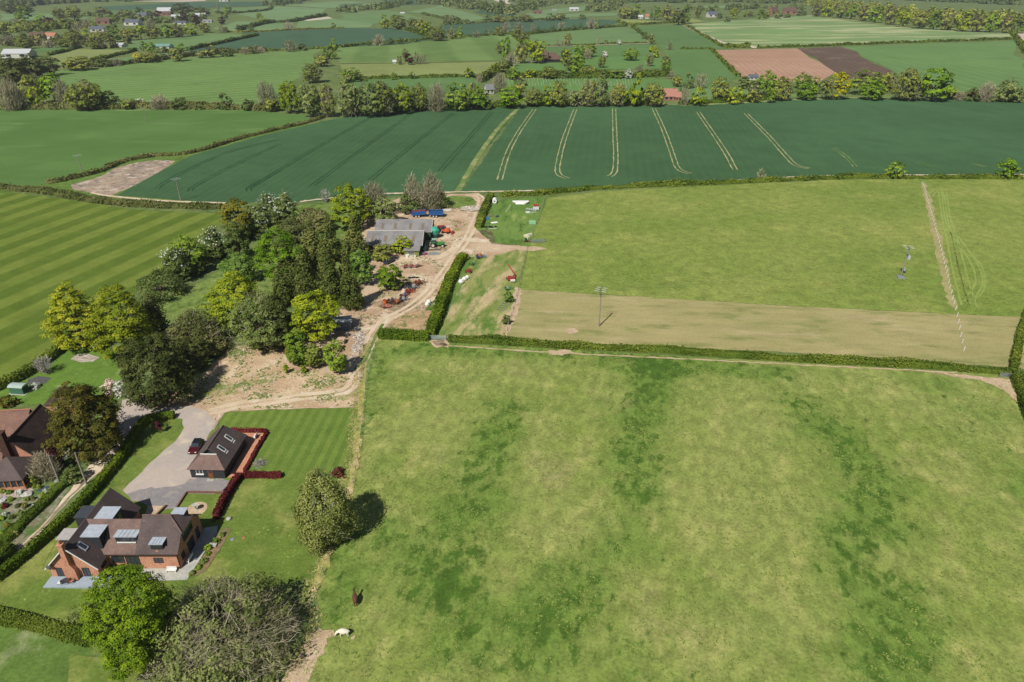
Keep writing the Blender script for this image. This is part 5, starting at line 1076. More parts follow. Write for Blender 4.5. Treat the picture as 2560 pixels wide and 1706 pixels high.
    dormer(-64.75, -62.1, 76.55, 79.3, 5.7, 2.9, 'x', 3, [(76.8, 77.8, 3.4, 5.2, 2), (78.0, 79.0, 3.4, 5.2, 2)]); dormer(-64.75, -62.1, 80.3, 83.0, 5.7, 2.9, 'x', 2, [(80.5, 81.5, 3.2, 5.2, 2), (81.7, 82.7, 3.2, 5.2, 2)])
    dormer(-60.2, -56.95, 77.1, 78.6, 5.15, 3.6, 'y', 5, [(-59.9, -57.25, 4.05, 4.9, 4)], sill=True); dormer(-54.3, -52.45, 75.75, 77.25, 4.95, 3.55, 'y', 4, [(-54.1, -52.65, 3.95, 4.7, 3)])
    put(MB().prism([(-54.2, 3.3), (-52.6, 3.3), (-53.4, 3.75)], 'y', 75.52, 75.74), 'gable_brick', BRICK, r)
    dormer(-52.7, -50.9, 80.6, 81.9, 6.5, 5.0, 'b', 1, []); dormer(-68.9, -66.4, 76.9, 79.1, 4.8, 1.9, 'w', 1, [], BOARD, FELTP); dormer(-68.9, -66.3, 81.6, 84.2, 4.8, 1.9, 'w', 1, [], BOARD, FELT)
    m = MB(); m.ell((-68.75, 73.4, 2.6), (.42, .16, .42), 12, 6); m.tube((-68.75, 73.5, 2.6), (-68.75, 73.8, 2.5), .04); put(m, 'satellite_dish', plain('dish_grey', (96, 98, 102), .6), r)
    tag(r, 'red brick house with brown tiled roofs, lead dormers and front chimney', 'house')
brick_house()
def terrace():
    o = MB().slab([(-69.3, 71.75, .3), (-61.6, 71.65, .3), (-59.3, 71.35, .3), (-60.4, 74.3, .3), (-61.85, 74.3, .3), (-61.85, 73.75, .3), (-64.65, 73.75, .3), (-64.65, 72.9, .3), (-66.75, 72.9, .3), (-66.75, 73.75, .3), (-69.3, 73.75, .3)], .3).build('deck', DECKM)
    tag(o, 'blue-grey raised deck along the front of the brick house', 'deck')
    t = empty('garden_table', (-66.2, 72.35, .3)); MB().lathe([(.5, .7), (.5, .74)], (0, 0, 0), 14).build('table_top', GLASS, t)
    for i in range(4):
        a = i*1.57+.7; MB().tube((.3*math.cos(a), .3*math.sin(a), 0), (.3*math.cos(a), .3*math.sin(a), .7), .03).build('leg', METAL, t)
    tag(t, 'small round glass table on the blue-grey deck', 'table')
    for k, (x, y, a) in enumerate(((-65.4, 72.5, 1.4), (-67.0, 72.2, -1.5))):
        c = empty('garden_chair', (x, y, .3), a); MB().bb(-.25, .25, -.25, .25, .42, .46).build('seat', TERR if k == 0 else WHT, c); MB().bb(-.25, .25, .22, .26, .47, .9).build('backrest', TERR if k == 0 else WHT, c)
        for sx in (-.22, .22):
            for sy in (-.22, .22): MB().bb(sx-.02, sx+.02, sy-.02, sy+.02, 0, .42).build('leg', METAL, c)
        tag(c, ('orange' if k == 0 else 'white')+' garden chair beside the round glass table on the deck', 'chair')
    p = empty('planter', (-60.9, 73.6, .3)); MB().lathe([(.22, 0), (.32, .45), (.34, .5)], (0, 0, 0), 12).build('pot', STONEP, p); MB().ell((0, 0, .7), (.38, .38, .3), 10, 6).build('flowers', WHT, p); tag(p, 'pot of white flowers on the deck corner', 'planter')
    p = empty('planter', (-61.6, 71.9, .3)); MB().lathe([(.2, 0), (.28, .4), (.3, .45)], (0, 0, 0), 12).build('pot', OAKT, p); MB().ell((0, 0, .6), (.3, .3, .28), 10, 6).build('plant', LM['olive'], p); tag(p, 'brown pot with plant at the front edge of the deck', 'planter')
    sheet('patio', [(-56.3, 75.5), (-56.3, 73.6), (-53.0, 73.1), (-48.75, 73.3), (-48.3, 79.5), (-47.9, 83.0), (-48.5, 84.8), (-50.4, 84.2), (-50.45, 75.5)], STONEP, 9, 0)
    b = empty('garden_bench', (-51.7, 74.9, 0), .0); MB().bb(-.75, .75, -.25, .25, .42, .48).build('seat', WHT, b); MB().bb(-.75, .75, .24, .29, .48, .9).build('backrest', WHT, b)
    for sx in (-.68, .68): MB().bb(sx-.04, sx+.04, -.22, .22, 0, .42).build('leg', WHT, b)
    tag(b, 'white bench on the stone patio against the brick house', 'bench')
    b = copy_tree(b); b.location = (-49.95, 77.3, 0); b.rotation_euler = (0, 0, -1.6); tag(b, 'white bench in the shade along the right wall of the brick house', 'bench')
    sheet('flower_lawn', [(-56.9, 92.6), (-50.5, 92.5), (-49.9, 85.8), (-51.4, 84.6), (-56.6, 84.4)], M_LAWN, 9, .05)
    circ = [(-53.6+1.75*math.cos(t*math.pi/12), 88.6+1.9*math.sin(t*math.pi/12)) for t in range(24)]
    sheet('gravel_bed', circ, M_BARE, 10, .03)
    t = empty('bird_bath', (-53.55, 88.5, .05)); MB().lathe([(.32, 0), (.32, .15), (.14, .25), (.12, .8), (.3, .9)], (0, 0, 0), 12).build('pedestal', STONEP, t); MB().lathe([(.1, .9), (.5, 1.05), (.52, 1.15), (.4, 1.12)], (0, 0, 0), 14).build('bowl', STONEP, t); tag(t, 'stone bird bath in the middle of the round gravel bed', 'bird bath')
    for k, (p, q, lb) in enumerate((((-57.05, 84.6), (-56.95, 92.7), 'low dark wall on the left side of the round bed lawn'), ((-50.3, 92.6), (-49.6, 85.6), 'low dark wall between the round bed lawn and the crimson hedge'), ((-56.9, 92.85), (-50.4, 92.7), 'low brick edging wall along the far side of the round bed lawn'), ((-60.3, 84.5), (-59.0, 89.4), 'low dark wall right of the small sunken garden'))):
        p, q = Vector((*p, 0)), Vector((*q, 0)); d = q-p
        tag(MB().box(((p+q)/2)+Vector((0, 0, .22)), (.25, d.length, .44), -math.atan2(d.x, d.y)).build('garden_wall', BRICKD), lb, 'wall')
    sheet('gravel_bed', [(-61.2, 84.6), (-60.5, 84.6), (-59.3, 89.4), (-62.2, 89.6)], M_BARE, 8, .1)
    for k, (x, y, z) in enumerate(((-48.0, 79.6, .5), (-47.6, 77.0, .45), (-47.9, 75.6, .4), (-48.4, 74.4, .4), (-47.3, 81.0, .5), (-46.9, 82.4, .45), (-47.6, 78.4, .35))):
        SEED[0] += 1; me, _ = crown_mesh('shrub', 'dome', z*1.2, 0, z*1.5, 240, .2, SEED[0], .8, .25); o = link('border_plant', me, LM['greygreen' if k % 2 else 'mid' if False else 'green']); o.location = (x, y, 0)
        tag(o, ordn(k)+' small border plant counted along the patio edge bed of the brick house', 'plant', 'border plants beside the patio')
    sheet('flower_bed', [(-48.7, 73.6), (-46.6, 74.8), (-45.9, 83.6), (-46.7, 84.4), (-47.6, 83.6), (-48.1, 79.6)], soil('bed_soil', (150, 126, 96), (130, 112, 84), (176, 150, 116), (104, 124, 66), (.5, .62), s=.6), 8, .1)
    o = MB().bb(-48.1, -46.9, 79.9, 80.6, 0, .35).build('garden_step', STONEP); tag(o, 'pale stone step between the border beds and the lawn', 'step')
    for k, (p, nm, lb, col) in enumerate(((cI(1075, 562), 'drain_cover', 'round grey drain cover in the lawn', METAL), (cI(1155, 552), 'paving_slab', 'square brown slab in the lawn beside a drain cover', TERR), (cI(1050, 420), 'boulder', 'pale round stone at the end of the crimson hedge', STONEP))):
        x, y = at(*p); o = MB().lathe([(.32, 0), (.34, .06), (.25, .1)] if nm != 'boulder' else [(.4, 0), (.42, .25), (.2, .4)], (0, 0, 0), 12 if k != 1 else 4).build(nm, col); o.location = (x, y, .03); tag(o, lb, nm.split('_')[0])
terrace()
def garage():
    r = empty('garage', (-54.7, 96.87, 0), math.radians(-1.8)); a = 3.1; ea = 3.45
    MB().bb(-a, a, .0, 10.0, 0, 2.2).build('wall', BOARD, r)
    m = MB(); E_, zr, zg, yg = 2.12, 5.25, 3.95, 2.05
    xg = ea*(zr-zg)/(zr-E_); yb = 10.4
    for sg in (-1, 1): m.slab([(sg*ea, -.35, E_), (sg*ea, yb, E_), (0, yb-1.4, zr), (0, yg-.15, zr), (sg*xg, yg-.15, zg)], .14)
    m.slab([(-ea, -.352, E_), (ea, -.352, E_), (xg, yg-.12, zg), (-xg, yg-.12, zg)], .14, 1); m.slab([(-ea, yb+.002, E_), (ea, yb+.002, E_), (0, yb-1.4, zr)], .14)
    rf = m.build('roof', [TILE, TILER], r)
    MB().prism([(-xg+.1, zg-.12), (xg-.1, zg-.12), (0, zr-.2)], 'y', yg+.25, yg+.45).build('gablet', BOARD, r); MB().bb(-xg-.05, xg+.05, yg-.32, yg-.14, zg-.02, zg+.1).build('gablet_trim', WHT, r)
    MB().tube((0, yg-.2, zr+.03), (0, yb-1.4, zr+.03), .1).build('ridge_tiles', TILER, rf)
    for y in (7.0, 3.75):
        def sl(x, d): return zr-(zr-E_)*x/ea+d
        m = MB(); m.slab([(1.0, y-.42, sl(1.0, .1)), (2.25, y-.42, sl(2.25, .1)), (2.25, y+.42, sl(2.25, .1)), (1.0, y+.42, sl(1.0, .1))], .12, 0); m.slab([(1.15, y-.26, sl(1.15, .13)), (2.1, y-.26, sl(2.1, .13)), (2.1, y+.26, sl(2.1, .13)), (1.15, y+.26, sl(1.15, .13))], .05, 1)
        m.slab([(2.4, y-.4, sl(2.4, .06)), (2.55, y-.4, sl(2.55, .06)), (2.55, y+.4, sl(2.55, .06)), (2.4, y+.4, sl(2.4, .06))], .05, 0); m.build('skylight', [WHT, GLASS], r)
    winf('y', 0, -2.0, -.75, .95, 1.85, 2, 1, -1, .07, True).build('window', [WHT, GLASS, WHT], r)
    d = MB().bb(.1, 1.0, -.06, .02, .03, 2.0).build('door', plain('brown_door', (128, 78, 46), .6), r); MB().bb(.25, .85, -.08, -.061, 1.2, 1.8).build('door_glass', GLASS, d)
    tag(r, 'black weatherboarded garage with steep brown roof and two skylights', 'garage')
    o = MB().bb(-54.7, -53.4, 95.9, 96.45, 0, .16).build('doorstep', STONEP); tag(o, 'pale stone slab in front of the black garage door', 'step')
    sheet('garden_path', [(-51.3, 96.9), (-49.0, 97.0), (-48.9, 110.5), (-55.0, 110.6), (-55.0, 107.6), (-51.0, 107.4)], plain('brick_paving', (196, 142, 112), .9, .1, .2), 8, .05)
    b = empty('garden_bench', (-50.3, 109.0, 0), -1.57); MB().bb(-.7, .7, -.25, .25, .42, .47).build('seat', WHT, b); MB().bb(-.7, .7, .24, .29, .48, .95).build('backrest', WHT, b)
    for sx in (-.6, .6): MB().bb(sx-.04, sx+.04, -.22, .22, 0, .42).build('leg', WHT, b)
    tag(b, 'white bench on the brick terrace behind the black garage', 'bench')
    SEED[0] += 1; me, _ = twig_mesh('grass', 'dome', 1.3, 0, 1.0, 260, .9, SEED[0], .07, .1, 1.0); o = link('pampas_grass', me, LM['barepale']); o.location = (*at(*cN(1730, 930)), 0); tag(o, 'pale straw-coloured grass clump beside the garage hedge', 'plant')
garage()
def car():
    r = empty('car', (-60.35, 105.45, 0), math.radians(3)); RED = plain('dark_red_paint', (78, 14, 24), .25, .6, .03); BLK = plain('black_roof', (30, 32, 40), .2, .6, .05)
    body = MB(); P = [(-2.0, .35), (2.0, .35), (2.05, .75), (1.9, .95), (-.8, 1.0), (-1.75, .86), (-2.05, .7)]
    body.prism([(y, z) for y, z in P], 'x', -.86, .86); body.build('body', RED, r)
    cab = MB(); lo = [(-.76, -.75, .99), (.76, -.75, .99), (.76, 1.85, .96), (-.76, 1.85, .96)]; hi = [(-.62, -.05, 1.46), (.62, -.05, 1.46), (.62, 1.45, 1.46), (-.62, 1.45, 1.46)]
    cab.add(lo+hi, [(0, 1, 5, 4), (1, 2, 6, 5), (2, 3, 7, 6), (3, 0, 4, 7)]); cab.build('windows', GLASS, r)
    MB().slab([(-.64, -.08, 1.5), (.64, -.08, 1.5), (.64, 1.5, 1.5), (-.64, 1.5, 1.5)], .05).build('roof', BLK, r)
    for sx in (-.8, .8):
        for sy in (-1.3, 1.3):
            w = MB().tube((sx-.1, sy, .32), (sx+.1, sy, .32), .32, n=14).build('wheel', TYRE, r); MB().tube((sx*1.0+(.101 if sx > 0 else -.101), sy, .32), (sx+(.12 if sx > 0 else -.12), sy, .32), .2, n=10).build('rim', METAL, w)
        MB().ell((sx*.75, -2.0, .68), (.2, .1, .1), 8, 5).build('headlight', WHT, r); MB().ell((sx*1.2, -.55, 1.0), (.12, .1, .08), 8, 5).build('mirror', RED, r)
    tag(r, 'dark red car with black roof parked beside the black garage', 'car')
car()
def old_house():
    r = empty('tiled_house', (-91.0, 105.2, 0), math.radians(6))
    MB().prism([(-3.3, 0), (3.3, 0), (3.3, 2.7), (0, 6.3), (-3.3, 2.7)], 'y', -5.6, 5.6).build('wall', BRICK, r)
    m = MB()
    for sg in (-1, 1): m.slab([(sg*3.75, -5.9, 2.45), (sg*3.75, 5.9, 2.45), (0, 5.9, 6.55), (0, -5.9, 6.55)], .16)
    rf = m.build('roof', TILEOLD, r); MB().tube((0, -5.9, 6.6), (0, 5.9, 6.6), .12).build('ridge_tiles', TILERED, rf)
    MB().prism([(1.4, 0), (7.2, 0), (7.2, 3), (4.3, 6.2), (1.4, 3)], 'x', -9.5, -1.6).build('wall', BRICKD, r)
    m = MB(); m.slab([(-9.8, 1.0, 2.75), (-1.2, 1.0, 2.75), (-1.2, 4.3, 6.5), (-8.4, 4.3, 6.5)], .15); m.slab([(-9.8, 7.6, 2.75), (-1.2, 7.6, 2.75), (-1.2, 4.3, 6.502), (-8.4, 4.3, 6.502)], .15); m.slab([(-9.8, 1.0, 2.752), (-9.8, 7.6, 2.752), (-8.4, 4.3, 6.5)], .15)
    rf = m.build('roof', TILERED, r); MB().tube((-8.4, 4.3, 6.55), (-1.0, 4.3, 6.55), .12).build('ridge_tiles', TERR, rf)
    for x in (-8.6, -6.2, -3.6): winf('y', 1.4, x, x+1.1, .9, 2.4, 2, 2).build('window', [WHT, GLASS, WHT], r)
    for y in (-4.2, -1.2, 2.2): winf('x', 3.3, y, y+1.2, .9, 2.2, 2, 2, 1).build('window', WM, r)
    # front gabled bay and conservatory
    MB().prism([(-7.0, 0), (-5.59, 0), (-5.59, 3.9), (-7.0, 2.85)], 'x', -4.9, -1.7).build('wall', BRICK, r)
    m = MB(); m.slab([(-5.2, -7.2, 2.9), (-1.4, -7.2, 2.9), (-1.6, -5.61, 4.3), (-5.0, -5.61, 4.3)], .14); m.build('roof', TILERED, r)
    c = MB().bb(-.05, 1.15, -6.6, -5.5, 3.0, 8.3).bb(-.15, 1.25, -6.7, -5.4, 8.31, 8.5); ch = c.build('chimney', plain('sooty_brick', (84, 62, 54), .9, .1, .2), r); ch.location.x = -1.2
    MB().lathe([(.18, 0), (.14, .6)], (-.65, -6.0, 8.5), 8).build('chimney_pot', TERR, ch).location.x = 0
    o = MB().lathe([(4.75, 2.25), (4.75, 2.4), (.05, 5.1)], (0, 0, 0), 4).build('conservatory_roof', TILE, r)
    o.location = (1.0, -8.9, 0); o.rotation_euler = (0, 0, math.radians(45))
    k = MB().bb(-2.2, 4.2, -12.0, -5.8, 0, .75).build('conservatory_base', BRICK, r); MB().bb(-2.15, 4.15, -11.95, -5.85, .76, 2.25).build('conservatory_glass', GLASS, r)
    m = MB()
    for i in range(7): x = -2.15+i*1.05; m.bb(x-.1, x+.1, -12.08, -11.9, .76, 2.3)
    for i in range(7): y = -12.0+i*1.0; m.bb(4.1, 4.28, y-.09, y+.09, .76, 2.3)
    m.build('conservatory_frame', OAKT, r)
    tag(r, 'old tiled house with mossy roof and timber conservatory at the left edge', 'house')
    r = empty('outbuilding', (-92.2, 119.3, 0), math.radians(6)); MB().bb(-3.2, 3.2, -2.6, 2.6, 0, 2.9).build('wall', BRICK, r)
    m = MB(); e = [(-3.5, -2.9, 2.85), (3.5, -2.9, 2.85), (3.5, 2.9, 2.85), (-3.5, 2.9, 2.85)]; p, q = (-.9, 0, 5.4), (.9, 0, 5.4)
    m.add(e+[p, q], [(0, 1, 5, 4), (1, 2, 5), (2, 3, 4, 5), (3, 0, 4), (3, 2, 1, 0)]); m.build('roof', TILEOLD, r); winf('y', -2.6, -1.2, .4, 1.2, 2.4, 3, 1).build('window', [WHT, GLASS, WHT], r)
    tag(r, 'small hip-roofed brick outbuilding half hidden behind the olive-brown yew', 'outbuilding')
    r = empty('garden_shed', (-106.9, 125.6, 0), math.radians(-6)); MB().bb(-1.55, 1.55, -.9, .9, .1, 1.75).build('wall', plain('green_shed_paint', (70, 110, 92), .6, .3, .1), r)
    arc = [(-1.05*math.cos(t*math.pi/8), 1.7+.42*math.sin(t*math.pi/8)) for t in range(9)]
    MB().prism(arc, 'x', -1.7, 1.7).build('roof', plain('pale_green_roof', (168, 186, 178), .5, .3, .1), r); MB().bb(-1.9, 1.9, -1.15, 1.15, 0, .1).build('plinth', STONEP, r); MB().bb(1.551, 1.6, -.5, .5, .15, 1.6).build('door', GREENB, r)
    tag(r, 'small green shed with pale curved roof by the garden hedge', 'shed')
old_house()
def barn():
    r = empty('barn', (-38.5, 222, 0)); B = lambda: MB()
    def pt(m, n, mt): return put(m, n, mt, r)
    pt(B().prism([(210.2, 0), (221.9, 0), (221.9, 2.75), (215.8, 5.3), (210.2, 2.75)], 'x', -47.4, -29.5), 'wall', GREENB); pt(B().prism([(222.1, 0), (234.2, 0), (234.2, 2.75), (228.3, 5.3), (222.1, 2.75)], 'x', -46.6, -27.8), 'wall', GREENB)
    pt(B().bb(-34.6, -29.9, 206.6, 210.19, 0, 2.15), 'lean_to_wall', plain('yellow_green_wall', (128, 138, 72), .85, .2, .15))
    m = B(); m.slab([(-47.7, 209.6, 2.7), (-29.2, 209.6, 2.7), (-29.2, 215.8, 5.5), (-47.7, 215.8, 5.5)], .1); m.slab([(-47.7, 222, 2.85), (-29.2, 222, 2.85), (-29.2, 215.8, 5.502), (-47.7, 215.8, 5.502)], .1); m.slab([(-34.9, 206.2, 2.15), (-29.6, 206.2, 2.15), (-29.6, 209.7, 2.72), (-34.9, 209.7, 2.72)], .1)
    rf = pt(m, 'roof', FIBRE)
    m = B(); m.slab([(-46.9, 222, 2.9), (-27.5, 222, 2.9), (-27.5, 228.3, 5.5), (-46.9, 228.3, 5.5)], .1); m.slab([(-46.9, 234.6, 2.7), (-27.5, 234.6, 2.7), (-27.5, 228.3, 5.502), (-46.9, 228.3, 5.502)], .1)
    rf2 = pt(m, 'roof', FIBRE)
    m = B(); m.tube((-47.7, 215.8, 5.56), (-29.2, 215.8, 5.56), .16); pt(m, 'ridge_cap', plain('pale_ridge', (186, 182, 174), .7), rf) if False else pt(m, 'ridge_cap', plain('pale_ridge', (186, 182, 174), .7))
    rl = plain('grimy_roof_light', (122, 112, 96), .6, .3, .2)
    for (y0, y1, z0, z1, xs) in ((211.2, 213.9, 3.42, 4.64, (-45.5, -41.4, -36.6, -32.2)), (223.6, 226.3, 3.56, 4.68, (-44.3, -40, -34.8, -30.6))):
        for x in xs: pt(B().slab([(x-.5, y0, z0+.03), (x+.5, y0, z0+.03), (x+.5, y1, z1+.03), (x-.5, y1, z1+.03)], .05), 'roof_light', rl)
    m = B(); m.slab([(-29.15, 209.5, 2.75), (-29.0, 209.5, 2.75), (-29.0, 215.8, 5.58), (-29.15, 215.8, 5.58)], .22); m.slab([(-27.45, 222, 2.95), (-27.3, 222, 2.95), (-27.3, 228.3, 5.58), (-27.45, 228.3, 5.58)], .22); m.slab([(-29.15, 222, 2.9), (-29.0, 222, 2.9), (-29.0, 215.8, 5.582), (-29.15, 215.8, 5.582)], .22)
    pt(m, 'verge_trim', plain('pale_trim', (196, 192, 184), .7))
    pt(winf('y', 206.6, -33.4, -31.4, .9, 1.9, 3), 'window', [WHT, GLASS, WHT]); pt(B().bb(-29.48, -29.4, 213.0, 218.0, 0, 3.2), 'doorway', plain('painted_interior_shade', (26, 30, 26), .9)); pt(B().bb(-27.78, -27.7, 225, 231.5, 0, 3.2), 'doorway', plain('painted_interior_shade2', (28, 34, 28), .9))  # flat near-black panels on solid gables paint the shade inside the doorways
    pt(B().bb(-46, -35.2, 210.1, 210.18, .1, 2.5), 'doorway', plain('painted_interior_shade3', (30, 30, 26), .9))  # dark panel paints the shade of the open barn front
    tag(r, 'grey-roofed twin-span farm barn at the top of the yard', 'barn')
    s = empty('shed', (-43.6, 156.4, 0), math.radians(12)); MB().bb(-2.4, 2.4, -1.6, 1.6, 0, 2.3).build('wall', plain('blue_grey_steel', (112, 124, 132), .6, .3, .15), s)
    arc = [(-1.75*math.cos(t*math.pi/8), 2.25+.7*math.sin(t*math.pi/8)) for t in range(9)]; MB().prism(arc, 'x', -2.6, 2.6).build('roof', plain('steel_roof', (140, 148, 152), .5, .4, .12), s); MB().bb(2.41, 2.46, -.9, .9, .05, 2.1).build('door', BOARD, s)
    tag(s, 'blue-grey steel shed with curved roof behind the tall yellow-green oak', 'shed')
    for k, (x, y) in enumerate(((-41.4, 151.9), (-39.6, 154.6))):
        o = MB().lathe([(.45, 0), (.5, .3), (.5, .9), (.25, 1.05)], (0, 0, 0), 14).build('water_butt', plain('butt_grey', (120, 128, 134), .5)); o.location = (x, y, 0); tag(o, ('nearer' if k == 0 else 'farther')+' round grey butt in the shade beside the blue-grey shed', 'water butt')
    o = MB().bb(-43.0, -41.2, 147.2, 149.0, 0, 1.1); o.bb(-43.1, -41.1, 147.1, 149.1, 1.101, 1.2); o = o.build('crate', plain('pinkish_board', (196, 168, 152), .8)); tag(o, 'square board-topped crate behind the green bush tree', 'crate')
barn()
# ------------------------------------------------------------------ farm vehicles
BLUE = plain('blue_paint', (34, 92, 160), .5, .4, .1, c2=(60, 120, 176)); RUST = plain('rust', (128, 66, 46), .9, .2, .25, c2=(92, 54, 44)); ORNG = plain('orange_paint', (214, 104, 66), .5, .4, .1); REDP = plain('faded_red_paint', (158, 60, 54), .6, .3, .15); GRNP = plain('tractor_green', (74, 140, 72), .4, .4, .1); STEEL = plain('dark_steel', (78, 84, 90), .6, .4, .2); BLUEG = plain('blue_grey_paint', (92, 112, 148), .6, .3, .15)
def wheel(mb_root, x, y, r, w, name='wheel'):
    o = MB().tube((x, y-w/2, r), (x, y+w/2, r), r, n=18).build(name, TYRE, mb_root); MB().tube((x, y-w/2-.03, r), (x, y-w/2-.003, r), r*.58, n=14).build('rim', RIM, o)
def trailer(x, y, tilt, inner, label, hi):
    r = empty('tipping_trailer', (x, y, 0), math.radians(2)); m = MB(); L, W, h = 5.2, 2.3, 1.35
    def P(a, b, c): # tip about the rear axle
        ca, sa = math.cos(tilt), math.sin(tilt); return (a*ca-(c)*sa*1.0, b, 1.0+a*sa+c*ca)
    q = [P(-L/2, -W/2, 0), P(L/2, -W/2, 0), P(L/2, W/2, 0), P(-L/2, W/2, 0)]; t = [P(-L/2-.1, -W/2-.15, h), P(L/2+.1, -W/2-.15, h), P(L/2+.1, W/2+.15, h), P(-L/2-.1, W/2+.15, h)]
    m.add(q+t, [(0, 3, 2, 1), (0, 1, 5, 4), (1, 2, 6, 5), (2, 3, 7, 6), (3, 0, 4, 7)])
    for i in range(5):
        a = -L/2+L*i/4; p0, p1 = P(a, -W/2-.06, 0), P(a, -W/2-.2, h); m.tube(p0, p1, .05, n=4)
    m.tube(t[0], t[1], .07); m.tube(t[1], t[2], .07); m.tube(t[2], t[3], .07); m.tube(t[3], t[0], .07)
    b = m.build('body', BLUE, r); n_ = MB(); n_.add([tuple(Vector(v)*.97+Vector((0, 0, .06))) for v in q+t], [(0, 3, 2, 1), (0, 1, 5, 4), (1, 2, 6, 5), (2, 3, 7, 6), (3, 0, 4, 7)]); n_.build('lining', inner, b)
    MB().bb(-2.4, 3.6, -.5, -.3, .75, .95).bb(-2.4, 3.6, .3, .5, .75, .95).build('chassis', STEEL, r)
    for sx in (-1.0, .1):
        for sy in (-1.0, 1.0): wheel(r, sx, sy, .5, .35)
    tag(r, label, 'trailer')
trailer(-34.9, 247.9, math.radians(5), RUST, 'blue tipping trailer with rusty inside, tilted, behind the barn', 1); trailer(-28.4, 247.9, 0, plain('dark_blue_inside', (40, 70, 110), .6), 'level blue tipping trailer nearest the farm track', 0)
def tractor():
    r = empty('tractor', (-24.9, 215.8, 0), math.radians(3))
    MB().prism([(-.3, .75), (2.55, .75), (2.6, 1.35), (2.3, 1.6), (-.3, 1.75)], 'y', -.42, .42).build('bonnet', GRNP, r); MB().bb(-1.9, 2.3, -.3, .3, .55, .8).build('chassis', STEEL, r)
    m = MB(); lo = [(-1.7, -.75, 1.1), (-.2, -.75, 1.1), (-.2, .75, 1.1), (-1.7, .75, 1.1)]; hi = [(-1.6, -.7, 2.6), (-.4, -.7, 2.6), (-.4, .7, 2.6), (-1.6, .7, 2.6)]; m.add(lo+hi, [(0, 1, 5, 4), (1, 2, 6, 5), (2, 3, 7, 6), (3, 0, 4, 7), (0, 3, 2, 1)]); cb = m.build('cab', GLASS, r)
    MB().bb(-1.75, -.3, -.8, .8, 2.61, 2.78).build('cab_roof', plain('pale_green_roof2', (150, 180, 160), .5), cb)
    m = MB()
    for x in (-1.65, -.3):
        for y in (-.73, .73): m.tube((x, y, 1.1), (x+.02, y, 2.6), .05, n=5)
    m.build('cab_frame', GRNP, cb)
    for sy in (-.95, .95):
        wheel(r, -1.4, sy, .85, .5); wheel(r, 1.75, sy*.9, .6, .4); MB().slab([(-2.2, sy-.3, 1.75), (-.6, sy-.3, 1.75), (-.6, sy+.3, 1.75), (-2.2, sy+.3, 1.75)], .08).build('mudguard', GRNP, r)
    MB().tube((.2, .35, 1.7), (.2, .35, 2.6), .05).build('exhaust', STEEL, r); MB().box((-2.4, 0, 1.0), (.15, .9, 1.2), 0, 0, 0, .2).build('linkage', RIM, r)
    tag(r, 'green tractor with glazed cab parked beside the barn', 'tractor')
tractor()
def put_thing(name, x, y, rz, label, cat, parts):
    r = empty(name, (x, y, 0), rz)
    for nm, mb, mt in parts: mb.build(nm, mt, r)
    return tag(r, label, cat)
def lump(seed, r, h, n=9, k=5):
    rng = random.Random(seed); m = MB(); m.ell((0, 0, h*.45), (r, r*.8, h*.55), n, k)
    m.v = [(x*(1+rng.uniform(-.25, .25)), y*(1+rng.uniform(-.25, .25)), max(0, z*(1+rng.uniform(-.2, .2)))) for x, y, z in m.v]; return m
TEAL = plain('teal_tarpaulin', (64, 164, 140), .6, .3, .1); WSACK = plain('white_sack', (236, 236, 234), .8, .2, .06); DGRN = plain('dark_green_plastic', (38, 66, 60), .5, .4, .1)
put_thing('silo_hopper', -26.6, 224.5, 0, 'teal tarpaulin-covered hopper standing against the barn doorway', 'hopper', [('cover', MB().lathe([(.3, .3), (1.5, 1.7), (1.7, 3.0), (1.1, 3.8), (.2, 4.0)], (0, 0, 0), 10), TEAL), ('frame', MB().tube((-1, -1, 0), (-.8, -.8, 1.6), .07).tube((1, -1, 0), (.8, -.8, 1.6), .07).tube((1, 1, 0), (.8, .8, 1.6), .07).tube((-1, 1, 0), (-.8, .8, 1.6), .07), STEEL)])
put_thing('telehandler', -23.2, 229.6, -.3, 'orange farm loader outside the barn, right of the teal hopper', 'loader', [('body', MB().bb(-1.4, 1.4, -.7, .7, .6, 1.3).prism([(-.4, 1.3), (1.3, 1.3), (1.2, 1.7), (-.2, 1.9)], 'y', -.6, .6), ORNG), ('cab', MB().bb(-1.2, -.1, -.55, .55, 1.31, 2.3), GLASS), ('boom', MB().tube((-.2, .3, 1.5), (2.3, .3, .9), .16, .12), ORNG), ('bucket', MB().prism([(2.1, .1), (3.0, .1), (2.8, .7), (2.2, .9)], 'y', -.9, .9), REDP)]+[('wheel', MB().tube((sx, sy-.2, .45), (sx, sy+.2, .45), .45, n=14), TYRE) for sx in (-.95, .95) for sy in (-.8, .8)])
put_thing('seed_drill', -25.2, 233.2, .2, 'small red implement behind the orange loader', 'implement', [('hopper', MB().prism([(-.9, .7), (.9, .7), (1.2, 1.5), (-1.2, 1.5)], 'y', -.5, .5), REDP), ('frame', MB().bb(-1.3, 1.3, -.6, -.4, .4, .6).bb(-1.3, 1.3, .4, .6, .4, .6), STEEL)]+[('wheel', MB().tube((sx, -.1, .4), (sx, .1, .4), .4, n=12), TYRE) for sx in (-1.2, 1.2)])
for k, (x, y, s_) in enumerate(((-24.4, 234.4, .8), (-23.6, 233.2, .7), (-24.3, 232.0, .75))): 
    o = lump(40+k, .7*s_, 1.3*s_).build('feed_sack', WSACK); o.location = (x, y, 0); tag(o, ('farthest', 'rightmost', 'nearest')[k]+' of three white sacks behind the orange loader', 'sack')
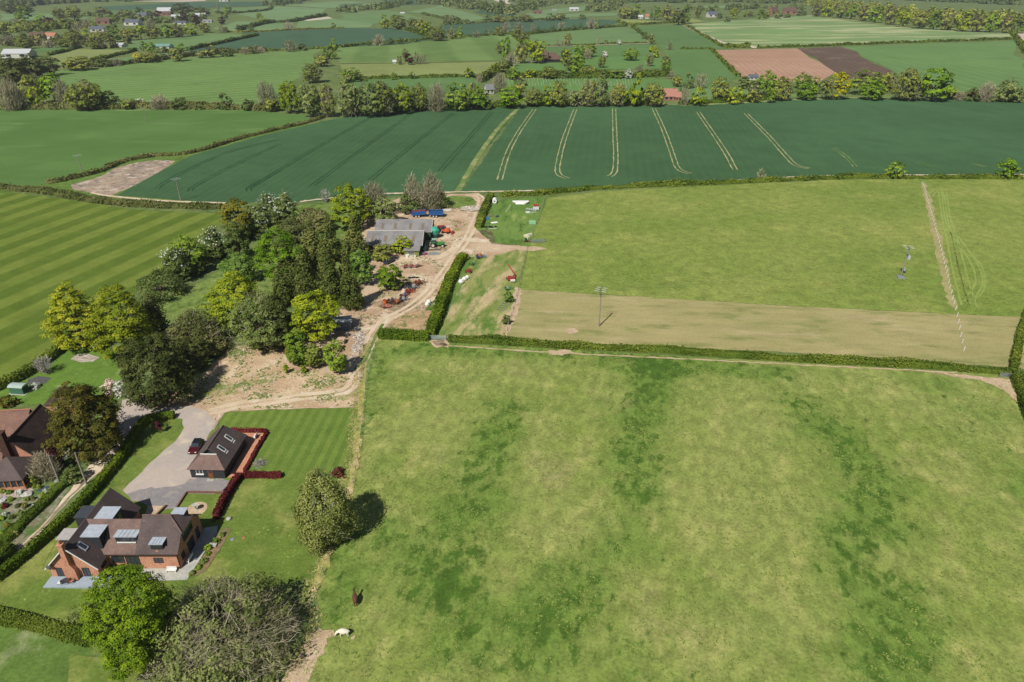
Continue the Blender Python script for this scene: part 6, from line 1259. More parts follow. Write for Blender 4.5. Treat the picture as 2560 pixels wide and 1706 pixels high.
put_thing('oil_tank', -28.7, 211.4, 0, 'dark green ribbed oil tank in the shade of the barn end', 'tank', [('tank', MB().lathe([(.75, .2), (.85, .4), (.8, .8), (.88, 1.1), (.8, 1.5), (.6, 1.9), (.2, 2.0)], (0, 0, 0), 16), DGRN), ('base', MB().bb(-.9, .9, -.9, .9, 0, .2), STONEP)])
rng = random.Random(11)
def implement(x, y, rz, label, cols, s=1.0, seed=0):
    q = random.Random(seed); r = empty('rusty_implement', (x, y, 0), rz)
    m = MB(); L = 2.6*s; W = 1.5*s
    for yy in (-W/2, 0, W/2): m.box((0, yy, .6*s), (L, .12, .14))
    for xx in (-L/2, -L/6, L/5, L/2): m.box((xx, 0, .6*s), (.12, W, .12))
    m.tube((L/2, 0, .6*s), (L/2+1.1*s, 0, .45*s), .08); m.build('frame', cols[0], r)
    m = MB()
    for i in range(9): a, b = q.uniform(-L/2, L/2), q.uniform(-W/2, W/2); m.tube((a, b, .62*s), (a-.25, b, .02), .05, .03, 5)
    m.build('tines', cols[1], r)
    for sy in (-1, 1):
        for xx in (-L*.25,): w_ = MB().tube((xx, sy*(W/2+.12), .42*s), (xx, sy*(W/2+.28), .42*s), .42*s, n=14).build('wheel', TYRE, r); MB().tube((xx, sy*(W/2+.29), .42*s), (xx, sy*(W/2+.31), .42*s), .22*s, n=10).build('rim', cols[1], w_)
    lump(seed+3, .55*s, 1.3*s).build('hopper', cols[2], r)
    return tag(r, label, 'implement')
for k, (x, y, rz, lb, cols, s_) in enumerate(((-27.2, 184.4, .4, 'rusty red implement at the far end of the scrap row', (RUST, RUST, RUST), 1.1), (-30.4, 182.2, 1.2, 'grey wheeled implement beside the sycamore shadow', (STEEL, METAL, STEEL), 1.1), (-28.3, 181.2, .6, 'dark implement with pale disc in the scrap row', (STEEL, METAL, METAL), 1.0),
    (-29.2, 178.4, .3, 'bright red-barred implement in the middle of the scrap row', (REDP, RUST, RUST), 1.0), (-30.3, 175.6, .8, 'blue-grey box implement in the middle of the scrap row', (RUST, STEEL, BLUEG), .95), (-30.2, 173.0, .2, 'flat grey implement on the track side of the scrap row', (STEEL, STEEL, METAL), .95),
    (-31.7, 171.4, 1.0, 'brown disc implement near the scrap row end', (RUST, RUST, OAKT), .9), (-33.2, 172.0, .5, 'rust and grey implement next to the orange drum', (RUST, STEEL, STEEL), 1.0), (-34.2, 168.6, .1, 'pale pinkish frame lying at the near end of the scrap row', (plain('faded_pink_paint', (196, 122, 112), .7), RUST, TERR), .8),
    (-32.7, 197.4, .2, 'left faded red frame in the row above the sycamore', (plain('faded_red2', (178, 110, 104), .7), STEEL, RUST), .8), (-30.9, 197.6, .1, 'middle faded red frame in the row above the sycamore', (plain('faded_red3', (184, 120, 112), .7), BLUEG, RUST), .8), (-29.2, 197.9, .3, 'right faded red frame in the row above the sycamore', (RUST, STEEL, STEEL), .7))): implement(x, y, rz, lb, cols, s_, 60+k)
put_thing('drum', -35.1, 171.2, 0, 'orange drum at the end of the scrap row', 'drum', [('body', MB().lathe([(.6, 0), (.62, .5), (.6, 1.0)], (0, 0, 0), 16), ORNG), ('lid', MB().lathe([(.5, 1.0), (.5, 1.06)], (0, 0, 0), 16), RUST)])
TYS = MB()
for i in range(7): a, b = rng.uniform(-1.3, 1.3), rng.uniform(-.5, .5); TYS.tube((a, b, 0), (a+.03, b, .3), .4, .4, 12)
put_thing('tyre_heap', -29.6, 189.0, .1, 'dark heap of old tyres right of the sycamore', 'tyres', [('tyres', TYS, TYRE)])
def sacks(pts, what, lab):
    for k, (x, y, s_) in enumerate(pts):
        o = lump(80+int(x*3+y), .75*s_, 1.2*s_); o.box((0, 0, .95*s_), (.9*s_, .8*s_, .3)); o = o.build('bulk_bag', WSACK); o.location = (x, y, 0); tag(o, lab[k], 'bag', what)
sacks(((-23.2, 169.5, .95), (-23.0, 171.3, .85), (-21.3, 170.4, .35)), 'white bags left of the broad hedge', ('nearer white bulk bag on the grass left of the broad hedge', 'farther white bulk bag on the grass left of the broad hedge', 'small white scrap beside the bulk bags left of the hedge'))
sacks(((-15.0, 185.2, 1.1), (-14.1, 187.2, .95), (-13.4, 188.7, .8)), 'white bags right of the broad hedge', ('largest nearest white bag right of the broad hedge', 'middle white bag right of the broad hedge', 'farthest smallest white bag right of the broad hedge'))
implement(-13.1, 193.6, 1.3, 'dark red round machine in the shadow right of the broad hedge', (REDP, RUST, REDP), .9, 90); implement(-12.4, 199.6, .9, 'green and grey machine near the top end of the broad hedge', (GRNP, STEEL, STEEL), .7, 91); implement(-10.2, 205.6, .1, 'blue-grey cultivator on the bare soil by the paddock entrance', (BLUEG, STEEL, OAKT), 1.15, 92); implement(-1.1, 180.6, .4, 'green wheeled rake on the paddock fence line', (GRNP, GRNP, METAL), .8, 93)
put_thing('warning_board', -17.7, 201.6, .3, 'orange diamond board leaning at the top of the broad hedge', 'board', [('board', MB().prism([(0, .2), (.75, .95), (0, 1.75), (-.75, .95)], 'y', -.04, .04), ORNG), ('centre', MB().prism([(0, .65), (.3, .95), (0, 1.3), (-.3, .95)], 'y', -.06, -.041), plain('dark_red', (110, 20, 20), .6)), ('stand', MB().tube((0, .05, 1.2), (0, .8, 0), .04), STEEL)])
put_thing('grain_auger', -.2, 187.2, math.radians(10), 'red farm machine with a long raised auger arm', 'machine', [('base', MB().prism([(-1.2, .4), (1.1, .4), (1.0, 1.1), (-.9, 1.3)], 'y', -.7, .7), REDP), ('arm', MB().tube((1.6, 2.5, .8), (-.4, 4.8, 3.6), .22, .16, 8), REDP), ('drum', MB().tube((-.5, -1.3, .5), (.9, -1.3, .5), .45, n=14), RIM), ('boom', MB().tube((.4, 0, 1.1), (1.6, 2.5, .8), .18), REDP)]+[('wheel', MB().tube((sx, .9, .4), (sx+.2, .9, .4), .4, n=14), TYRE) for sx in (-1.3, 1.1)])
def gate_mb(w, h=1.15, bars=7):
    m = MB()
    for i in range(bars): z = .15+(h-.15)*i/(bars-1); m.tube((0, 0, z), (w, 0, z), .035, n=5)
    for x in (0, w/2, w): m.tube((x, 0, .1), (x, 0, h+.05), .04, n=5)
    m.tube((0, 0, .15), (w/2, 0, h), .025, n=5); m.tube((w, 0, .15), (w/2, 0, h), .025, n=5); return m
def gate(p, q, label, mat=METAL):
    d = math.hypot(q[0]-p[0], q[1]-p[1]); r = empty('field_gate', (*p, 0), math.atan2(q[1]-p[1], q[0]-p[0])); gate_mb(d).build('bars', mat, r)
    for x in (-.12, d+.12): MB().tube((x, 0, -.1), (x, 0, 1.45), .1, n=8).build('post', WOODG, r)
    tag(r, label, 'gate')
gate((-20.5, 150.1), (-16.4, 149.75), 'galvanised field gate in the gap between two hedges'); gate((6.3, 219.8), (11.3, 219.9), 'blue-grey open gate at the corner of the machinery lawn', BLUEG); gate(at(*cF(2297, 867)), at(*cF(2326, 868)), 'short metal gate at the right end of the long field hedge')
put_thing('metal_hurdle', -2.2, 166.2, math.radians(72), 'grey metal hurdle lying on bare grass along the paddock fence', 'hurdle', [('bars', MB().bb(0, 6, 0, .12, .05, .15).bb(0, 6, 1.9, 2.02, .05, .15), METAL), ('rungs', MB().bb(.2, .32, .13, 1.89, .06, .14).bb(1.6, 1.72, .13, 1.89, .06, .14).bb(3, 3.12, .13, 1.89, .06, .14).bb(4.4, 4.52, .13, 1.89, .06, .14).bb(5.7, 5.82, .13, 1.89, .06, .14), STEEL)])
# things lying about the machinery lawn
put_thing('water_bowser', -6.7, 265.6, 0, 'white round-ended tank beside the hedge on the machinery lawn', 'tank', [('tank', MB().tube((-.2, -1.2, 1.0), (-.2, 1.2, 1.0), .9, n=16), WSACK), ('hatch', MB().tube((-.2, -1.22, 1.0), (-.2, -1.201, 1.0), .3, n=12), STEEL), ('cradle', MB().bb(-.8, .4, -1, 1, 0, .2), STEEL)])
put_thing('boat_hull', 3.4, 264.9, 0, 'upturned white hull-shaped panel at the back of the machinery lawn', 'hull', [('hull', MB().prism([(-3.2, .9), (3.2, .9), (2.0, .2), (-1.7, .1)], 'y', -.9, .9), WSACK), ('flap', MB().bb(-2.0, 1.6, -1.6, -.91, .05, .35), WSACK)])
put_thing('steel_rack', 7.7, 255.9, math.radians(-28), 'pale slatted rack lying beside the red and white box', 'rack', [('frame', MB().bb(-2.4, 2.4, -.8, -.65, .2, .4).bb(-2.4, 2.4, .65, .8, .2, .4), METAL), ('slats', MB().bb(-2.3, -1.9, -.64, .64, .25, .38).bb(-1.4, -1, -.64, .64, .25, .38).bb(-.5, -.1, -.64, .64, .25, .38).bb(.4, .8, -.64, .64, .25, .38).bb(1.3, 1.7, -.64, .64, .25, .38), WHT)])
put_thing('feed_bin', 9.3, 257.4, .2, 'red and white box at the right side of the machinery lawn', 'box', [('bin', MB().bb(-1, 1, -.8, .8, 0, 1.3), WHT), ('lid', MB().slab([(-1.1, -.9, 1.5), (1.1, -.9, 1.5), (1.1, .9, 1.7), (-1.1, .9, 1.7)], .15), REDP)])
put_thing('crate', 6.0, 252.6, .3, 'small white crate below the pale slatted rack', 'crate', [('box', MB().bb(-.7, .7, -.5, .5, 0, .5), WHT), ('plank', MB().bb(.9, 3.2, -.1, .2, 0, .12), WHT)])
put_thing('water_tank', 7.4, 239.6, .1, 'pale green box tank near the right fence of the machinery lawn', 'tank', [('tank', MB().bb(-1.2, 1.2, -.8, .8, .1, 1.0).bb(-.9, .9, -.6, .6, 1.001, 1.15), plain('pale_green_plastic', (150, 196, 150), .6)), ('base', MB().bb(-1.3, 1.3, -.9, .9, 0, .1), STEEL)])
put_thing('cattle_trough', 5.8, 226.3, .6, 'cream L-shaped trough by the gate of the machinery lawn', 'trough', [('trough', MB().bb(-1.8, 1.4, -.5, .5, .1, .8).bb(-1.8, -.8, -1.9, -.501, .1, .7), plain('cream_plastic', (214, 210, 176), .6)), ('legs', MB().bb(-1.6, -1.4, -.3, .3, 0, .1).bb(1, 1.2, -.3, .3, 0, .1), STEEL)])
put_thing('implement', 4.9, 220.3, .2, 'red and green machine part beside the blue-grey gate', 'implement', [('frame', MB().bb(-1.1, 1.1, -.1, .1, .2, .4).bb(-1.1, -.9, -.8, .8, .2, .4).bb(.9, 1.1, -.8, .8, .2, .4), REDP), ('hopper', MB().prism([(-.5, .41), (.5, .41), (.1, 1.4), (-.3, 1.3)], 'y', -.4, .4), DGRN), ('panel', MB().bb(-.2, .6, .5, .6, .41, 1.1), WHT)])
put_thing('barrel', -9.0, 244.4, .3, 'blue barrel lying by the hedge on the machinery lawn', 'barrel', [('drum', MB().tube((0, -.5, .45), (0, .8, .45), .45, n=14), plain('bright_blue_plastic', (52, 128, 196), .5)), ('hoop', MB().tube((0, .1, .45), (0, .2, .45), .48, n=14), BLUE)])
put_thing('panel', -6.5, 240.7, .4, 'white sheet panel lying on the machinery lawn', 'panel', [('sheet', MB().bb(-1.2, 1.2, -.7, .7, .1, .2), WSACK), ('batten', MB().bb(-1.1, 1.1, -.1, .1, 0, .1), STEEL)])
put_thing('pallet', -7.9, 248.2, .2, 'grey wooden pallet leaning by the hedge on the machinery lawn', 'pallet', [('slats', MB().bb(-1, 1, -.8, -.5, .25, .3).bb(-1, 1, -.2, .1, .25, .3).bb(-1, 1, .4, .8, .25, .3), WOODG), ('bearers', MB().bb(-1, -.8, -.8, .8, 0, .249).bb(.8, 1, -.8, .8, 0, .249), WOODG)])
put_thing('roll', -5.6, 247.6, .7, 'small grey roll beside the wooden pallet', 'roll', [('roll', MB().tube((-.6, 0, .35), (.7, 0, .35), .35, n=12), STEEL), ('core', MB().tube((.7, 0, .35), (.75, 0, .35), .15, n=10), TYRE)])
TYS = MB()
for i in range(10): a, b = rng.uniform(-2, 2), rng.uniform(-.6, .6); TYS.tube((a, b, 0), (a, b+.05, .3), .45, .45, 12)
put_thing('tyre_heap', -7.9, 235.9, -.1, 'low heap of black tyres at the near end of the machinery lawn', 'tyres', [('tyres', TYS, TYRE)])
put_thing('plank', -6.9, 234.0, 0, 'pale plank in front of the black tyre heap', 'plank', [('board', MB().bb(-1.5, 1.5, -.15, .15, .05, .15), RIM), ('block', MB().bb(-.2, .2, -.2, .2, 0, .049), WOODG)])
put_thing('pole', -1.5, 257.8, math.radians(-12), 'thin white pole lying on the machinery lawn', 'pole', [('rod', MB().tube((0, -4.5, .1), (0, 4.5, .1), .09, n=6), WHT)])
put_thing('engine_block', -28.4, 208.2, .2, 'purplish heap of boxes at the barn corner', 'boxes', [('box', MB().bb(-.8, .2, -.5, .5, 0, .8), plain('purple_box', (118, 92, 124), .7)), ('sack', MB().box((.6, 0, .4), (.6, .6, .8)), REDP)])
put_thing('sheet_stack', -25.4, 208.9, .1, 'low grey stack of metal sheets in front of the tractor', 'sheets', [('sheets', MB().bb(-2.2, 2, -.8, .4, .1, .3).bb(-1.5, 1.2, .5, 1.4, 0, .2), METAL), ('frame', MB().bb(-2.4, 2.3, 3.6, 3.9, .3, .4).bb(-2.4, 2.3, 2.9, 3.1, .3, .4), STEEL)])
put_thing('white_drum', -33.6, 206.0, 0, 'white tub in front of the barn lean-to window', 'tub', [('tub', MB().lathe([(.5, 0), (.6, .8), (.65, .85)], (0, 0, 0), 14), WSACK), ('sacks', MB().box((1.2, .1, .3), (1.2, .6, .6)).box((2.4, .2, .35), (.9, .6, .7)), RIM)])
put_thing('timber_stack', -26.2, 254.0, .15, 'long stack of pale logs by the bare poplars', 'timber', [('logs', MB().tube((-3.5, 0, .25), (3, .3, .25), .25).tube((-3.2, .5, .25), (3.4, .8, .25), .25).tube((-3, 1, .25), (3.2, 1.3, .25), .25).tube((-3.2, .3, .62), (3, .6, .62), .22).tube((-3, .8, .62), (3.2, 1.0, .62), .22), RIM)])
o = lump(7, 3.2, 1.5, 16, 8); o.v = [(x*1.6, y, z) for x, y, z in o.v]; o = o.build('stone_heap', M_STONE); o.location = (-14.5, 256.5, -.2); tag(o, 'heap of pale stones beside the track at the top of the yard', 'heap')
put_thing('car', -38.7, 201.4, math.radians(60), 'dark blue car half hidden in the shade behind the sycamore', 'car', [('body', MB().prism([(-2, .35), (2, .35), (2.05, .8), (.9, .95), (-2.0, .95)], 'y', -.85, .85), plain('dark_blue_paint', (34, 48, 78), .25, .6)), ('windows', MB().prism([(-1.8, .96), (.9, .96), (.3, 1.4), (-1.5, 1.4)], 'y', -.72, .72), GLASS)]+[('wheel', MB().tube((sx, sy-.1, .32), (sx, sy+.1, .32), .32, n=12), TYRE) for sx in (-1.3, 1.3) for sy in (-.8, .8)])
# ------------------------------------------------------------------ poles and cables
POLEM = plain('pole_wood', (150, 140, 130), .85, .2, .12); INS = plain('pale_insulator', (206, 210, 208), .4, .5, .05)
def pole(x, y, h, rz, label, arms=1, lean=0.0, extra=None, small=False):
    r = empty('power_pole', (x, y, 0), rz); r.rotation_euler = (0, lean, rz)
    MB().tube((0, 0, -.2), (0, 0, h), .19, .13, 10).build('shaft', POLEM, r)
    for k in range(arms):
        z = h-.3-k*1.1; MB().box((0, .16, z), ((1.3 if small else 2.6) if k == 0 else 1.4, .12, .14)).build('crossarm', STEEL, r)
        if k == 0 and not small:
            for xx in (-1.2, 0, 1.2):
                m = MB(); m.tube((xx, -1.3, z+.18), (xx, -.25, z+.16), .05, n=6); m.tube((xx, .4, z+.16), (xx, 1.5, z+.18), .05, n=6); m.tube((xx, .1, z), (xx, .1, z+.2), .05, n=6); m.build('insulator', INS, r)
    if extra: extra(r, h)
    return tag(r, label, 'pole')
def stay(dx, dy):
    def f(r, h): MB().tube((0, 0, h*.82), (dx, dy, 0), .035, n=5).build('stay_wire', plain('yellow_stay', (190, 178, 110), .7), r)
    return f
def trafo(r, h):
    MB().bb(-.5, .5, -.95, -.25, h*.62, h*.62+1.0).build('transformer', plain('transformer_grey', (180, 184, 188), .5), r); MB().bb(-.75, .75, -.3, .3, h*.8, h*.8+.12).build('fuse_arm', METAL, r); MB().bb(-.35, .35, -.6, -.2, h*.24, h*.24+.9).build('switch_box', plain('box_blue', (158, 168, 178), .5), r); MB().bb(-.9, .9, -.9, .9, 0, .55).build('base_cage', METAL, r)
pole(22.44, 157.22, 10.5, math.radians(72), 'tall wooden pole with yellow stay in the dry grass field', 2, 0, stay(-.2, 6.2)); pole(116.33, 189.16, 9.9, math.radians(80), 'pole carrying a transformer in the upper paddock', 1, 0, trafo)
pole(-75.87, 95.3, 6.9, .6, 'grey pole standing beside the lane hedge', 1, 0, stay(5.5, .6), small=True); pole(-80.23, 94.86, 6.6, .4, 'brownish pole in the garden left of the lane', 1, small=True)
pole(-132.9, 268.0, 9.1, math.radians(60), 'pole in the corner of the dark crop field', 2); pole(-195.5, 310, 8.6, math.radians(60), 'pole on the curved hedge beside the rubble patch', 1); pole(-225.4, 435, 8.3, math.radians(70), 'farthest thin pole out in the smooth pasture', 1)
CAB = plain('cable', (70, 70, 72), .6)
for k, off in enumerate((-1.2, 0, 1.2)):
    a = Vector((22.44+.37*off, 157.22-.95*off*0+off*.95, 10.35)); b = Vector((116.33+.2*off, 189.16+off*.98, 9.7)); m = MB(); P = [a.lerp(b, i/14)+Vector((0, 0, -2.2*(1-(2*i/14-1)**2))) for i in range(15)]
    m.path(P, [.016]*15, 5); tag(m.build('power_cable', CAB), ('near', 'middle', 'far')[k]+' power cable between the tall pole and the transformer pole', 'cable', 'power cables over the dry field')
# ------------------------------------------------------------------ fences
WIREM = plain('fence_wire', (150, 156, 150), .5, .4, .1)
def fence(path, gap, h, label, r_=.07, wires=(.35, .7, 1.05), mat=WOODG, post='post', lean=None, cat='fence', wr=.012):
    P = catmull(path, .5); r = empty('wire_fence', (P[0][0], P[0][1], 0)); acc = gap; last = P[0]; pts = []
    for p in P:
        acc += math.hypot(p[0]-last[0], p[1]-last[1]); last = p
        if acc >= gap: pts.append(p); acc = 0
    for p in pts[:100]:
        b = Vector((p[0]-P[0][0], p[1]-P[0][1], -.1)); t = b+Vector(((lean or (0, 0))[0], (lean or (0, 0))[1], h+.1)); MB().tube(b, t, r_, r_, 6).build(post, mat, r)
    m = MB()
    for z in wires:
        for i in range(len(pts)-1): m.tube((pts[i][0]-P[0][0], pts[i][1]-P[0][1], z), (pts[i+1][0]-P[0][0], pts[i+1][1]-P[0][1], z), wr, n=4, cap=False)
    m.build('wire', WIREM, r); return tag(r, label, cat)
fence(G(cF, [(862, 795), (848, 850), (840, 900), (834, 940), (829, 1000), (822, 1060), (812, 1110), (800, 1150), (785, 1200), (770, 1240), (754, 1290), (738, 1330), (722, 1372), (705, 1420)]), 3.2, 1.15, 'post and wire fence along the left edge of the paddock')
fence(G(cF, [(1250, 462), (1240, 500), (1228, 530), (1217, 560)]), 4, 1.2, 'wire fence between machinery lawn and upper paddock'); fence(G(cF, [(1212, 572), (1202, 620), (1192, 665), (1178, 715), (1165, 765)]), 4, 1.2, 'wire fence between the mottled strip and the upper paddock')
fence(G(cT, [(120, 52), (135, 100), (155, 180), (180, 265), (205, 355), (235, 470), (270, 610), (295, 720), (322, 830), (345, 920), (362, 1020), (378, 1095), (395, 1170)]), 3.9, 1.15, 'white electric fence stakes crossing the upper paddock', .085, (.9,), WHT, 'stake', (.12, .1), wr=.012)
fence(G(cI, [(1400, 1560), (1440, 1490)]), 3, 1.2, 'short fence with white-topped post below the tangled foreground tree', .09, (.6, 1.0), WHT)
# ------------------------------------------------------------------ garden left of the lane
GK = ['greygreen', 'green', 'olive', 'red', 'mid', 'scrub', 'dark', 'whiteflower', 'orange', 'green']
gq = random.Random(21); gi = {}
for k, (x, y) in enumerate(((30, 380), (110, 395), (240, 395), (430, 250), (330, 480), (130, 480), (60, 560), (220, 560), (300, 560), (400, 470), (520, 430), (60, 660), (150, 700), (240, 650), (330, 640), (20, 720), (90, 800), (190, 800), (300, 740), (420, 560), (560, 380), (640, 330), (700, 260), (800, 200), (20, 900), (110, 930), (190, 900), (600, 200), (480, 330), (760, 130))):
    kd = GK[gq.randrange(len(GK))]; s_ = gq.uniform(24, 46); h_ = gq.uniform(.8, 1.2)
    gi.setdefault(kd, []).append((cX(x-s_, y-s_*h_, x+s_, y+s_*h_*.8)))
GD = {'greygreen': 'grey-green', 'green': 'green', 'olive': 'olive', 'red': 'dark red', 'mid': 'mid-green', 'scrub': 'brownish', 'dark': 'dark green', 'whiteflower': 'white-flowering', 'orange': 'orange-tinged'}
for kd, L in gi.items():
    L.sort(key=lambda b: b[0])
    for i, b in enumerate(L): plant_shrub(kd, b, (ordn(i)+' ' if len(L) > 1 else 'only ')+GD[kd]+' shrub from the left in the garden beside the lane', 'shrub', 'shrubs of the lane garden', 'garden_shrub')
for k, (x, y, lb) in enumerate(((20, 500, 'pale stone garden table at the left edge of the lane garden'), (340, 430, 'pale paving heap in the middle of the lane garden'))):
    X, Y = at(*cX(x, y)); o = lump(30+k, 1.0, .5, 12, 6).build('rockery_stone', STONEP); o.location = (X, Y, 0); tag(o, lb, 'stones')
sheet('garden_patio', G(cX, [(-40, 320), (330, 318), (420, 370), (330, 440), (200, 470), (-40, 560)]), soil('crazy_paving', (190, 170, 156), (168, 156, 148), (214, 196, 184), s=.5, grain=.3), 5, .2)
sheet('pond', G(cX, [(470, 330), (600, 320), (620, 370), (540, 410), (450, 380)]), plain('pond_water', (74, 84, 96), .1, .6, .2), 6, .15)
sheet('garden_bed', G(cG, [(590, 830), (640, 790), (740, 785), (830, 815), (780, 850), (680, 858)]), M_STONE, 6, .1); sheet('garden_bed', G(cG, [(230, 1000), (330, 970), (430, 985), (380, 1030), (250, 1060)]), plain('dark_soil_bed', (92, 92, 92), .9, .1, .3), 6, .15)
plant_shrub('whiteflower', cW(365, 140, 490, 200), 'white flowering bush beside the small green shed', 'shrub')
# ------------------------------------------------------------------ animals
def animal(name, x, y, rz, joints, edges, radii, mat, label, cat):
    me = bpy.data.meshes.new(name); me.from_pydata(joints, edges, []); o = link(name, me, mat); o.location = (x, y, 0); o.rotation_euler = (0, 0, rz)
    sk = o.modifiers.new('skin', 'SKIN'); sk.use_smooth_shade = True
    for i, rr in enumerate(radii):
        v = me.skin_vertices[0].data[i]; v.radius = rr if isinstance(rr, tuple) else (rr, rr); v.use_root = (i == 0)
    sb = o.modifiers.new('sub', 'SUBSURF'); sb.levels = 2; sb.render_levels = 2
    return tag(o, label, cat)
def llama(head, sc):
    # x forward; trunk, four jointed legs, neck, head with ears, short tail
    J = [(-.5, 0, 1.02), (-.1, 0, 1.05), (.35, 0, 1.03), (.55, 0, 1.08)]; E_ = [(0, 1), (1, 2), (2, 3)]; Rr = [(.27, .26), (.31, .3), (.29, .28), (.2, .2)]
    for sx, base in ((-1, 0), (1, 2)):
        for sy in (-1, 1):
            i = len(J)
            if base == 0: J += [(-.55, .16*sy, .78), (-.48, .17*sy, .55), (-.62, .17*sy, .36), (-.58, .17*sy, .04)]; Rr += [.15, .1, .06, .055]
            else: J += [(.4, .16*sy, .75), (.42, .16*sy, .45), (.42, .16*sy, .25), (.43, .16*sy, .04)]; Rr += [.12, .075, .06, .055]
            E_ += [(base, i), (i, i+1), (i+1, i+2), (i+2, i+3)]
    i = len(J)
    if head == 'up': J += [(.72, 0, 1.35), (.82, 0, 1.62), (.98, 0, 1.7), (1.12, 0, 1.66)]; Rr += [.13, .11, .1, .07]
    else: J += [(.82, 0, .92), (1.08, 0, .58), (1.2, 0, .32), (1.3, 0, .14)]; Rr += [.17, .13, .11, .075]
    E_ += [(3, i), (i, i+1), (i+1, i+2), (i+2, i+3)]
    h = i+2-(1 if head == 'up' else 0); k = len(J); hx, hz = J[h][0], J[h][2]
    J += [(hx-.05, .07, hz+.2), (hx-.05, -.07, hz+.2), (-.74, 0, 1.0), (-.86, 0, .82)]; Rr += [.03, .03, .07, .05]; E_ += [(h, k), (h, k+1), (0, k+2), (k+2, k+3)]
    return [(a*sc, b*sc, c*sc) for a, b, c in J], E_, [tuple(q*sc for q in r) if isinstance(r, tuple) else r*sc for r in Rr]
J, E_, Rr = llama('down', .98); Rr = [tuple(q*1.2 for q in r) if isinstance(r, tuple) else r*1.22 for r in Rr]
animal('llama', -23.05, 63.5, math.radians(184), J, E_, Rr, plain('cream_fleece', (236, 228, 208), .95, .1, .08, 6), 'white animal grazing with lowered head near the bare patch', 'animal')
J, E_, Rr = llama('up', 1.08); Rr = [tuple(q*1.2 for q in r) if isinstance(r, tuple) else r*1.1 for r in Rr]
animal('llama', -22.6, 69.1, math.radians(106), J, E_, Rr, plain('brown_fleece', (98, 68, 54), .95, .1, .12, 6), 'brown long-necked animal walking away in the paddock', 'animal')
# ------------------------------------------------------------------ tussocks in the grass
def tufts(name, mat, label, n, box, ok, size, h, seed):
    q = np.random.default_rng(seed); X = q.uniform(box[0], box[1], n*6); Y = q.uniform(box[2], box[3], n*6)
    k = ok(X, Y, q); X, Y = X[k][:n], Y[k][:n]; n = len(X)
    C = np.repeat(np.stack([X, Y, np.zeros(n)], 1), 4, 0)+q.normal(size=(n*4, 3))*np.array([size*.9, size*.9, 0]); C[:, 2] = h*q.uniform(.2, .5, n*4)
    N = q.normal(size=(n*4, 3))*.28+np.array([-.1, -.2, 1.0]); N /= np.linalg.norm(N, axis=1, keepdims=True)
    V, t = quads_mesh(name, C, N, size, np.repeat(np.clip(q.uniform(0, 1, n), 0, 1), 4), q)
    return tag(link(name, raw_mesh(name, V, np.arange(len(V)).reshape(-1, 4), t), LM[mat]), label, 'grass', kind='stuff')
LMk('tuft', (88, 114, 48), (142, 154, 78), .9, .1, .0); LMk('straw', (150, 148, 84), (196, 186, 128), .85, .2, .0)
fl = catmull([at(*p) for p in pad_l], 1.0); flx = np.array([p[0] for p in fl]); fly = np.array([p[1] for p in fl]); o_ = np.argsort(fly); flx, fly = flx[o_], fly[o_]
def inpad(X, Y, q):
    xl = np.interp(Y, fly, flx)
    nz = np.sin(X*.21+np.sin(Y*.13)*2)+np.sin(Y*.17+np.sin(X*.09)*2.4)+np.sin(X*.53+Y*.41)*.7
    return (X > xl+.6) & (Y < 149-.135*(X+33)) & (nz+q.normal(size=len(X))*1.2 > .6)
tufts('grass_tufts', 'tuft', 'dark tussocks of grass scattered over the paddock', 16000, (-35, 125, 50, 150), inpad, .2, .12, 5)
def verge(X, Y, q):
    xl = np.interp(Y, fly, flx); d = X-xl+.9+q.normal(size=len(X))*.3
    return (np.abs(d) < .8) & (Y < 152)
tufts('long_grass', 'straw', 'straw-coloured long grass along the paddock fence', 2600, (-48, -20, 55, 152), verge, .2, .25, 6)

def inpoly(X, Y, P):
    r = np.zeros(len(X), bool); n = len(P)
    for i in range(n):
        (x0, y0), (x1, y1) = P[i], P[(i+1) % n]
        if y0 == y1: continue
        c = ((y0 > Y) != (y1 > Y)) & (X < (x1-x0)*(Y-y0)/(y1-y0)+x0); r ^= c
    return r
CL = G(cF, [(395, 915), (430, 880), (480, 850), (500, 825), (550, 795), (640, 800), (660, 850), (740, 855), (800, 870), (818, 880), (822, 932), (640, 938), (520, 944), (470, 930)])
YD = G(cF, [(1060, 450), (1110, 450), (1090, 540), (1040, 610), (985, 705), (905, 748), (850, 790), (790, 860), (780, 740), (830, 690), (900, 640), (880, 590), (960, 540), (1000, 480)])
STN = G(cS, [(1180, 120), (1300, 60), (1400, 70), (1390, 180), (1330, 300), (1240, 420), (1170, 400), (1160, 330), (1230, 230)])
TK = [at(*cF(*p)) for p in ((1092, 449), (1095, 500), (1075, 545), (1045, 590), (1010, 640), (965, 690), (880, 740), (842, 805), (816, 875), (680, 915), (560, 930), (480, 948))]; TK = np.array(catmull(TK, 2.0))
def clump(P, thr, away=1.6):
    def f(X, Y, q):
        nz = np.sin(X*.45+np.sin(Y*.31)*2)+np.sin(Y*.39+np.sin(X*.27)*2.4)
        k = inpoly(X, Y, P) & (nz+q.normal(size=len(X))*.7 > thr)
        i = np.where(k)[0]
        if len(i): d = np.min(np.hypot(X[i, None]-TK[None, :, 0], Y[i, None]-TK[None, :, 1]), axis=1); k[i[d < away]] = False
        return k
    return f
LMk('weed', (92, 118, 52), (140, 150, 84), .95, .2, .0); LMk('stone', (150, 134, 116), (236, 226, 210), .9, .0, .0); LMk('debris', (110, 92, 76), (170, 146, 118), .9, .0, .0)
tufts('weeds', 'weed', 'patchy green weeds on the cleared soil', 1500, (-80, -20, 105, 160), clump(CL, .5), .3, .3, 9)
tufts('weeds', 'weed', 'patchy green weeds in the farmyard', 900, (-60, -5, 150, 290), clump(YD, 1.0), .35, .3, 10)
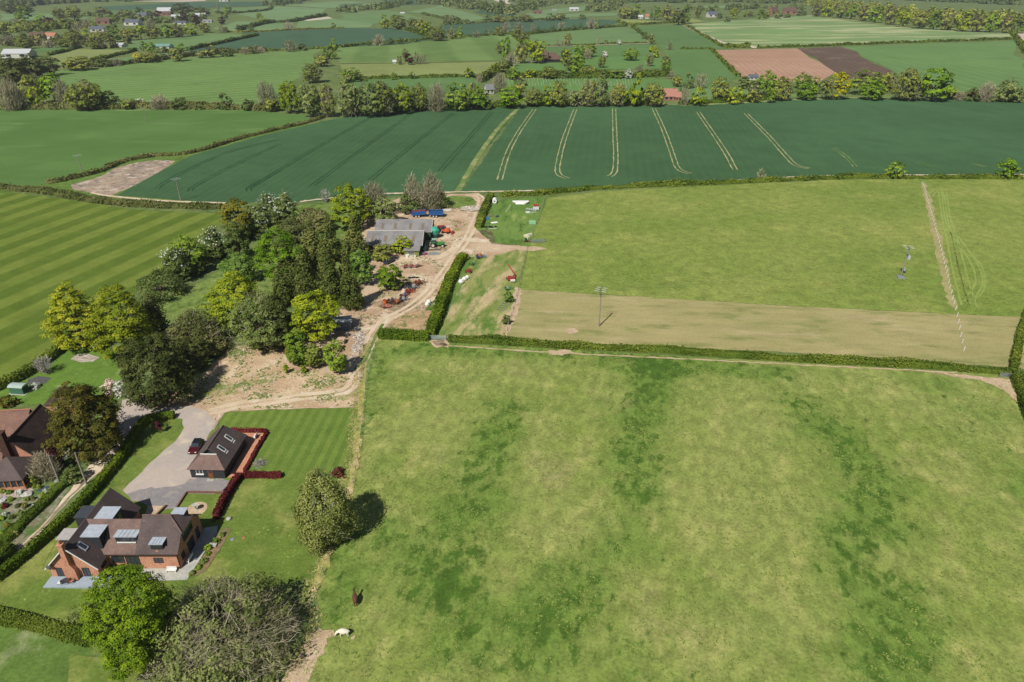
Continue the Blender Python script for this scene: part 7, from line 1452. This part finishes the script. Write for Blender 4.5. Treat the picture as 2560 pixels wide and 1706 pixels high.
tufts('rubble', 'stone', 'scattered pale stones on the cleared soil', 900, (-80, -20, 105, 160), clump(CL, .2), .2, .2, 11)
tufts('rubble', 'stone', 'strip of pale rubble beside the farm track', 1100, (-60, -20, 120, 180), clump(STN, -3, 0), .32, .5, 12)
tufts('debris', 'debris', 'small brown debris strewn over the farmyard', 700, (-60, -5, 150, 290), clump(YD, .7), .3, .3, 13)
HAZE = 0.00008
# ------------------------------------------------------------------ light, air, camera
w = bpy.data.worlds.new('World'); scn.world = w; w.use_nodes = True
nt = w.node_tree; nt.nodes.clear()
sky = nt.nodes.new('ShaderNodeTexSky'); sky.sky_type = 'NISHITA'; sky.sun_disc = False
SUN_EL = math.radians(49.4); SH_AZ = math.radians(30.3)       # shadows run towards +X of +Y
sky.sun_elevation = SUN_EL; sky.sun_rotation = math.pi+SH_AZ
bg = nt.nodes.new('ShaderNodeBackground'); bg.inputs['Strength'].default_value = 0.05
wo = nt.nodes.new('ShaderNodeOutputWorld'); nt.links.new(sky.outputs[0], bg.inputs[0]); nt.links.new(bg.outputs[0], wo.inputs[0])
sd = bpy.data.lights.new('sun', 'SUN'); sd.energy = 4.9; sd.angle = math.radians(0.53); sd.color = (1.0, 0.95, 0.87)
so = bpy.data.objects.new('sun', sd); COL.objects.link(so)
dirv = Vector((math.sin(SH_AZ)*math.cos(SUN_EL), math.cos(SH_AZ)*math.cos(SUN_EL), -math.sin(SUN_EL)))
so.rotation_euler = dirv.to_track_quat('-Z', 'Y').to_euler()
cd = bpy.data.cameras.new('camera'); cam = bpy.data.objects.new('camera', cd); COL.objects.link(cam)
cd.sensor_width = 36.0; cd.sensor_fit = 'HORIZONTAL'; cd.lens = 36.0*FPX/2560.0
cd.clip_start = 0.5; cd.clip_end = 20000
cam.location = (0, 0, H); cam.rotation_euler = (math.pi/2-TH, 0, 0)
scn.camera = cam
hz = NB('haze_air'); hz.n.clear(); ho = hz.n.new('ShaderNodeOutputMaterial'); pv = hz.n.new('ShaderNodeVolumePrincipled')
pv.inputs['Color'].default_value = (0.86, 0.92, 1.0, 1); pv.inputs['Density'].default_value = HAZE; pv.inputs['Anisotropy'].default_value = 0.2
hz.l.new(pv.outputs[0], ho.inputs['Volume'])
hb = MB().bb(-4100, 4100, -250, 6600, -1.5, 92).build('haze', hz.mat); tag(hb, kind='stuff')
vs = scn.view_settings; vs.view_transform = 'Standard'; vs.look = 'None'; vs.exposure = 0.0; vs.gamma = 1.0
scn.render.engine = 'CYCLES'
scn.cycles.max_bounces = 5; scn.cycles.diffuse_bounces = 2; scn.cycles.glossy_bounces = 2; scn.cycles.transmission_bounces = 3; scn.cycles.transparent_max_bounces = 6
scn.cycles.volume_bounces = 0; scn.cycles.caustics_reflective = False; scn.cycles.caustics_refractive = False
